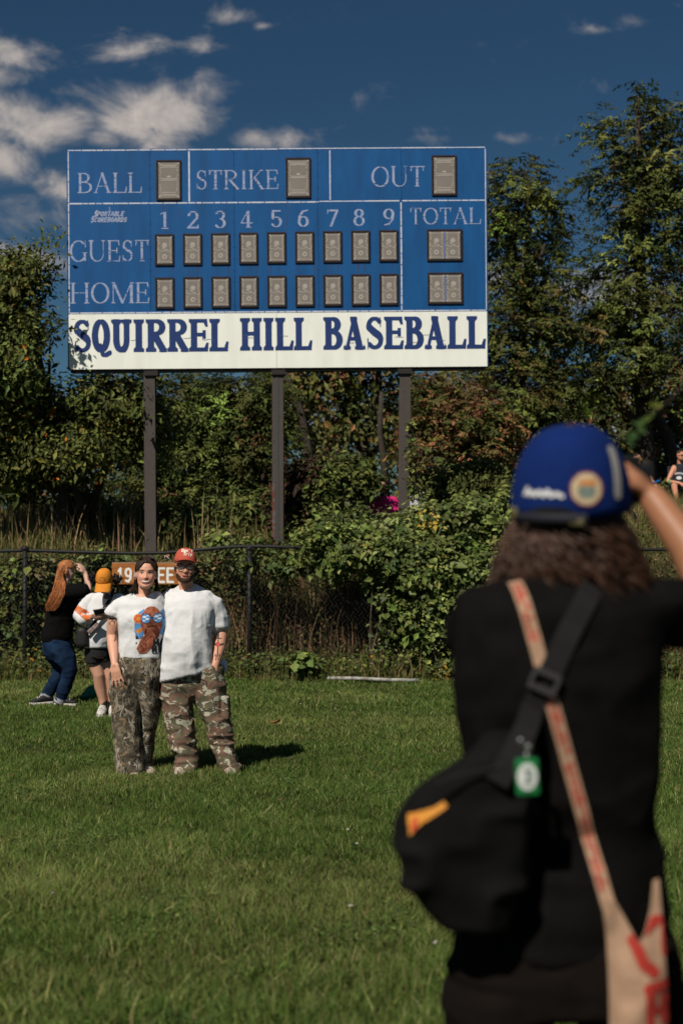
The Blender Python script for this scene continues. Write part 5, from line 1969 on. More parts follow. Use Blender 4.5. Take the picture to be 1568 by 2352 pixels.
def build_shoe(P, name, heel, toe, w, h, mat, sole_mat, parent):
    """heel, toe: ground points; upper by remesh, sole a slab"""
    d = (toe - heel)
    L = d.length
    d.normalize()
    sdv = Vector((-d.y, d.x, 0))
    mb = MB()

    def ring(t, wd, ht, z0):
        c = heel + d * L * t + Vector((0, 0, z0 + ht / 2))
        return (c, sdv * wd / 2, Vector((0, 0, ht / 2)))
    mb.loft([ring(0.0, w * .5, h * .5, .02), ring(.05, w * .72, h * .95, .02), ring(.25, w * .82, h, .02), ring(.45, w * .88, h * .85, .02), ring(.65, w * .98, h * .60, .02), ring(.85, w * .92, h * .45, .02), ring(.97, w * .62, h * .34, .02), ring(1.0, w * .3, h * .2, .02)], 18)
    V, F, N = mb.remesh(.006, 2)
    o = mesh_np(name, V, F, mat, parent, smooth=True)
    sb = MB()

    def sr(t, wd):
        c = heel + d * L * t + Vector((0, 0, .014))
        return (c, sdv * wd / 2, Vector((0, 0, .016)))
    sb.loft([sr(-.02, w * .4), sr(.05, w * .80), sr(.3, w * .86), sr(.65, w * 1.03), sr(.9, w * .9), sr(1.02, w * .45)], 16, power=5)
    sb.build('sole', sole_mat, o)
    lc = MB()
    for k in range(4):
        t = .42 + .09 * k
        z = h * (.88 - .42 * (t - .3)) + .012
        c = heel + d * L * t + Vector((0, 0, z))
        lc.tube([c - sdv * w * .25 - Vector((0, 0, .012)), c + Vector((0, 0, .004)), c + sdv * w * .25 - Vector((0, 0, .012))], .004, 5)
    lc.build('laces', sole_mat, o)['kind'] = 'stuff'
    return o


M_EYEW = material('eye_white', (.62, .58, .55), rough=.3)
M_IRIS = material('eye_dark', (.02, .014, .012), rough=.2)
M_BROWD = material('brow_dark', (.05, .028, .018), rough=.8)
M_LIP = material('lips_rose', (.37, .08, .07), rough=.4)
M_MOUTH = material('mouth_dark', (.10, .02, .02), rough=.5)
M_TEETH = material('teeth', (.72, .68, .60), rough=.25)
M_LASH = material('lash', (.02, .012, .01), rough=.7)
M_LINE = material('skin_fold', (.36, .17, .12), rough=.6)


def face_spec(smile=True, squint=.5, brow=M_BROWD, lips=M_LIP, teeth=True, mouth_w=.13, mz=.215):
    def eyes(X, Z):
        m = np.zeros(X.shape, bool)
        for s in (-1, 1):
            m |= in_ellipse(X, Z, s * .135, .497, .052, .026 * squint + .004)
        return m

    def iris(X, Z):
        m = np.zeros(X.shape, bool)
        for s in (-1, 1):
            m |= in_ellipse(X, Z, s * .135, .498, .020, .026) & in_ellipse(X, Z, s * .135, .497, .052, .026 * squint + .006)
        return m

    def lash(X, Z):
        m = np.zeros(X.shape, bool)
        for s in (-1, 1):
            m |= in_stroke(X, Z, [(s * .080, .498), (s * .11, .518), (s * .15, .522), (s * .195, .503)], .010)
        return m

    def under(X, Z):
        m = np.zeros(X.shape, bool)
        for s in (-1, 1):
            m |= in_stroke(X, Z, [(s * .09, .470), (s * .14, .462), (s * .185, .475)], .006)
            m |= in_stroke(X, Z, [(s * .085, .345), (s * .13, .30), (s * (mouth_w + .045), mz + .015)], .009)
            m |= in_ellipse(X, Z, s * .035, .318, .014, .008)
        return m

    def brows(X, Z):
        m = np.zeros(X.shape, bool)
        for s in (-1, 1):
            m |= in_stroke(X, Z, [(s * .070, .580), (s * .12, .602), (s * .17, .604), (s * .215, .578)], [.018, .020, .017, .008])
        return m
    c = (.062 if teeth else .035) if smile else 0

    def lipm(X, Z):
        up = mz + c * (X / mouth_w) ** 2
        return (np.abs(X) < mouth_w) & (Z < up + .034 * (1 - (X / mouth_w) ** 2) + .006) & (Z > up - .085 * (1 - (X / mouth_w) ** 2) - .006)

    def teethm(X, Z):
        up = mz + c * (X / mouth_w) ** 2
        return (np.abs(X) < mouth_w * .80) & (Z < up + .016 * (1 - (X / mouth_w) ** 2) + .002) & (Z > up - .034 * (1 - (X / mouth_w) ** 2))

    def line(X, Z):
        up = mz + c * (X / mouth_w) ** 2
        return (np.abs(X) < mouth_w * 1.02) & (np.abs(Z - up + .004) < .007)
    out = [('eyebrows', brows, brow), ('eyes', eyes, M_EYEW), ('irises', iris, M_IRIS), ('eyelashes', lash, M_LASH), ('smile_lines', under, M_LINE), ('lips', lipm, lips)]
    out.append(('teeth', teethm, M_TEETH) if teeth else ('mouth_line', line, M_MOUTH))
    return out


def paint_face(P, M, H, spec, parent):
    cell = .0016
    x0, x1, z0, z1 = -.34 * H, .34 * H, .03 * H, .75 * H
    X, Z = grid2(x0, x1, z0, z1, cell)
    for i, (nm, fn, mat) in enumerate(spec):
        idx = np.where(fn(X / H, Z / H), 0, -1)
        o = decal(nm, idx, x0, z0, cell, [mat], M, P.bvh, parent, lift=.0016 + .0005 * i, reach=.5, skip=.62 * H)
        if o:
            o['kind'] = 'stuff'


def shell_of(P, M, H, fn, off, noise, mat, name, parent):
    """a thin layer (beard, scalp hair) lifted off the head where fn(local x,y,z in head units) is true"""
    V, F = P.skinVF
    Mi = np.array(M.inverted())
    L = (V @ Mi[:3, :3].T + Mi[:3, 3]) / H
    keep = fn(L[:, 0], L[:, 1], L[:, 2])
    C = np.array([0, .02, .45])
    D = L - C
    D /= np.linalg.norm(D, axis=1, keepdims=True)
    Dw = D @ np.array(M.to_3x3()).T
    nz = vnoise(L * 22, 3)
    V2 = V + Dw * (off + noise * nz)[:, None]
    faces = []
    for f in F:
        k = keep[f].all(1)
        faces.append(f[k])
    return mesh_np(name, V2, faces, mat, parent, smooth=True)


# ------------------------------------------------------------------ man in the red cap
def build_man():
    P = Person('smiling bearded man in red cap, glasses, plain white tee and camouflage cargo trousers', 460, 11.42)
    R = P.root
    J = P.J
    H = .248
    M = head_frame(J(424.5, 1337.5, -.045), yaw=7, pitch=-2, roll=2)
    b = P.body
    add_head(b, M, H, jaw=1.10)
    P.limb(b, [(429, 1372, .045), (428, 1352, .04), (425, 1322, .035)], [17, 17, 16.5])
    b.loft(P.rings([(414, 446, 1358, .05, .03), (396, 470, 1374, .08, .02), (385, 482, 1400, .12, .01), (386, 476, 1450, .13, 0), (378, 480, 1520, .14, 0), (380, 505, 1570, .12, 0)]))
    P.limb(b, [(484, 1384, .03), (500, 1415, .04), (508, 1452, .05), (503, 1490, .0), (494, 1527, -.055), (491, 1545, -.065)], [20, 19, 16.5, 14.5, 10, 10])
    add_hand(b, J(493, 1530, -.06), Vector((-.12, -.1, -1)), Vector((.6, -.8, 0)), thumb=-1, curl=.3)
    P.limb(b, [(388, 1384, .05), (372, 1430, .15), (345, 1448, .20), (312, 1440, .20)], [18, 16, 13, 10])
    for pts in ([(408, 1560, 0), (418, 1660, 0), (424, 1755, .02)], [(474, 1560, 0), (500, 1660, 0), (530, 1765, .02)]):
        P.limb(b, pts, [24, 17, 11])
    sk = P.skin(SKIN, (.62, .315, .205), .0055, 2, [(M @ (Vector((sx * .19, -.36, .36)) * H), .035, (.64, .24, .16), .6) for sx in (-1, 1)])
    paint_face(P, M, H, face_spec(True, .55, M_BROWD, material('lips_pink', (.46, .16, .13), rough=.4), teeth=False, mouth_w=.105, mz=.205), R)
    shell_of(P, M, H, lambda x, y, z: (z < .30 - .0 * x) & (y < .02) & ~((np.abs(x) < .125) & (z > .165) & (z < .252) & (y < -.2)) & (z > -.05) & ~((z > .24) & (np.abs(x) < .19)) & ~((y > -.12) & (z < .10)), .008, .004, BEARD, 'beard', R)
    shell_of(P, M, H, lambda x, y, z: (np.abs(x) > .24) & (z >= .28) & (z < .50) & (y > -.14) & (y < -.02), .004, .002, BEARD, 'sideburns', R)['kind'] = 'stuff'
    shell_of(P, M, H, lambda x, y, z: (z > .30) & (y > .10) | (z > .72), .007, .004, material('hair_short_brown', (.05, .027, .017), rough=.8), 'hair', R)
    # moustache
    # cap
    red = material('cap_red', (.46, .085, .052), rough=.85, var=.12, vscale=25, bump=.2, bscale=90)
    crown, cvf, T = build_cap(R, M, H, red, red, rim=.655, top=1.11, rx=.372, ryf=.43, ryb=.43, brim_len=.21, brim_w=.335, brim_drop=-.01, tilt=-6, brim_curve=.07)
    X, Y = grid2(-.085, .085, .0, .13, .0016)
    m = sans_mask(X, Y, "Don't", -.034, .060, .024, .60, .24, .14, slant=.15) | sans_mask(X, Y, 'Trip', -.020, .030, .024, .62, .24, .14, slant=.15)
    o = decal('cap_lettering', np.where(m, 0, -1), -.085, 0, .0016, [material('embroidery_cream', (.78, .72, .62), rough=.8)], T @ Matrix.Translation((.0, 0, .012)), bvh_of(*cvf), crown, lift=.002, reach=.4, skip=.25)
    if o:
        o['kind'] = 'stuff'
    st = MB()
    st.tube(spline([J(397, 1289, -.03), J(390, 1284, -.06), J(384, 1279, -.06), J(378, 1276, -.05), J(379, 1282, -.05)], 12), .0022, 5)
    st.build('cap_drawstring', material('string_cream', (.6, .56, .48)), crown)
    # glasses
    g = MB()
    fr = material('glasses_black', (.012, .011, .011), rough=.25, spec=.5)
    for sx in (-1, 1):
        pts = []
        for k in range(25):
            a = 2 * math.pi * k / 24
            ca, sa = math.cos(a), math.sin(a)
            x = sx * .150 + .112 * math.copysign(abs(ca) ** .75, ca)
            z = .492 + (.082 if sa > 0 else .088) * math.copysign(abs(sa) ** .75, sa)
            pts.append(M @ (Vector((x, -.452 + .10 * (abs(x) / .3) ** 2, z)) * H))
        g.tube(pts, .0033, 6, False)
        g.tube([M @ (Vector((sx * .258, -.37, .535)) * H), M @ (Vector((sx * .325, -.25, .53)) * H), M @ (Vector((sx * .335, .0, .50)) * H)], .0036, 6)
    g.tube([M @ (Vector((-.045, -.455, .51)) * H), M @ (Vector((0, -.475, .53)) * H), M @ (Vector((.045, -.455, .51)) * H)], .0036, 6)
    go = g.build('glasses', fr, R, smooth=True)
    lens = bpy.data.materials.new('lens')
    lens.use_nodes = True
    lb = lens.node_tree.nodes['Principled BSDF']
    lb.inputs['Base Color'].default_value = (.8, .8, .8, 1)
    lb.inputs['Roughness'].default_value = .05
    lb.inputs['Specular IOR Level'].default_value = .2
    lb.inputs['Alpha'].default_value = .07
    for sx in (-1, 1):
        lm = MB()
        ring = [M @ (Vector((sx * .150 + .105 * math.cos(2 * math.pi * k / 20), -.452 + .10 * (abs(sx * .150 + .105 * math.cos(2 * math.pi * k / 20)) / .3) ** 2, .490 + .080 * math.sin(2 * math.pi * k / 20))) * H) for k in range(20)]
        lm.add([tuple(v) for v in ring] + [tuple(M @ (Vector((sx * .15, -.45, .49)) * H))], (), [(k, (k + 1) % 20, 20) for k in range(20)])
        lm.build('lens', lens, go, smooth=True)
    er = MB()
    er.tube([M @ (Vector((-.335, .0, .33)) * H) + Vector((0, 0, .01 * math.sin(a))) + Vector((.0, .01 * math.cos(a), 0)) for a in np.linspace(0, 6.28, 12)], .002, 5)
    er.build('earring', material('silver', (.6, .6, .6), rough=.25, metal=1), R)
    # tee
    t = MB()
    t.loft(P.rings([(409, 453, 1349, .068, .035, 3, .024), (397, 467, 1354, .092, .03, 2, .016), (384, 486, 1361, .115, .025, 0, .008), (377, 497, 1378, .14, .015), (374, 498, 1398, .155, .0), (375, 490, 1430, .165, -.012), (374, 483, 1462, .172, -.025), (372, 483, 1492, .176, -.03), (369, 485, 1520, .176, -.025, 8), (367, 487, 1540, .172, -.015, 24), (366, 487, 1549, .168, -.01, 30)]), 36)
    P.limb(t, [(470, 1384, .02), (489, 1394, .03), (498, 1413, .04), (498, 1430, .04)], [26, 26, 24, 23], 20)
    t.loft([(J(499, 1412, .04), Vector((25 * P.s, 0, -.010)), Vector((0, .085, 0))), (J(498, 1438, .045), Vector((24.5 * P.s, 0, -.012)), Vector((0, .085, 0)))], 24)
    P.limb(t, [(394, 1376, .03), (380, 1400, .10), (372, 1420, .15)], [24, 21, 20])
    t.ellipsoid(J(508, 1530, .06), (.045, .05, .06))
    # collar opening shows the neck: tee is cut by the neck skin standing proud
    tee = P.cloth('tee_shirt', t, TEE_WHITE, .0075, 7, [((8, 8, 2.2), .013, 1, .55, 1.30), ((4, 6, 12), .011, 2, .60, .90), ((12, 12, 9), .0055, 4, None, None), ((6, 6, 6), .008, 9, None, None)])
    co = MB()
    co.tube([J(431, 1350, .03) + Vector((math.cos(a) * 25.5 * P.s, math.sin(a) * .074, math.sin(a) * .026 - .004)) for a in np.linspace(0, 2 * math.pi, 33)], .0075, 8, False)
    co.build('collar', TEE_WHITE, tee, smooth=True)
    # trousers
    t = MB()
    t.loft(P.rings([(370, 512, 1528, .135), (369, 516, 1552, .14), (368, 518, 1575, .13), (372, 516, 1595, .10), (385, 505, 1612, .05)]), 32)
    t.loft(P.rings([(374, 438, 1545, .115), (369, 440, 1570, .132), (368, 441, 1596, .128), (371, 442, 1622, .118), (380, 446, 1652, .112), (388, 448, 1690, .105), (396, 451, 1728, .100), (401, 454, 1754, .106, -.01), (400, 455, 1773, .118, -.015)]), 26)
    t.loft(P.rings([(436, 510, 1545, .115), (432, 518, 1570, .132), (438, 520, 1596, .128), (448, 522, 1622, .118), (465, 527, 1652, .112), (478, 534, 1690, .106), (490, 543, 1726, .102), (500, 553, 1752, .108, -.01), (502, 556, 1777, .120, -.015)]), 26)
    tr = P.cloth('cargo_trousers', t, CAMO_WOOD, .0085, 6, [((6, 6, 8), .012, 21, 0, 1.0), ((5, 6, 15), .016, 22, -.1, .36), ((9, 9, 5), .009, 23, .3, 1.0), ((16, 16, 16), .004, 24, None, None)])
    pk = MB()
    pk.loft([(J(514, 1596, -.01), Vector((.020, 0, 0)), Vector((0, .085, 0))), (J(517, 1600, -.01), Vector((.034, 0, 0)), Vector((0, .09, 0))), (J(520, 1645, -.01), Vector((.036, 0, 0)), Vector((0, .09, 0))), (J(522, 1650, -.01), Vector((.026, 0, 0)), Vector((0, .085, 0)))], 18, 3.5)
    P.cloth('cargo_pocket', pk, CAMO_WOOD, .007, 1, [((9, 9, 14), .004, 31, None, None)], parent=tr)
    sw = material('shoe_cream', (.50, .43, .36), rough=.8, color2=(.26, .18, .14), vscale=26)
    so = material('sole_cream', (.60, .55, .48), rough=.8)
    g0 = R.location.z
    for px, nm in ((416, 'shoe'), (528, 'shoe')):
        h0 = J(px, 1700, .05); h0.z = g0 - .028
        t0 = J(px + (-4 if px < 450 else 2), 1700, -.21); t0.z = g0 - .028
        build_shoe(P, nm, h0, t0, .10, .095, sw, so, R)
    # tattoo: dagger through a rose on the forearm
    tb = P.bvh
    X, Y = grid2(-.06, .06, -.12, .12, .0018)
    ink = in_stroke(X, Y, [(0, .105), (0, .06)], .014) | in_stroke(X, Y, [(-.022, .058), (.022, .058)], .007) | in_stroke(X, Y, [(0, .06), (0, -.08)], .010) | in_stroke(X, Y, [(0, -.06), (-.012, -.11)], .005)
    for sx in (-1, 1):
        ink |= in_ellipse(X, Y, sx * .030, .012, .014, .007, sx * .5)
        ink |= in_ellipse(X, Y, sx * .016, -.075, .004, .012) | in_ellipse(X, Y, sx * .009, -.100, .003, .010)
    rose = in_ellipse(X, Y, 0, .010, .019, .019)
    rl = in_ellipse(X, Y, 0, .010, .019, .019) & ~in_ellipse(X, Y, .002, .012, .014, .014) & (Y > .0)
    idx = np.where(ink, 0, -1)
    idx[rose] = 1
    idx[rl] = 0
    decal('tattoo', idx, -.06, -.12, .0018, [material('tattoo_ink', (.045, .040, .038), rough=.6), material('tattoo_red', (.50, .045, .04), rough=.6)], Matrix.Translation(J(500.5, 1483, -.04)) @ Matrix.Rotation(.03, 4, 'Y'), tb, R, lift=.002, reach=.4, skip=.2)['kind'] = 'stuff'
    return P


build_man()


# ------------------------------------------------------------------ woman in the printed tee
def build_woman():
    P = Person('smiling dark haired woman in white tee with colourful portrait print and branch camouflage trousers', 310, 11.35)
    R = P.root
    J = P.J
    H = .240
    M = head_frame(J(334.5, 1352, -.05), yaw=6, pitch=-4, roll=2.5)
    b = P.body
    add_head(b, M, H, jaw=1.10, nose=.85)
    P.limb(b, [(331, 1380, .03), (332, 1362, .03), (332, 1335, .03)], [15, 14, 14])
    b.loft(P.rings([(314, 344, 1366, .045, .025), (292, 356, 1380, .07, .02), (284, 362, 1400, .10, .01), (286, 360, 1450, .10, 0), (282, 358, 1500, .10, 0), (268, 362, 1545, .11, 0)]))
    P.limb(b, [(286, 1394, .02), (269, 1413, .02), (262, 1432, .02), (258, 1460, .035), (259, 1482, -.02), (262, 1506, -.085), (264, 1527, -.135)], [17, 16.8, 16, 13.0, 12.2, 10, 7.8])
    add_hand(b, J(264.5, 1528, -.142), Vector((.17, -.05, -1)), Vector((-.25, -1, 0)), thumb=1, curl=.10, spread=.18, scale=1.08)
    P.limb(b, [(360, 1384, .03), (372, 1420, .12), (400, 1450, .2)], [15, 13, 11])
    for pts in ([(285, 1550, 0), (292, 1660, .0), (298, 1765, .02)], [(338, 1550, .06), (338, 1660, .10), (336, 1755, .12)]):
        P.limb(b, pts, [22, 15, 10])
    P.skin(SKIN, (.64, .335, .225), .0055, 2, [(M @ (Vector((sx * .19, -.37, .36)) * H), .034, (.68, .25, .18), .6) for sx in (-1, 1)])
    paint_face(P, M, H, face_spec(True, .58, M_BROWD, M_LIP, teeth=True, mouth_w=.158, mz=.222), R)
    # hair: a parted cap of hair swept back, lengths behind the neck
    shell_of(P, M, H, lambda x, y, z: ((z > .815 - .30 * np.clip((np.abs(x) - .05) / .22, 0, 1) ** 1.3) | (y > -.12 + .14 * (z < .5))) & (z > .15) & ~((np.abs(x) > .27) & (y < .10) & (z < .58)), .016, .004, HAIR_BROWN, 'hair', R)
    st = MB()
    r = random.Random(5)
    for k in range(170):
        side = r.choice((-1, -1, -1, 1))
        a = r.uniform(.0, 1)
        p0 = Vector((side * r.uniform(.02, .12), -.22 + r.uniform(-.08, .2), 1.0 - .04 * a))
        p1 = Vector((side * r.uniform(.30, .345), .0 + .22 * a, .74))
        p2 = Vector((side * r.uniform(.31, .36), .16 + .2 * a, .42))
        p3 = Vector((side * r.uniform(.30, .42), .22 + .18 * a, .10))
        p4 = Vector((side * r.uniform(.26, .56 if side < 0 else .40), .22 + .22 * a, r.uniform(-.18, .02)))
        if r.random() < .4:
            pts = [p1, p2, p3, p4]
        else:
            pts = [p0 + Vector((side * .1, .05, -.01)), p1, p2, p3, p4]
        strand(st, spline([M @ (p * H) for p in pts], 10), r.uniform(.004, .007))
    st.build('hair_lengths', HAIR_BROWN, R, smooth=True)['kind'] = 'stuff'
    er = MB()
    er.ellipsoid(M @ (Vector((-.335, -.01, .30)) * H), (.006, .006, .008), None, 8, 6)
    er.build('earring', material('gold', (.7, .45, .15), rough=.25, metal=1), R)
    # tee
    t = MB()
    t.loft(P.rings([(309, 348, 1363, .060, .03, 2, .028), (296, 357, 1367, .078, .028, 0, .02), (280, 368, 1373, .098, .02, 0, .008), (269, 375, 1386, .115, .012), (269, 378, 1405, .125, .0), (270, 379, 1428, .135, -.012), (272, 376, 1452, .130, -.010), (272, 372, 1478, .128, -.006), (270, 370, 1500, .130, 0), (269.5, 369.5, 1509, .131, 0)]), 34)
    t.ellipsoid(J(325, 1422, -.055), (.15, .10, .10))
    P.limb(t, [(290, 1388, .01), (273, 1396, .015), (265, 1405, .02)], [19, 19, 19], 20)
    t.loft([(J(270, 1396, .015), Vector((.066, 0, -.020)), Vector((.03, .080, .03))), (J(262, 1408, .018), Vector((.072, 0, -.022)), Vector((.02, .078, .02))), (J(264, 1415, .018), Vector((.072, 0, -.026)), Vector((.0, .078, .0)))], 22)
    P.limb(t, [(358, 1378, .02), (370, 1395, .07), (376, 1412, .12)], [19, 18, 17])
    tee = P.cloth('tee_shirt', t, TEE_WHITE, .007, 6, [((7, 7, 2.8), .010, 41, .76, 1.25), ((5, 5, 10), .0055, 42, None, None), ((12, 12, 9), .004, 43, None, None)])
    tb = bvh_of(*P.last)
    co = MB()
    co.tube([J(328, 1362, .028) + Vector((math.cos(a) * 20.5 * P.s, math.sin(a) * .064, math.sin(a) * .030 - .006)) for a in np.linspace(0, 2 * math.pi, 33)], .006, 8, False)
    co.build('collar', TEE_WHITE, tee, smooth=True)
    # print: painted head with round mirrored glasses, cap flaps of colour, hand and lettering (generic)
    s = P.s
    cell = .0030
    # working grid in pixels about (345, 1440): x right, y up
    x0, x1, y0, y1 = -38, 38, -62, 56
    X, Y = grid2(x0, x1, y0, y1, cell / s)
    cols = [(.30, .085, .040), (.10, .025, .015), (.10, .26, .52), (.75, .78, .82), (.55, .10, .04), (.62, .22, .03), (.015, .015, .02), (.38, .13, .075), (.20, .055, .028)]
    idx = -np.ones(X.shape, int)

    def put(mask, c):
        idx[mask] = c
    put(sd_poly(X, Y, [(-29, 10), (-20, 36), (-8, 44), (-4, 10), (-12, -20), (-22, -24), (-30, -8)]), 2)         # blue side
    put(sd_poly(X, Y, [(20, 30), (34, 44), (36, 10), (30, -18), (22, -10)]), 2)
    put(in_ellipse(X, Y, -20, 22, 11, 11), 5)
    for a in range(6):
        put(in_ellipse(X, Y, -20 + 7 * math.cos(a * 1.05), 22 + 7 * math.sin(a * 1.05), 3.2, 3.2), 4)
    put(sd_poly(X, Y, [(-29, -6), (-14, 2), (-10, -4), (-20, -12)]), 5)
    put(in_ellipse(X, Y, 8, 14, 23, 35) | in_ellipse(X, Y, 8, -8, 17, 22), 0)                                    # head
    nz = fbm(np.stack([X.ravel() * .16, Y.ravel() * .16, 0 * X.ravel()], 1), 3, 4).reshape(X.shape)
    put((idx == 0) & (nz > .16), 7)
    put((idx == 0) & (nz < -.20), 8)
    put((in_ellipse(X, Y, 9, -11, 16, 17) & ~in_ellipse(X, Y, 10, 2, 9, 7)) & (nz < .16), 1)                    # beard
    put(in_stroke(X, Y, [(0, 3), (9, 5), (18, 3)], 4), 1)
    put(in_stroke(X, Y, [(8, 22), (6, 10), (11, 8)], 2), 8)
    put(sd_poly(X, Y, [(-20, -58), (-26, -46), (-14, -22), (6, -4), (12, -8), (8, -18), (16, -28), (8, -44), (-6, -58)]), 0)   # hand
    put(sd_poly(X, Y, [(-20, -58), (-26, -46), (-14, -22), (6, -4), (12, -8), (8, -18), (16, -28), (8, -44), (-6, -58)]) & (nz > .1), 7)
    for q in ([(-10, -26), (2, -12)], [(-6, -30), (8, -18)], [(-22, -46), (-8, -34)], [(-18, -54), (4, -44)], [(-16, -38), (-12, -48), (-4, -44), (-6, -34)]):
        put(in_stroke(X, Y, q, 1.6), 1)
    for cx in (-3.5, 22):
        put(in_ellipse(X, Y, cx, 22, 11.6, 11.6), 6)
        put(in_ellipse(X, Y, cx, 22, 10.2, 10.2), 2)
        for (dx, dy, rx, ry) in ((-3, 4, 4.4, 2.2), (3, -1, 4, 2), (-4, -5, 3, 1.6), (4, 6, 2.6, 1.4)):
            put(in_ellipse(X, Y, cx + dx, 22 + dy, rx, ry), 3)
    put(in_stroke(X, Y, [(8, 24), (11, 24)], 2), 6)
    put(sans_mask(X, Y, 'MA', 12, -40, 13, .75, .32, .20), 6)
    put(sans_mask(X, Y, 'MIL', 9, -55.5, 13, .58, .32, .20), 6)
    put(in_stroke(X, Y, [(9, -58.5), (34, -58.5)], 1.0) | in_stroke(X, Y, [(18, -60.8), (30, -60.8)], .9), 6)
    put(sd_poly(X, Y, [(-28, -24), (-22, -24), (-22, -18), (-25, -18), (-25, -14), (-28, -14)]) | sd_poly(X, Y, [(-29, -34), (-24, -30), (-26, -36)]), 6)
    mats = [material('print_%d' % i, c, rough=.85) for i, c in enumerate(cols)]
    c = J(345, 1440)
    fr = Matrix.Translation((c.x, c.y - .35, c.z)) @ Matrix.Rotation(math.radians(-1), 4, 'Y')
    o = decal('shirt_print', idx, x0 * s, y0 * s, cell, mats, fr, tb, tee, lift=.0026, reach=.6, skip=0)
    o['kind'] = 'stuff'
    # trousers
    t = MB()
    t.loft(P.rings([(266, 369, 1498, .115), (258, 370, 1520, .125), (252, 370, 1545, .13), (254, 368, 1565, .105), (262, 360, 1590, .05)]), 30)
    t.loft(P.rings([(256, 312, 1525, .11, 0), (252, 316, 1550, .13, -.005), (252, 317, 1580, .126, -.01), (257, 319, 1615, .118, -.01), (261, 320, 1650, .11, -.01), (263, 321, 1690, .105, -.01), (266, 324, 1728, .104, -.01), (269, 328, 1756, .112, -.015), (268, 330, 1779, .122, -.02)]), 26)
    t.loft(P.rings([(308, 366, 1525, .11, 0), (308, 369, 1550, .128, .015), (312, 369, 1580, .122, .045), (317, 367, 1615, .112, .07), (319, 362, 1650, .105, .09), (320, 355, 1690, .10, .10), (322, 350, 1725, .098, .11), (323, 349, 1748, .102, .11), (323, 350, 1770, .110, .10)]), 24)
    P.cloth('camouflage_trousers', t, CAMO_TREE, .0085, 6, [((6, 6, 7), .011, 51, 0, 1.05), ((5, 5, 14), .012, 52, -.1, .35), ((9, 9, 4), .009, 53, .3, 1.0), ((16, 16, 16), .0035, 54, None, None)])
    sw = material('shoe_cream', (.6, .5, .4))
    so = material('sole_cream', (.6, .5, .4))
    g0 = R.location.z
    for px, dy in ((303, 0), (340, .12)):
        h0 = J(px - 4, 1700, .08 + dy); h0.z = g0 - .035
        t0 = J(px + 8, 1700, -.16 + dy); t0.z = g0 - .035
        build_shoe(P, 'shoe', h0, t0, .088, .085, sw, so, R)
    # tattoos on the arm: a spotted animal and a leaf
    X, Y = grid2(-.08, .08, -.07, .07, .0018)
    ln = in_stroke(X, Y, [(-.035, .018), (-.015, .030), (.010, .026), (.022, .034), (.036, .020), (.030, .004), (.012, -.004), (.010, -.030), (.002, -.006), (-.022, -.010), (-.030, -.034), (-.036, -.010), (-.035, .018)], .0032)
    for (x, y, q, w) in ((-.018, .012, .008, .006), (.004, .014, .007, .007), (-.008, .0, .005, .004), (.024, .018, .005, .005), (.016, .026, .004, .004)):
        ln |= in_ellipse(X, Y, x, y, q, w)
    ln |= in_stroke(X, Y, [(-.040, .02), (-.046, .038), (-.040, .046)], .003)
    inkm = material('tattoo_ink', (.045, .04, .038))
    o = decal('tattoo', np.where(ln, 0, -1), -.08, -.07, .0018, [inkm], Matrix.Translation(J(261, 1424.5, -.02)), P.bvh, R, lift=.002, reach=.4, skip=.22)
    if o:
        o['kind'] = 'stuff'
    X, Y = grid2(-.03, .03, -.05, .05, .0018)
    ln = np.zeros(X.shape, bool)
    for k in range(6):
        ln |= in_stroke(X, Y, [(-.006, -.035 + .013 * k), (.012, -.025 + .013 * k)], .0035)
    ln |= in_stroke(X, Y, [(.0, -.04), (.006, .045)], .003)
    for (px, py) in ((271, 1426), (265, 1461)):
        o = decal('tattoo', np.where(ln, 0, -1), -.03, -.05, .0018, [inkm], Matrix.Translation(J(px, py, -.02)), P.bvh, R, lift=.002, reach=.4, skip=.22)
        if o:
            o['kind'] = 'stuff'
    return P


build_woman()


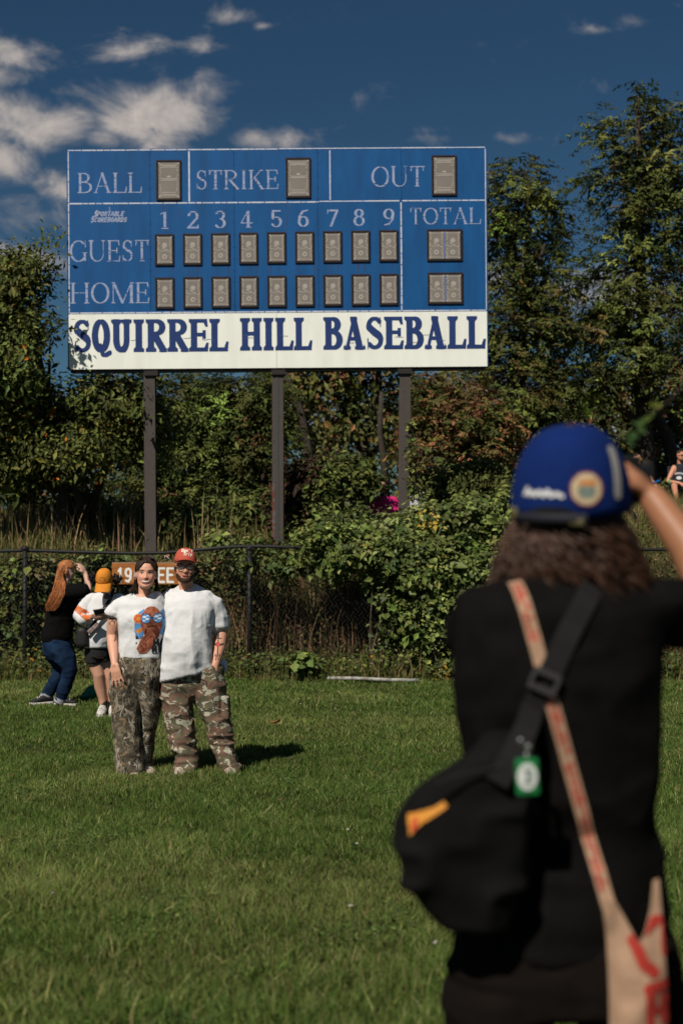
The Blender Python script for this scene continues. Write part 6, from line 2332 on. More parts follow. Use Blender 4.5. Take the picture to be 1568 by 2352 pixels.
# ------------------------------------------------------------------ woman in the orange cap, looking at a phone
def build_orange():
    P = Person('woman in orange cap and white long sleeved top looking down at a phone', 228, 15.05)
    R = P.root
    J = P.J
    H = .226
    M = head_frame(J(242, 1358, -.10), yaw=-2, pitch=20, roll=0)
    b = P.body
    add_head(b, M, H, jaw=1.0, nose=.9)
    P.limb(b, [(243, 1372, .02), (243, 1350, .01)], [12, 11])
    b.loft(P.rings([(226, 260, 1364, .06), (212, 272, 1374, .08), (208, 270, 1410, .11), (204, 262, 1450, .11), (202, 254, 1490, .12), (202, 252, 1510, .12)]))
    P.limb(b, [(208, 1376, 0), (190, 1396, .0), (180, 1418, -.06), (200, 1421, -.20), (212, 1416, -.27)], [10, 9.5, 8, 6.5, 5.2])
    add_hand(b, J(213, 1416, -.275), Vector((.75, -.55, .15)), Vector((-.5, -.6, -.5)), thumb=1, curl=.75, spread=.05, scale=.95)
    P.limb(b, [(274, 1376, 0), (282, 1400, 0), (276, 1424, -.08), (258, 1420, -.22), (252, 1415, -.27)], [10, 9.5, 8, 6.5, 5.2])
    add_hand(b, J(251, 1415, -.275), Vector((-.75, -.55, .2)), Vector((.5, -.6, -.5)), thumb=-1, curl=.75, spread=.05, scale=.95)
    P.limb(b, [(213, 1505, 0), (221, 1530, -.01), (227, 1550, -.02), (231, 1578, .02), (236, 1604, .03), (239, 1632, .04)], [18, 16, 13.5, 14, 10, 8])
    P.limb(b, [(240, 1505, .04), (248, 1532, .04), (252, 1556, .03), (256, 1584, .06), (257, 1608, .07), (258, 1636, .08)], [16, 14, 12, 12.5, 9, 7.5])
    P.skin(SKIN_TAN, (.56, .30, .20), .0075, 2)
    paint_face(P, M, H, face_spec(False, .15, M_BROWD, material('lips_brown', (.30, .12, .10), rough=.5), teeth=False, mouth_w=.10), R)
    # hair puffs at the sides, hair under the cap
    shell_of(P, M, H, lambda x, y, z: (y > .05) & (z > .2), .010, .004, material('hair_black_brown', (.022, .012, .010), rough=.6, var=.4, vscale=50), 'hair', R)
    r = random.Random(8)
    for (px, py, rp) in ((213, 1327, 9.0), (268, 1330, 10.5)):
        hm = MB()
        c = J(px, py, .0)
        hm.ellipsoid(c, (rp * P.s * .72, rp * P.s * .8, rp * P.s * .95))
        for k in range(90):
            d = Vector((r.gauss(0, 1), r.gauss(0, 1), r.gauss(0, 1))).normalized()
            a = c + d * rp * P.s * .6
            e = c + d * rp * P.s * r.uniform(.95, 1.25)
            side = Vector((r.gauss(0, 1), r.gauss(0, 1), r.gauss(0, 1))) * .012
            hm.tube(spline([a, a.lerp(e, .5) + side, e, e - side * .8], 7), .0035, 4, False)
        hm.build('hair_puff', MATS['hair_black_brown'], R, smooth=True)
    org = material('cap_orange', (.62, .22, .022), rough=.85, var=.10, vscale=20, bump=.2, bscale=80)
    crown, cvf, T = build_cap(R, M, H, org, org, rim=.56, top=1.12, rx=.40, ryf=.45, ryb=.45, brim_len=.40, brim_w=.36, brim_drop=.20, tilt=4, brim_curve=.10)
    X, Y = grid2(-.05, .05, .0, .10, .0016)
    ring = np.zeros(X.shape, bool)
    for k in range(14):
        a = 2 * math.pi * k / 14
        ring |= in_ellipse(X, Y, .024 * math.cos(a), .05 + .024 * math.sin(a), .0034, .0034)
    o = decal('cap_emblem', np.where(ring, 0, -1), -.05, 0, .0016, [material('emblem_brown', (.16, .05, .015), rough=.9)], T, bvh_of(*cvf), crown, lift=.002, reach=.4, skip=.25)
    if o:
        o['kind'] = 'stuff'
    t = MB()
    t.loft(P.rings([(228, 260, 1361, .07, .01), (216, 270, 1367, .09), (206, 278, 1376, .11), (201, 280, 1394, .125), (200, 277, 1420, .135, -.01), (198, 268, 1448, .14, -.02), (196, 259, 1472, .14, -.02), (197, 256, 1485, .135, -.01)]), 32)
    P.limb(t, [(212, 1376, 0), (194, 1394, 0), (182, 1416, -.06), (192, 1424, -.14), (205, 1419, -.24)], [14, 14.5, 14.5, 13.5, 8.5], 18)
    P.limb(t, [(272, 1376, 0), (284, 1398, 0), (278, 1424, -.08), (262, 1422, -.2), (257, 1418, -.25)], [14, 14, 14, 11, 8.5], 18)
    tee = P.cloth('long_sleeved_top', t, TEE_WHITE, .0085, 3, [((7, 7, 5), .008, 61, None, None), ((5, 5, 13), .007, 62, .55, .95), ((14, 14, 10), .004, 63, None, None)])
    tb = bvh_of(*P.last)
    X, Y = grid2(-.13, .13, -.06, .06, .004)
    m = sans_mask(X, Y, 'WINNING', -.11, -.03, .055, .42, .28, .12, slant=.2)
    o = decal('sleeve_lettering', np.where(m, 0, -1), -.13, -.06, .004, [material('sleeve_orange', (.62, .14, .03), rough=.85)], Matrix.Translation(J(187, 1411, -.3)) @ Matrix.Rotation(.55, 4, 'Y'), tb, tee, lift=.003, reach=.5, skip=0)
    if o:
        o['kind'] = 'stuff'
    t = MB()
    t.loft(P.rings([(199, 256, 1478, .125), (196, 255, 1495, .135), (195, 254, 1508, .135)]), 26)
    t.loft(P.rings([(195, 233, 1500, .12), (195, 234, 1512, .12), (196, 235, 1522, .118)]), 22)
    t.loft(P.rings([(226, 256, 1498, .115, .03), (227, 257, 1510, .115, .03), (228, 258, 1518, .112, .03)]), 22)
    P.cloth('shorts', t, material('shorts_black', (.014, .013, .013), rough=.9, var=.2, vscale=15), .0085, 2, [((8, 8, 5), .006, 71, None, None)])
    sb = material('sock_black', (.012, .012, .013), rough=.95)
    sw = material('shoe_white_grey', (.55, .52, .47), rough=.7, color2=(.34, .32, .29), vscale=20)
    so = material('sole_white', (.60, .57, .52), rough=.7)
    g0 = R.location.z
    for (a, c, dy) in ((237.5, 239.5, .035), (257, 258, .075)):
        m_ = MB()
        P.limb(m_, [(a, 1611, dy), ((a + c) / 2, 1622, dy), (c, 1636, dy)], [9.6, 9.2, 8.8])
        m_.build('sock', sb, R, smooth=True)
    for (px, dy, tx) in ((238, .04, -8), (258, .08, 2)):
        h0 = J(px + 2, 1640, dy + .07); h0.z = g0 + .005
        t0 = J(px + tx, 1640, dy - .19); t0.z = g0 + .005
        build_shoe(P, 'shoe', h0, t0, .10, .125, sw, so, R)
    tat = np.zeros((22, 34), int)
    X, Y = grid2(-.05, .05, -.035, .035, .003)
    m = (in_ellipse(X, Y, 0, .006, .042, .026) & ~in_ellipse(X, Y, 0, .012, .030, .018)) | in_ellipse(X, Y, 0, .008, .012, .008)
    o = decal('tattoo', np.where(m, 0, -1), -.05, -.035, .003, [material('tattoo_faded', (.16, .11, .085), rough=.7)], Matrix.Translation(J(217, 1526, -.2)), P.bvh, R, lift=.002, reach=.4, skip=.05)
    if o:
        o['kind'] = 'stuff'
    # phone, strap, bag, small microphone: things of their own
    blk = material('plastic_black', (.014, .014, .015), rough=.35)
    mb = MB()
    c = J(232, 1404, -.36)
    Mp = Matrix.Rotation(math.radians(38), 4, 'X') @ Matrix.Rotation(math.radians(-12), 4, 'Y')
    mb.box(c, (.150, .009, .072), Mp, bevel=.004)
    ph = mb.build('phone', material('phone_case_grey', (.22, .20, .21), rough=.3), None)
    tag(ph, 'grey phone held by the woman in the orange cap', 'phone')
    mb = MB()
    mb.box(c + Mp.to_3x3() @ Vector((0, -.0052, 0)), (.138, .001, .062), Mp)
    mb.build('screen', material('phone_screen', (.02, .02, .025), rough=.08, spec=.6), ph)
    bag = empty('shoulder_bag', J(190, 1485, -.12), 'small black shoulder bag at the hip of the woman in the orange cap', 'bag')
    mb = MB()
    mb.loft(P.rings([(182, 196, 1441, .05, -.12), (177, 203, 1448, .065, -.12), (175, 206, 1465, .07, -.12), (175, 206, 1478, .07, -.12), (178, 203, 1485, .06, -.12)]), 22, 3)
    V, F, N = mb.remesh(.008, 2)
    mesh_np('bag_body', V, F, material('bag_black', (.014, .013, .013), rough=.6, var=.2, vscale=20), bag, smooth=True)
    st = MB()
    st.tube(spline([J(261, 1352, -.02), J(258, 1365, -.11), J(248, 1385, -.175), J(236, 1402, -.20), J(212, 1438, -.20), J(200, 1455, -.18)], 20), .020, 6, True, (1, .18))
    st.build('strap', material('strap_black', (.016, .016, .017), rough=.8), bag, smooth=True)
    mc = MB()
    for dx, dz in ((-3, 0), (3.5, 1.5), (0, -3.5)):
        mc.ellipsoid(J(247 + dx, 1371 + dz, -.21), (.026, .024, .024))
    V, F, N = mc.remesh(.006, 1)
    V = V + N * (.005 * vnoise(V * 90))[:, None]
    o = mesh_np('microphone', V, F, material('fur_grey', (.10, .10, .105), rough=1, var=.4, vscale=90), None, smooth=True)
    tag(o, 'furry grey clip microphone on the black chest strap', 'microphone')
    wr = MB()
    wr.box(J(215, 1443, -.235), (.14, .03, .045), Matrix.Rotation(-.75, 4, 'Y'), bevel=.01)
    o = wr.build('wallet', material('wallet_brown', (.15, .085, .07), rough=.6, color2=(.3, .25, .24), vscale=30), None)
    tag(o, 'brown wallet tucked in the crossbody strap of the orange capped woman', 'wallet')
    return P


build_orange()


# ------------------------------------------------------------------ red haired person by the fence
def build_redhead():
    P = Person('person with long red hair in black tee and cuffed jeans reaching an arm up', 128, 15.9)
    R = P.root
    J = P.J
    H = .222
    M = head_frame(J(150, 1333, 0), yaw=108, pitch=8, roll=0)
    b = P.body
    add_head(b, M, H, jaw=.98, nose=.9)
    P.limb(b, [(146, 1350, 0), (151, 1330, 0)], [12, 10.5])
    b.loft(P.rings([(134, 162, 1350, .09), (122, 172, 1362, .16), (114, 168, 1400, .13), (104, 164, 1440, .13), (100, 164, 1480, .15), (104, 170, 1500, .15)]))
    P.limb(b, [(150, 1362, -.14), (178, 1358, -.16), (207, 1352, -.13), (203, 1338, -.11), (196, 1317, -.09)], [11, 10, 8.0, 7.6, 5.2])
    add_hand(b, J(195.5, 1316, -.09), Vector((-.45, -.1, .85)), Vector((.75, -.45, .45)), thumb=-1, curl=.55, spread=.05, scale=.95, curls=[.9, .5, .5, .55])
    P.limb(b, [(152, 1366, .15), (170, 1385, .2), (182, 1400, .22), (186, 1380, .22)], [10, 9, 8, 6])
    P.limb(b, [(140, 1492, -.09), (164, 1536, -.10), (140, 1606, -.07)], [18, 13, 9])
    P.limb(b, [(122, 1490, .09), (142, 1540, .10), (106, 1603, .10)], [18, 13, 9])
    P.skin(SKIN, (.62, .36, .27), .0075, 2)
    paint_face(P, M, H, face_spec(False, .5, material('brow_red', (.25, .1, .04)), M_LIP, teeth=False, mouth_w=.10), R)
    shell_of(P, M, H, lambda x, y, z: ((z > .62 + .2 * np.clip(-y, -1, 1)) | (y > .0)) & (z > .10) & (y > -.33), .012, .003, HAIR_RED, 'hair', R)
    st = MB()
    r = random.Random(3)
    for k in range(800):
        a = r.uniform(0, 1)
        w = r.uniform(-1, 1)
        # scalp point to the fall down the back; lengths end between the shoulder blade and the waist
        p0 = M @ (Vector((w * .22, r.uniform(-.25, .15), .97 + r.uniform(-.03, .03))) * H)
        p1 = M @ (Vector((w * .36 + (-.0), .12 + .24 * a, .62)) * H)
        p2 = M @ (Vector((w * .38, .16 + .28 * a, .22)) * H)
        near = .5 + .5 * w
        xe = 112 + 22 * a + r.uniform(-5, 5)
        p3 = J(126 + 24 * (1 - a) + r.uniform(-4, 4), 1352 + r.uniform(-5, 5), -.12 - .09 * near)
        p4 = J(116 + 22 * (1 - a) + r.uniform(-5, 5), 1378 + r.uniform(-6, 6), -.16 - .08 * near)
        L = r.uniform(.3, 1)
        p5 = J(108 + 18 * (1 - a) + r.uniform(-5, 5), 1380 + 24 * L, -.16 - .07 * near)
        strand(st, spline([p0, p1, p2, p3, p4, p5], 13), r.uniform(.0022, .0055))
    st.build('hair_lengths', HAIR_RED, R, smooth=True)['kind'] = 'stuff'
    t = MB()
    t.loft(P.rings([(136, 162, 1345, .10), (124, 174, 1353, .17), (117, 178, 1368, .20), (111, 177, 1388, .18), (105, 174, 1412, .16), (100, 171, 1438, .165), (95, 167, 1462, .175), (96, 162, 1472, .175)]), 30)
    P.limb(t, [(152, 1362, -.13), (174, 1359, -.155), (192, 1357, -.145)], [18, 16.5, 15.5], 18)
    P.limb(t, [(154, 1366, .13), (168, 1382, .17)], [16, 14])
    P.cloth('tee_shirt', t, TEE_BLACK, .0085, 3, [((6, 6, 4), .010, 81, None, None), ((5, 5, 11), .007, 82, .5, 1.0)])
    t = MB()
    t.loft(P.rings([(97, 164, 1466, .17), (98, 168, 1484, .18), (102, 173, 1502, .175), (110, 174, 1514, .15)]), 28)
    P.limb(t, [(139, 1492, -.085), (152, 1515, -.10), (161, 1538, -.105), (152, 1570, -.09), (140, 1604, -.075)], [25, 22.5, 17.5, 14.5, 13], 20)
    P.limb(t, [(122, 1492, .085), (134, 1515, .10), (140, 1540, .105), (124, 1572, .10), (108, 1597, .10)], [24, 21, 17, 14.5, 13], 20)
    P.cloth('jeans', t, DENIM, .0085, 3, [((6, 6, 9), .008, 91, None, None), ((8, 8, 16), .005, 92, None, None)])
    cf = material('cuff_pale_denim', (.30, .30, .33), rough=.95, var=.15, vscale=30)
    for (a, c) in (((141, 1603, -.075), (137, 1613, -.07)), ((110, 1594, .10), (104, 1605, .10))):
        m_ = MB()
        m_.tube([J(*a), J(*c)], [14.2 * P.s, 14.0 * P.s], 20)
        m_.build('cuff', cf, R, smooth=False)
    sk = material('shoe_black', (.016, .016, .016), rough=.7)
    so = material('sole_offwhite', (.58, .55, .50), rough=.7)
    g0 = R.location.z
    for (hx, tx, dy, dt) in ((136, 160, -.06, -.02), (112, 88, .08, -.06)):
        h0 = J(hx, 1620, dy); h0.z = g0 + .005
        t0 = J(tx, 1620, dy + dt); t0.z = g0 + .005
        d = (t0 - h0).normalized()
        build_shoe(P, 'shoe', h0 - d * .05, h0 + d * .21, .095, .10, sk, so, R)
    return P


build_redhead()


# ------------------------------------------------------------------ photographer
def build_photographer():
    P = Person('photographer seen from behind in blue cap and black tee holding up a camera', 1300, 2.89)
    R = P.root
    J = P.J
    s = P.s
    H = .245
    M = head_frame(J(1312, 1262, .03), yaw=180 - 26, pitch=-8, roll=-2)
    b = P.body
    add_head(b, M, H)
    P.limb(b, [(1302, 1370, .0), (1302, 1290, .01), (1304, 1200, .02)], [78, 66, 66])
    b.loft(P.rings([(1200, 1410, 1350, .06, .01), (1110, 1490, 1390, .09, .0), (1090, 1490, 1500, .10, 0), (1100, 1480, 1700, .10, 0), (1095, 1490, 2000, .11, 0), (1090, 1500, 2200, .11, 0)]))
    P.limb(b, [(1500, 1410, .0), (1580, 1400, .08), (1632, 1372, .15), (1583, 1262, .20), (1498, 1146, .26)], [64, 60, 54, 50, 37])
    add_hand(b, J(1492, 1140, .265), Vector((-.55, .2, .78)), Vector((.8, -.4, .45)), thumb=-1, curl=1.15, spread=.03, scale=1.02)
    P.limb(b, [(1115, 1415, .0), (1110, 1490, .14), (1150, 1500, .28), (1240, 1330, .34), (1340, 1190, .36)], [50, 44, 40, 36, 28])
    add_hand(b, J(1350, 1180, .36), Vector((.85, .15, .35)), Vector((0, .6, -.7)), thumb=1, curl=.6, spread=.05)
    g0 = R.location.z
    zy = lambda z: 1215 - (z - CZ) / P.s
    P.limb(b, [(1160, 2200, 0), (1140, zy(.5), 0), (1135, zy(.09), .02)], [95, 65, 45])
    P.limb(b, [(1420, 2200, 0), (1440, zy(.5), 0), (1450, zy(.09), .02)], [95, 65, 45])
    P.skin(SKIN_TAN, (.33, .145, .075), .007, 2)
    # hair: scalp layer and loose curls to the shoulders
    shell_of(P, M, H, lambda x, y, z: (y > -.15) & (z > .05), .014, .006, HAIR_CURL, 'hair', R)
    hc = MB()
    r = random.Random(17)
    for k in range(1250):
        th = r.uniform(-.15, math.pi + .15)
        ca, sa = math.cos(th), math.sin(th)
        p0 = M @ (Vector((.34 * ca, .03 + .40 * sa, r.uniform(.20, .40))) * H)
        zl = r.uniform(-.46, .06) - (.10 if r.random() < .12 else 0)
        spreadx = (.40 + .24 * min(1, (.08 - zl) / .42)) * r.uniform(.82, 1.06)
        end = M @ (Vector((spreadx * ca * 1.06, .02 + (spreadx - .02) * sa * .92, zl)) * H)
        mid = p0.lerp(end, .5) + (p0 - (M @ Vector((0, 0, .3 * H)))).normalized() * .010
        base = spline([p0, mid, end], 18)
        ph = r.uniform(0, 6.28)
        rad = r.uniform(.006, .020)
        tw = r.uniform(.9, 2.4)
        pts = []
        for i, p in enumerate(base):
            t_ = i / 17
            pts.append(p + Vector((math.cos(ph + tw * 6.28 * t_), math.sin(ph + tw * 6.28 * t_), .3 * math.sin(2 * ph + tw * 6.28 * t_))) * rad * min(1, t_ * 3))
        hc.tube(pts, [.0036 * k2 for k2 in np.linspace(1, .35, 18)], 3, False)
    hc.build('curls', HAIR_CURL, R, smooth=True)['kind'] = 'stuff'
    # cap, back towards us: opening, strap and badges
    blue = material('cap_royal_blue', (.004, .017, .100), rough=.9, spec=.1, var=.15, vscale=14, bump=.2, bscale=80)
    crown, cvf, T = build_cap(R, M, H, blue, blue, rim=.33, top=1.05, rx=.50, ryf=.55, ryb=.57, brim_len=.30, brim_w=.38, brim_drop=.05, tilt=0, name='cap')
    cb = bvh_of(*cvf)
    # frame looking at the back of the cap (x right in picture, y into the cap)
    def cap_frame(yaw, dz=0.0):
        return T @ Matrix.Rotation(math.radians(180 + yaw), 4, 'Z') @ Matrix.Translation((0, 0, dz))
    X, Y = grid2(-.12, .12, -.02, .16, .003)
    hole = in_ellipse(X, Y, 0, -.004, .060, .030)
    decal('cap_opening', np.where(hole, 0, -1), -.12, -.02, .003, [material('cap_inside_black', (.006, .006, .007), rough=1)], cap_frame(0), cb, crown, lift=.0025, reach=.4, skip=.3)['kind'] = 'stuff'
    sb = MB()
    F0 = cap_frame(0)
    sb.tube([F0 @ Vector((x, -.142 + .9 * x * x * 3, .004)) for x in np.linspace(-.07, .07, 9)], .009, 6, True, (.3, 1))
    sb.build('cap_strap', material('cap_strap_dark', (.012, .012, .02), rough=.6), crown)
    bk = MB()
    bk.box(F0 @ Vector((-.082, -.118, .010)), (.016, .008, .018), F0, bevel=.003)
    bk.build('cap_buckle', material('brass', (.55, .45, .25), rough=.3, metal=.9), crown)
    bk = MB()
    bk.box(F0 @ Vector((.050, -.134, -.004)), (.030, .006, .012), F0, bevel=.002)
    bk.build('cap_buckle', material('brass', (.55, .45, .25), rough=.3, metal=.9), crown)
    X, Y = grid2(-.06, .06, -.06, .06, .002)
    idx = np.where(in_ellipse(X, Y, 0, 0, .034, .034), 0, -1)
    idx[in_ellipse(X, Y, 0, 0, .031, .031)] = 1
    idx[in_ellipse(X, Y, .0, -.004, .019, .015)] = 2
    idx[in_ellipse(X, Y, .004, .012, .02, .006)] = 3
    o = decal('cap_patch', idx, -.06, -.06, .002, [material('patch_purple', (.14, .02, .07)), material('patch_cream', (.52, .40, .24)), material('patch_teal', (.16, .20, .17)), material('patch_orange', (.5, .2, .06))],
              cap_frame(30, .058), cb, crown, lift=.003, reach=.4, skip=.3)
    X, Y = grid2(-.05, .05, -.02, .02, .002)
    idx = np.where(in_stroke(X, Y, [(-.042, -.006), (-.036, .006), (-.030, -.006), (-.022, .0), (-.014, -.006), (-.006, .002), (.004, -.006), (.012, .004), (.020, -.006), (.030, -.001), (.040, -.007)], .008), 0, -1)
    decal('cap_script', idx, -.05, -.02, .002, [material('script_white', (.62, .62, .62))], cap_frame(-8, .052), cb, crown, lift=.003, reach=.4, skip=.3)['kind'] = 'stuff'
    X, Y = grid2(-.03, .03, -.06, .06, .002)
    decal('cap_tab', np.where(in_stroke(X, Y, [(-.006, -.042), (.010, .04)], .022), 0, -1), -.03, -.06, .002, [material('tab_grey', (.34, .32, .30), rough=.7)], cap_frame(66, .085), cb, crown, lift=.003, reach=.4, skip=.3)
    # tee
    t = MB()
    t.loft(P.rings([(1215, 1398, 1322, .075, .01), (1135, 1468, 1338, .095, .005), (1075, 1525, 1362, .115), (1046, 1540, 1412, .13, -.005), (1046, 1528, 1500, .135, -.01), (1056, 1512, 1600, .135, -.01), (1068, 1503, 1700, .13, -.005), (1074, 1500, 1800, .13), (1074, 1503, 1900, .13, .005), (1068, 1512, 2000, .135, .005), (1058, 1522, 2090, .14), (1052, 1528, 2172, .142)]), 40)
    P.limb(t, [(1490, 1400, .0), (1560, 1408, .05), (1618, 1392, .11)], [80, 82, 74], 22)
    P.limb(t, [(1112, 1408, .0), (1092, 1450, .09), (1100, 1460, .2)], [64, 58, 54], 22)
    P.shirt = P.cloth('tee_shirt', t, TEE_BLACK, .009, 4, [((7, 7, 3.5), .010, 111, None, None), ((4, 4, 8), .012, 112, None, None), ((9, 9, 9), .005, 113, None, None)])
    P.shirt_bvh = bvh_of(*P.last)
    t = MB()
    t.loft(P.rings([(1045, 1540, 2140, .135), (1030, 1560, 2230, .145), (1024, 1570, 2300, .14)]), 30)
    for (c0, c1, c2) in ((1148, 1140, 1132), (1448, 1452, 1456)):
        t.loft([(J(c0, 2260), Vector((.118, 0, 0)), Vector((0, .135, 0))), (J(c1, 2420), Vector((.108, 0, 0)), Vector((0, .12, 0))), (J(c1, zy(.5)), Vector((.09, 0, 0)), Vector((0, .10, 0))), (J(c2, zy(.08)), Vector((.085, 0, 0)), Vector((0, .09, 0))), (J(c2, zy(.04)), Vector((.085, 0, 0)), Vector((0, .09, 0)))], 24)
    P.cloth('trousers', t, material('trousers_black_brown', (.008, .006, .005), rough=1.0, spec=.04, var=.25, vscale=14), .010, 3, [((6, 6, 9), .009, 121, None, None), ((4, 4, 14), .006, 122, None, None)])
    sk = material('shoe_black', (.016, .016, .016))
    so = material('sole_offwhite', (.58, .55, .50))
    for px in (1135, 1452):
        h0 = J(px, 2500, -.06); h0.z = g0 + .005
        t0 = J(px + 10, 2500, .20); t0.z = g0 + .005
        build_shoe(P, 'shoe', h0, t0, .10, .10, sk, so, R)
    # camera in the hands
    blk = material('plastic_black', (.01, .01, .01))
    c = J(1432, 1112, .30)
    cam_ = empty('camera_body', c, 'black camera raised to the eye of the photographer', 'camera')
    mb = MB()
    Rm = Matrix.Rotation(math.radians(24), 4, 'Z')
    mb.box(c, (.115, .07, .090), Rm, bevel=.012)
    mb.box(c + Vector((0, 0, .052)), (.055, .06, .022), Rm, bevel=.008)
    mb.build('camera_shell', blk, cam_)
    mb = MB()
    mb.tube([c + Rm.to_3x3() @ Vector((0, .03, -.005)), c + Rm.to_3x3() @ Vector((0, .12, -.005))], [.036, .033], 18)
    mb.build('lens_barrel', blk, cam_, smooth=True)
    return P


PHOTO = build_photographer()


def ribbon(name, pts, w, mat, parent, normal=Vector((0, -1, 0)), th=.003, widths=None):
    """flat strap: closed thin band along pts, lying across `normal`"""
    P = [Vector(p) for p in pts]
    V, Q = [], []
    n = len(P)
    for i, p in enumerate(P):
        d = (P[min(n - 1, i + 1)] - P[max(0, i - 1)]).normalized()
        sd = d.cross(normal).normalized()
        ww = (widths[i] if widths is not None else w) / 2
        V += [p - sd * ww, p + sd * ww, p + sd * ww - normal * th, p - sd * ww - normal * th]
    for i in range(n - 1):
        a = i * 4
        for k in range(4):
            Q.append((a + k, a + (k + 1) % 4, a + 4 + (k + 1) % 4, a + 4 + k))
    Q.append((0, 3, 2, 1))
    Q.append((n * 4 - 4, n * 4 - 3, n * 4 - 2, n * 4 - 1))
    return mesh_np(name, [tuple(v) for v in V], np.array(Q), mat, parent, smooth=False)


def build_photographer_gear():
    P = PHOTO
    J = P.J
    s = P.s
    nyl = material('nylon_black', (.0042, .004, .0038), rough=.85, spec=.12, var=.25, vscale=16, bump=.2, bscale=120)
    web = material('webbing_dark', (.0075, .0072, .007), rough=.8)
    # sling bag on the hip
    bag = empty('sling_bag', J(1050, 2140, -.18), 'black sling bag with orange patch on the photographer hip', 'bag')
    t = MB()
    t.loft(P.rings([(1120, 1215, 1690, .035, -.175), (1045, 1225, 1745, .05, -.18), (962, 1225, 1822, .048, -.175), (922, 1215, 1885, .052, -.18), (918, 1205, 1955, .054, -.18), (934, 1195, 2035, .052, -.18), (972, 1185, 2085, .046, -.175), (1030, 1160, 2132, .034, -.17)]), 30, 3.2)
    V, F, N = t.remesh(.009, 4)
    V = V + N * (.009 * (1 - 2 * np.abs(vnoise(V * np.array([9, 9, 14]), 4))))[:, None]
    mesh_np('bag_body', V, F, nyl, bag, smooth=True)
    bb = bvh_of(V, F)

    def drape(pts, bvhs, lift):
        """lay a strap over whatever is nearest the camera side, then ease it"""
        out = []
        for p in pts:
            best = None
            for bv in bvhs:
                loc, nor, _, dist = bv.ray_cast(Vector((p.x, p.y - .6, p.z)), Vector((0, 1, 0)), .9)
                if loc is not None and (best is None or loc.y < best):
                    best = loc.y
            out.append(Vector((p.x, (best if best is not None else p.y) - lift, p.z)))
        ys = [p.y for p in out]
        sm = [min(ys[max(0, i - 2):i + 3]) * .6 + sum(ys[max(0, i - 2):i + 3]) / len(ys[max(0, i - 2):i + 3]) * .4 for i in range(len(ys))]
        return [Vector((p.x, y, p.z)) for p, y in zip(out, sm)]
    X, Y = grid2(-.06, .06, -.05, .05, .002)
    arm = sd_poly(X, Y, [(-.034, -.036), (-.014, -.012), (.036, .024), (.030, .034), (.012, .022), (-.036, .004)])
    idx = np.where(arm, 0, -1)
    idx[arm & in_stroke(X, Y, [(-.026, -.022), (-.022, -.004)], .010)] = 1
    decal('orange_patch', idx, -.06, -.05, .002, [material('patch_amber', (.66, .27, .04), rough=.6), material('patch_red', (.5, .05, .03), rough=.6)], Matrix.Translation(J(982, 1880, -.225)), bb, bag, lift=.003, reach=.5, skip=.15)
    sp = spline([J(1135, 1790, -.20), J(1200, 1660, -.15), J(1245, 1572, -.14), J(1290, 1470, -.13), J(1335, 1378, -.11), J(1352, 1345, -.08)], 26)
    sp = drape(sp, [P.shirt_bvh, bb], .009)
    ribbon('strap', sp, .045, web, bag)
    by = min((abs(p.z - J(1250, 1566).z), p.y) for p in sp)[1] - .010
    k = MB()
    c = J(1250, 1566, by - P.Y)
    Rk = Matrix.Rotation(.42, 4, 'Y')
    for (dx, dz, w, h) in ((0, .016, .056, .012), (0, -.016, .056, .012), (-.0245, 0, .008, .022), (.0245, 0, .008, .022)):
        k.box(c + Rk.to_3x3() @ Vector((dx, 0, dz)), (w, .012, h), Rk, bevel=.003)
    k.build('strap_buckle', material('buckle_grey', (.045, .042, .042), rough=.35), bag)
    # zip pulls
    z = MB()
    z.tube(spline([J(1000, 1800, -.262), J(1080, 1775, -.245), J(1160, 1760, -.235)], 8), .003, 5)
    z.build('zip', web, bag)
    # key tag
    tagr = empty('key_tag', J(1210, 1828, -.30), 'green key tag with white disc hanging from the sling bag', 'tag')
    m_ = MB()
    m_.box(J(1210, 1784, -.262), (.043, .008, .068), Matrix.Rotation(-.04, 4, 'Y'), bevel=.004)
    tg = m_.build('tag_body', material('tag_green', (.012, .16, .045), rough=.35), tagr)
    m_ = MB()
    c = J(1210, 1784, -.2675)
    m_.loft([(c, Vector((.0185, 0, 0)), Vector((0, 0, .025))), (c + Vector((0, -.001, 0)), Vector((.0185, 0, 0)), Vector((0, 0, .025)))], 24)
    m_.build('white_disc', material('disc_white', (.6, .62, .6), rough=.5), tg)
    m_ = MB()
    for k2 in range(3):
        m_.box(c + Vector((.001 + .003 * (k2 % 2), -.002, .012 - .011 * k2)), (.012, .002, .006))
    m_.build('disc_mark', material('disc_mark_grey', (.12, .16, .13), rough=.5), tg)
    m_ = MB()
    for (px, py) in ((1195, 1702), (1213, 1716), (1209, 1736)):
        m_.ellipsoid(J(px, py, -.258), (.0075, .006, .0075), None, 12, 8)
    m_.tube([J(1195, 1702, -.258), J(1213, 1716, -.258), J(1209, 1736, -.258), J(1210, 1750, -.262)], .0025, 6)
    m_.build('key_rings', material('nickel', (.65, .63, .58), rough=.2, metal=1), tagr)['kind'] = 'stuff'
    # printed strap and the cream bag it carries
    tote = empty('cream_bag', J(1460, 2500, -.2), 'cream cloth bag with red print on a long printed strap at the photographer side', 'bag')
    cream = material('cotton_cream', (.36, .225, .145), rough=.85, var=.10, vscale=20, bump=.15, bscale=90)
    redp = material('print_red', (.36, .030, .020), rough=.8)
    path = spline([J(1180, 1335, -.06), J(1195, 1362, -.125), J(1222, 1450, -.152), J(1250, 1560, -.155), J(1278, 1660, -.150), J(1320, 1810, -.146), J(1360, 1950, -.150), J(1398, 2085, -.165)], 60)
    path = drape(path[:54], [P.shirt_bvh], .005) + path[54:]
    for i in range(50, 60):
        path[i].y = min(path[i].y, path[49].y - .004 * (i - 49))
    ribbon('strap', path, .027, cream, tote)
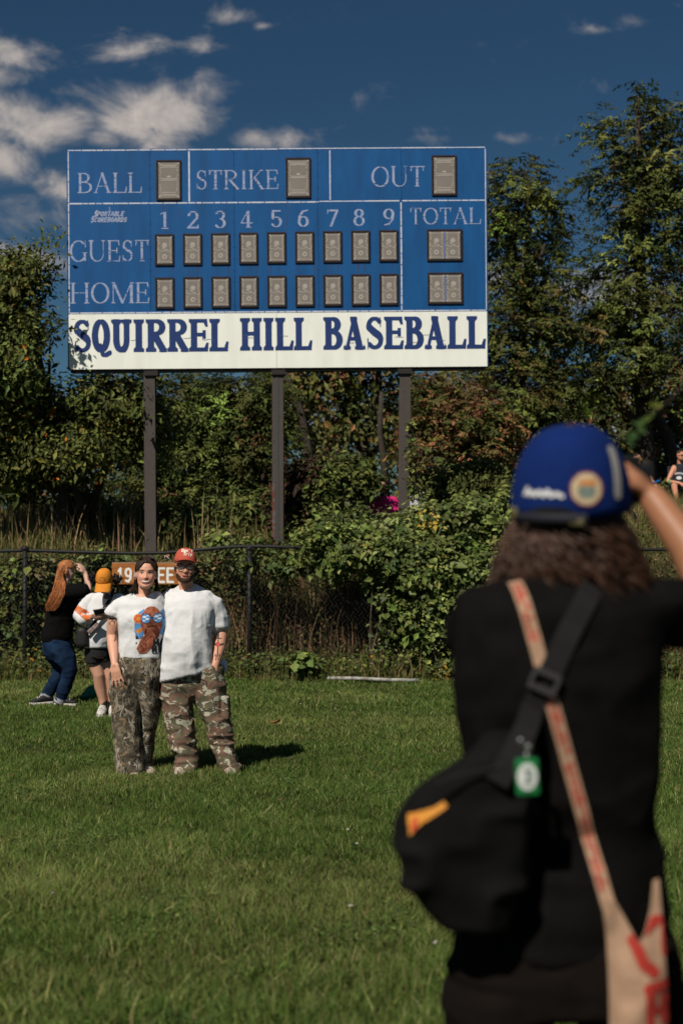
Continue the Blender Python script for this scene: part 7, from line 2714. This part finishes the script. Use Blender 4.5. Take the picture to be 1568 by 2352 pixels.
    # print on the strap: short red blocks in two rows
    rr = random.Random(2)
    pr = MB()
    for i in range(2, 57):
        if 19 <= i <= 24:
            continue
        a, b2 = path[i], path[i + 1]
        d = (b2 - a).normalized()
        sd = d.cross(Vector((0, -1, 0))).normalized()
        L = (b2 - a).length
        for row in (-1, 1):
            if rr.random() < .86:
                c0 = a + sd * row * .0052 + Vector((0, -.0012, 0))
                w = rr.uniform(.0025, .0042)
                l = L * rr.uniform(.5, .98)
                pr.add([c0 - sd * w, c0 + sd * w, c0 + sd * w + d * l, c0 - sd * w + d * l], [(0, 1, 2, 3)])
    pr.build('strap_print', redp, tote)['kind'] = 'stuff'
    # bag body: two cloth sheets with a deep V mouth between the handles
    out = [(1381, 2066), (1413, 2072), (1428, 2098), (1448, 2134), (1467, 2168), (1480, 2140), (1492, 2090), (1499, 2022), (1512, 2018), (1518, 2090), (1525, 2170), (1531, 2260), (1533, 2380), (1530, 2500), (1404, 2510), (1399, 2380), (1397, 2260), (1391, 2150)]

    def sheet(name, pts, dy, th, mat, bow):
        bm = bmesh.new()
        cx = sum(p[0] for p in pts) / len(pts)
        fv = [bm.verts.new((p[0], 0, -p[1])) for p in pts]
        f = bm.faces.new(fv)
        f.normal_update()
        bmesh.ops.triangulate(bm, faces=[f])
        for it in range(4):
            bmesh.ops.subdivide_edges(bm, edges=[e_ for e_ in bm.edges if e_.calc_length() > 14], cuts=1)
            bmesh.ops.triangulate(bm, faces=bm.faces)
        bm.verts.index_update()
        nv = len(bm.verts)
        P2 = np.array([(v.co.x, -v.co.z) for v in bm.verts])
        F2 = np.array([[v.index for v in f_.verts] for f_ in bm.faces])
        E2 = [(e_.verts[0].index, e_.verts[1].index) for e_ in bm.edges if len(e_.link_faces) == 1]
        bm.free()
        nz = vnoise(np.stack([P2[:, 0] / 34, P2[:, 1] / 60, 0 * P2[:, 0]], 1), 5)
        u = (P2[:, 0] - 1464) / 70
        off = dy + bow * (u * u - .6) * np.clip((P2[:, 1] - 2100) / 150, 0, 1) + .006 * nz
        A = np.array([tuple(J(p[0], p[1], o_)) for p, o_ in zip(P2, off)])
        B = np.array([tuple(J(p[0], p[1], o_ + th)) for p, o_ in zip(P2, off)])
        S = np.array([(a, b_, b_ + nv, a + nv) for a, b_ in E2])
        F = [np.vstack([F2, F2[:, ::-1] + nv]), S]
        V = np.vstack([A, B])
        return mesh_np(name, V, [F[1], F[0]], mat, tote, smooth=False), (V, [F[1], F[0]])
    body, (V, F) = sheet('bag_body', out, -.20, .006, cream, .035)
    sheet('bag_back', [(1405, 2120), (1440, 2150), (1467, 2185), (1488, 2120), (1506, 2050), (1526, 2190), (1530, 2490), (1406, 2500), (1400, 2250)], -.165, .005, material('cotton_lining_brown', (.20, .11, .07), rough=.9), -.01)  # darker brown inner lining seen through the mouth
    tb = bvh_of(V, F)
    X, Y = grid2(-.065, .065, -.16, .10, .002)
    m = in_stroke(X, Y, [(-.010, .052), (.045, .100)], .020) | in_stroke(X, Y, [(-.006, .050), (.010, .010), (.030, -.006)], .022) | in_stroke(X, Y, [(.052, .085), (.054, .030)], .016)
    m |= in_stroke(X, Y, [(.018, -.035), (.056, -.030)], .020) | in_stroke(X, Y, [(.022, -.040), (.022, -.10)], .018) | in_stroke(X, Y, [(.050, -.055), (.052, -.10)], .018) | in_stroke(X, Y, [(.02, -.078), (.05, -.078)], .014)
    m |= in_stroke(X, Y, [(-.062, -.02), (-.058, -.14)], .012) & (np.sin(Y * 160) > -.5)
    decal('red_print', np.where(m, 0, -1), -.065, -.16, .002, [redp], Matrix.Translation(J(1464, 2225, -.21)), tb, tote, lift=.003, reach=.5, skip=.2)['kind'] = 'stuff'


build_photographer_gear()


# ------------------------------------------------------------------ spectators on the bank
def camp_chair(P, px, label, cx=None):
    J = P.J
    s = P.s
    r0 = empty('camp_chair', (J(px, 1215).x, P.Y, float(ground_z(0, P.Y))), label, 'chair', 'folding chairs on the bank')
    g = r0.location
    fab = material('chair_fabric_navy', (.02, .022, .03), rough=.9)
    fr = material('chair_frame', (.03, .03, .032), rough=.4, metal=.5)
    mb = MB()
    mb.box(g + Vector((0, .02, .42)), (.52, .46, .02))
    mb.build('seat', fab, r0)
    mb = MB()
    mb.box(g + Vector((0, .26, .68)), (.52, .02, .46), Matrix.Rotation(-.2, 4, 'X'))
    mb.build('backrest', fab, r0)
    for sx in (-1, 1):
        for (a, b) in (((sx * .28, -.24, 0), (sx * .22, .24, .44)), ((sx * .28, .26, 0), (sx * .24, -.22, .44))):
            mb = MB()
            mb.tube([g + Vector(a), g + Vector(b)], .012, 8)
            mb.build('leg', fr, r0, smooth=True)
        mb = MB()
        mb.tube([g + Vector((sx * .28, -.24, .62)), g + Vector((sx * .28, .22, .64))], .022, 8)
        mb.build('armrest', fab, r0, smooth=True)
        mb = MB()
        mb.tube([g + Vector((sx * .28, -.22, 0)), g + Vector((sx * .28, -.22, .62))], .011, 8)
        mb.build('arm_post', fr, r0, smooth=True)
    return r0


def build_spectators():
    # man in sleeveless top
    P = Person('seated man in navy sleeveless top and sunglasses at the picture edge', 1565, 30.0)
    R, J = P.root, P.J
    gz = R.location.z
    gy = 1215 - (gz - CZ) / P.s
    up = gy - 1166                                  # line the figure's feet up with the slope
    K = lambda x, y, d=0: (x, y + up, d)
    H = .235
    M = head_frame(J(1562, 1058 + up, -.03), yaw=22)
    b = P.body
    add_head(b, M, H, 1.05)
    P.limb(b, [K(1561, 1070, .02), K(1561, 1050, .02)], [7, 6.5])
    b.loft(P.rings([(1550, 1574, 1066 + up, .07), (1544, 1582, 1071 + up, .10), (1546, 1582, 1090 + up, .12), (1547, 1584, 1118 + up, .13)]))
    P.limb(b, [K(1547, 1073, 0), K(1540, 1088, -.04), K(1533, 1104, -.10), K(1546, 1106, -.28), K(1560, 1108, -.36)], [6.5, 6, 5, 4.4, 3.2])
    add_hand(b, J(*K(1561, 1108, -.37)), Vector((.8, -.4, -.3)), Vector((.2, -.5, .8)), 1, curl=.3)
    P.limb(b, [K(1580, 1073, 0), K(1588, 1090, -.04), K(1592, 1104, -.12), K(1580, 1108, -.34)], [6.5, 6, 5, 3.4])
    add_hand(b, J(*K(1578, 1109, -.35)), Vector((-.8, -.4, -.3)), Vector((-.2, -.5, .8)), -1, curl=.3)
    P.limb(b, [K(1557, 1118, 0), K(1547, 1114, -.46), K(1551, 1135, -.48), K(1557, 1158, -.46)], [9, 7, 6, 4.2])
    P.limb(b, [K(1574, 1118, 0), K(1586, 1114, -.46), K(1586, 1135, -.48), K(1586, 1158, -.46)], [9, 7, 6, 4.2])
    P.skin(SKIN_TAN, (.56, .25, .15), .010, 2)
    shell_of(P, M, H, lambda x, y, z: (z > .70) & (y > -.28) | (y > .12) & (z > .3), .006, .002, material('hair_cropped', (.05, .03, .022), rough=.9), 'hair', R)
    shell_of(P, M, H, lambda x, y, z: (z < .22) & (y < -.05) & (z > -.02), .004, .002, material('stubble', (.14, .08, .055), rough=.9), 'beard', R)
    sg = MB()
    for sx in (-1, 1):
        sg.ellipsoid(M @ (Vector((sx * .14, -.40, .49)) * H), (.026, .008, .020), M, 14, 10)
        sg.tube([M @ (Vector((sx * .25, -.34, .52)) * H), M @ (Vector((sx * .335, .0, .50)) * H)], .004, 6)
    sg.tube([M @ (Vector((-.06, -.43, .51)) * H), M @ (Vector((.06, -.43, .51)) * H)], .005, 6)
    sg.build('sunglasses', material('glasses_black', (.01, .01, .01)), R, smooth=True)
    t = MB()
    t.loft(P.rings([(1552, 1572, 1064 + up, .085), (1547, 1579, 1069 + up, .115), (1546, 1583, 1082 + up, .14), (1546, 1584, 1100 + up, .15, -.02), (1545, 1587, 1120 + up, .15)]), 24)
    P.cloth('sleeveless_top', t, material('jersey_navy', (.018, .02, .032), rough=.9), .011, 2, [((7, 7, 5), .006, 131, None, None)])
    tb = bvh_of(*P.last)
    X, Y = grid2(-.16, .16, -.10, .08, .005)
    m = in_ellipse(X, Y, .0, -.045, .05, .035)
    for k in range(9):                              # arched lettering, too far off to read
        xx = -.125 + .031 * k
        m |= in_ellipse(X, Y, xx, .055 - 2.2 * xx * xx, .012, .022) & ~in_ellipse(X, Y, xx, .055 - 2.2 * xx * xx, .005, .009)
    o = decal('top_lettering', np.where(m, 0, -1), -.16, -.10, .005, [material('script_white', (.6, .6, .6))], Matrix.Translation(J(1565, 1090 + up, -.4)), tb, R, lift=.004, reach=.6, skip=0)
    if o:
        o['kind'] = 'stuff'
    t = MB()
    P.limb(t, [K(1557, 1118, .02), K(1549, 1115, -.36)], [10.5, 9])
    P.limb(t, [K(1574, 1118, .02), K(1584, 1115, -.36)], [10.5, 9])
    P.cloth('shorts', t, material('shorts_dark', (.018, .017, .018), rough=.9), .011, 2)
    for px in (1557, 1586):
        m_ = MB()
        P.limb(m_, [K(px, 1152, -.46), K(px + .6, 1161, -.46)], [4.8, 4.8])
        m_.build('sock', material('sock_grey', (.26, .25, .25), rough=.95), R, smooth=True)
        h0 = J(px, 1165 + up, -.42); h0.z = gz + .01
        build_shoe(P, 'shoe', h0, h0 + Vector((0, -.26, -.01)), .10, .10, material('shoe_black', (.01, .01, .01)), material('sole_offwhite', (.5, .5, .5)), R)
    wb = MB()
    wb.tube([J(*K(1537, 1105, -.16)), J(*K(1540, 1105.5, -.21))], .05, 12)
    wb.build('wristband', material('band_green', (.12, .40, .14), rough=.6), R)
    camp_chair(P, 1567, 'folding chair under the man in the navy sleeveless top')
    # person with yellow sunglasses
    P = Person('seated spectator in black with yellow sunglasses beyond the raised camera', 1463, 30.4)
    R, J = P.root, P.J
    gz = R.location.z
    up = 1215 - (gz - CZ) / P.s - 1166
    M = head_frame(J(1461, 1064 + up, -.03), yaw=30)
    b = P.body
    add_head(b, M, H)
    P.limb(b, [K(1460, 1076, .02), K(1460, 1056, .02)], [7, 6])
    b.loft(P.rings([(1450, 1474, 1072 + up, .07), (1446, 1480, 1078 + up, .10), (1446, 1480, 1095 + up, .12), (1446, 1482, 1120 + up, .13)]))
    P.limb(b, [K(1478, 1079, 0), K(1487, 1090, -.06), K(1493, 1097, -.12), K(1499, 1104, -.24)], [6.5, 5.5, 5, 3.4])
    add_hand(b, J(*K(1500, 1105, -.25)), Vector((.4, -.3, -.7)), Vector((.4, -.8, .3)), -1, curl=.35)
    P.limb(b, [K(1456, 1120, 0), K(1452, 1116, -.44), K(1452, 1158, -.44)], [9, 7, 4])
    P.limb(b, [K(1472, 1120, 0), K(1482, 1117, -.44), K(1484, 1158, -.44)], [9, 7, 4])
    P.skin(SKIN_TAN, (.56, .27, .17), .010, 2)
    shell_of(P, M, H, lambda x, y, z: (z > .70) & (y > -.28) | (y > .05) & (z > .2), .010, .003, HAIR_BROWN, 'hair', R)
    sg = MB()
    for sx in (-1, 1):
        sg.tube([M @ (Vector((sx * .14 + .11 * math.cos(a), -.42, .49 + .09 * math.sin(a))) * H) for a in np.linspace(0, 6.2832, 16)], .006, 6, False)
        sg.tube([M @ (Vector((sx * .25, -.38, .51)) * H), M @ (Vector((sx * .335, .0, .50)) * H)], .005, 6)
    so = sg.build('sunglasses', material('frame_yellow', (.75, .48, .06), rough=.4), R, smooth=True)
    for sx in (-1, 1):
        m_ = MB()
        m_.ellipsoid(M @ (Vector((sx * .14, -.415, .49)) * H), (.024, .005, .018), M, 14, 8)
        m_.build('lens', material('glasses_black', (.01, .01, .01)), so, smooth=True)
    t = MB()
    t.loft(P.rings([(1451, 1472, 1069 + up, .085), (1446, 1479, 1076 + up, .12), (1444, 1481, 1092 + up, .15), (1444, 1484, 1124 + up, .16)]), 24)
    P.limb(t, [K(1476, 1079, 0), K(1485, 1088, -.05)], [8.5, 7.5])
    P.limb(t, [K(1448, 1079, 0), K(1442, 1094, -.05)], [8.5, 7.5])
    P.cloth('tee_shirt', t, TEE_BLACK, .011, 2)
    t = MB()
    P.limb(t, [K(1456, 1120, .02), K(1452, 1117, -.4), K(1452, 1150, -.44)], [10, 8.5, 6])
    P.limb(t, [K(1472, 1120, .02), K(1482, 1118, -.4), K(1484, 1150, -.44)], [10, 8.5, 6])
    P.cloth('trousers', t, TEE_BLACK, .011, 2)
    for px in (1452, 1484):
        h0 = J(px, 1165 + up, -.40); h0.z = gz + .01
        build_shoe(P, 'shoe', h0, h0 + Vector((0, -.26, -.01)), .10, .10, material('shoe_black', (.01, .01, .01)), material('sole_offwhite', (.5, .5, .5)), R)
    camp_chair(P, 1464, 'folding chair under the spectator with yellow sunglasses')
    ob = MB()
    c = J(*K(1506, 1103, -.30))
    ob.box(c, (.17, .02, .035), Matrix.Rotation(-.35, 4, 'Y'), bevel=.008)
    o = ob.build('blue_tube', material('plastic_blue', (.01, .12, .42), rough=.35), None)
    tag(o, 'small blue object in the hand of the spectator with yellow sunglasses', 'toy')
    # two people half hidden behind the hedge
    for (lab, px, py, hc, tc, Y) in (('dark haired person in pale top sitting behind the vine hedge by the far post', 961, 1121, (.02, .014, .012), (.42, .42, .44), 22.2),
                                     ('person in bright pink top half hidden behind the vine hedge', 881, 1132, (.05, .03, .02), (.58, .02, .16), 21.8)):
        P = Person(lab, px, Y)
        R, J = P.root, P.J
        M = head_frame(J(px, py, -.03), yaw=-25, pitch=6)
        b = P.body
        k = 1 / P.s * .01                            # pixels per centimetre
        add_head(b, M, .21)
        gz = R.location.z
        zb = 1215 - (gz + .12 - CZ) / P.s
        P.limb(b, [(px, py + 10 * k, .02), (px, py - 6 * k, .02)], [6 * k, 5.2 * k])
        b.loft(P.rings([(px - 9 * k, px + 9 * k, py + 7 * k, .06), (px - 17 * k, px + 17 * k, py + 11 * k, .09), (px - 16 * k, px + 16 * k, py + 35 * k, .11), (px - 17 * k, px + 17 * k, zb, .13)]))
        for sx in (-1, 1):
            P.limb(b, [(px + sx * 16 * k, py + 13 * k, 0), (px + sx * 21 * k, py + 36 * k, -.05), (px + sx * 10 * k, py + 44 * k, -.25)], [5 * k, 4 * k, 3 * k])
            add_hand(b, J(px + sx * 9 * k, py + 45 * k, -.26), Vector((-sx * .5, -.6, -.3)), Vector((0, -.4, .9)), -sx, curl=.4)
            P.limb(b, [(px + sx * 9 * k, zb, 0), (px + sx * 14 * k, zb - 26 * k, -.36), (px + sx * 13 * k, zb + 8 * k, -.50)], [8 * k, 6 * k, 4 * k])
        P.skin(SKIN_TAN, (.42, .22, .15), .012, 2)
        shell_of(P, M, .21, lambda x, y, z: (z > .68) & (y > -.3) | (y > -.05) & (z > .0), .022, .006, material('hair_' + str(px), hc, rough=.7, var=.3, vscale=40), 'hair', R)
        t = MB()
        t.loft(P.rings([(px - 10 * k, px + 10 * k, py + 5 * k, .075), (px - 18 * k, px + 18 * k, py + 10 * k, .11), (px - 18 * k, px + 18 * k, py + 30 * k, .13), (px - 19 * k, px + 19 * k, zb, .15)]), 22)
        for sx in (-1, 1):
            P.limb(t, [(px + sx * 15 * k, py + 13 * k, 0), (px + sx * 20 * k, py + 28 * k, -.03)], [7 * k, 6 * k])
        P.cloth('top', t, material('top_' + str(px), tc, rough=.9, var=.15, vscale=12), .012, 2, [((7, 7, 6), .008, 141, None, None)])
        t = MB()
        for sx in (-1, 1):
            P.limb(t, [(px + sx * 9 * k, zb, 0), (px + sx * 14 * k, zb - 25 * k, -.36), (px + sx * 13 * k, zb + 2 * k, -.48)], [9 * k, 7.5 * k, 6 * k])
        P.cloth('trousers', t, DENIM, .012, 2)


build_spectators()


# ------------------------------------------------------------------ green and blue bag on the grass behind the legs
def build_ground_bag():
    c = W(216, 1606, 16.3)
    z = float(lawn_z(np.array([c.x]), np.array([16.3]))[0])
    root = empty('ground_bag', (c.x, 16.3, z), 'crumpled green bag with bright bits lying behind the bare legs', 'bag')
    mb = MB()
    mb.ellipsoid((c.x, 16.3, z + .08), (.10, .08, .09))
    mb.ellipsoid((c.x - .05, 16.3, z + .05), (.09, .07, .05))
    mb.ellipsoid((c.x + .02, 16.3, z + .15), (.035, .03, .06))
    V, F, N = mb.remesh(.007, 2)
    V = V + N * (.014 * (1 - 2 * np.abs(vnoise(V * 16, 3))))[:, None]
    mesh_np('bag_body', V, F, material('bag_green', (.01, .16, .075), rough=.35), root, smooth=True)
    mb = MB()
    mb.ellipsoid((c.x + .085, 16.24, z + .04), (.035, .03, .04))
    V, F, N = mb.remesh(.006, 1)
    mesh_np('blue_pouch', V, F, material('pouch_blue', (.02, .10, .45), rough=.4), root, smooth=True)
    mb = MB()
    mb.ellipsoid((c.x + .125, 16.23, z + .03), (.03, .025, .03))
    V, F, N = mb.remesh(.006, 1)
    mesh_np('orange_pouch', V, F, material('pouch_orange', (.62, .22, .03), rough=.4), root, smooth=True)


build_ground_bag()
# ================================================================== mown lawn: blades
def build_lawn_grass():
    r = np.random.default_rng(99)
    P, H, Wd = [], [], []
    for (ya, yb, dens, h0, h1, w) in ((3.9, 6.5, 9000, .035, .105, .0050), (6.5, 9.5, 6500, .035, .09, .0052), (9.5, 12.5, 4300, .035, .075, .0060), (12.5, 15.5, 2700, .035, .07, .0080), (15.5, 18.5, 1900, .035, .075, .010)):
        xm = .24 * yb + .5
        n = int(dens * (yb - ya) * 2 * xm)
        x = r.uniform(-xm, xm, n)
        y = r.uniform(ya, yb, n)
        k = np.abs(x) < .24 * y + .5
        x, y = x[k], y[k]
        P.append(np.stack([x, y, lawn_z(x, y) - .004], 1))
        H.append(r.uniform(h0, h1, len(x)))
        Wd.append(np.full(len(x), w) * r.uniform(.7, 1.3, len(x)))
    P = np.vstack(P); H = np.concatenate(H); Wd = np.concatenate(Wd)
    q = P * np.array([1, 1, 0])
    clump = fbm(q * 2.2, 3, 1)
    fine = vnoise(q * 9, 4)
    H = H * (1 + .60 * clump + .35 * fine)
    dry = np.clip(fbm(q * np.array([.7, .9, 1]) + 30, 3, 9) * 1.6 + .05, 0, 1)
    col = palette([(.052, .076, .016), (.074, .104, .024), (.034, .052, .011), (.12, .125, .04), (.23, .19, .09)], [.36, .30, .22, .08, .04], len(P), .2, r)
    dryc = palette([(.15, .135, .055), (.09, .105, .028)], [.35, .65], len(P), .25, r)
    pick = r.random(len(P)) < dry * .8
    col[pick] = dryc[pick]
    col *= 1.14 * (1 + .26 * clump + .14 * fbm(q * .35 + 7, 2, 3))[:, None]
    col *= np.array([.90, 1.0, .90])
    Wd = Wd * np.where(r.random(len(Wd)) < .06, 1.9, 1.0)
    o = blades('grass', P, H, Wd, col, 'mown green lawn grass of the outfield', .55, seg=2, seed=100)
    return o


build_lawn_grass()


def build_clover_patches():
    r = np.random.default_rng(14)
    n = 60000
    y = r.uniform(4.0, 12.5, n)
    x = r.uniform(-1, 1, n) * (.24 * y + .4)
    q = np.stack([x, y, 0 * x], 1)
    k = fbm(q * np.array([1.3, 1.0, 1]) + 50, 3, 21) > .30
    q = q[k]
    q[:, 2] = lawn_z(q[:, 0], q[:, 1]) + r.uniform(.02, .065, len(q))
    V, T, C = leaf_mesh(q, rand_dirs(len(q), r) * .5 + np.array([0, -.2, 1]), r.uniform(.010, .022, len(q)), .85, palette([(.035, .06, .014), (.055, .085, .02), (.085, .11, .03)], [.4, .4, .2], len(q), .25, r), .1, r)
    tag(mesh_np('clover_patches', V, T, GRASSMAT, colors=C), 'broad leaved clover and weeds patched through the lawn', 'weeds', kind='stuff')


build_clover_patches()


# broad leaved weeds, clover heads and a few fallen leaves
def build_lawn_bits():
    r = np.random.default_rng(12)
    cm = material('clover_white', (.36, .34, .29), rough=.9, var=.2, vscale=200)
    spots = [(799, 1912), (820, 1945), (805, 2090), (1030, 1985), (690, 1620), (860, 1600), (120, 2060), (1000, 2175)]
    for k, (px, py) in enumerate(spots):
        # where the sight line meets the lawn
        Y = 6.0
        for it in range(30):
            x = (px - 784) / FPX * Y
            z = float(lawn_z(np.array([x]), np.array([Y]))[0])
            Y = (CZ - z - .06) * FPX / (py - 1215)
        root = empty('clover_flower', (x, Y, z), 'white clover heads dotted over the lawn', 'clover', 'clover flowers in the lawn')
        mb = MB()
        mb.tube([(x, Y, z), (x + .004, Y, z + .05), (x, Y, z + .072)], .0016, 4)
        mb.build('stem', material('clover_stem', (.06, .09, .02)), root)
        mb = MB()
        for j in range(16):
            d = rand_dirs(1, r)[0]
            d[2] = abs(d[2]) * .9 - .1
            mb.capsule([Vector((x, Y, z + .076)) + Vector(d) * .003, Vector((x, Y, z + .076)) + Vector(d) * .008], .0024, 5)
        mb.build('flower_head', cm, root, smooth=True)['kind'] = 'stuff'
    lm = [material('dead_leaf_orange', (.30, .10, .03), rough=.8, var=.3, vscale=60), material('dead_leaf_brown', (.20, .10, .045), rough=.8, var=.3, vscale=60)]
    for k, (px, py, s, lab) in enumerate(((628, 1660, .13, 'large curled orange dead leaf on the grass beside the couple'), (643, 1837, .05, 'small brown dead leaf nearest the camera on the lawn'), (142, 1620, .05, 'tiny orange dead leaf by the cuffed jeans'), (1145, 1625, .05, 'small dead leaf near the photographer sleeve'), (28, 1782, .05, 'brown dead leaf by the picture edge'))):
        Y = 8.0
        for it in range(30):
            x = (px - 784) / FPX * Y
            z = float(lawn_z(np.array([x]), np.array([Y]))[0])
            Y = (CZ - z - .05) * FPX / (py - 1215)
        u = np.linspace(-1, 1, 9)
        V, Q = [], []
        for i, a in enumerate(u):
            wdt = (1 - a * a) ** .7 * .42 * (1 + .3 * math.sin(a * 14))
            for j in (-1, 0, 1):
                V.append((x + a * s / 2, Y + j * wdt * s / 2, z + .045 + abs(j) * s * .10 * (1 + a) + a * a * s * .15))
        for i in range(8):
            for j in range(2):
                Q.append((i * 3 + j, i * 3 + j + 1, i * 3 + j + 4, i * 3 + j + 3))
        o = mesh_np('dead_leaf', V, np.array(Q), lm[k % 2 if k else 0], smooth=True)
        tag(o, lab, 'leaf', 'fallen leaves on the lawn')


build_lawn_bits()
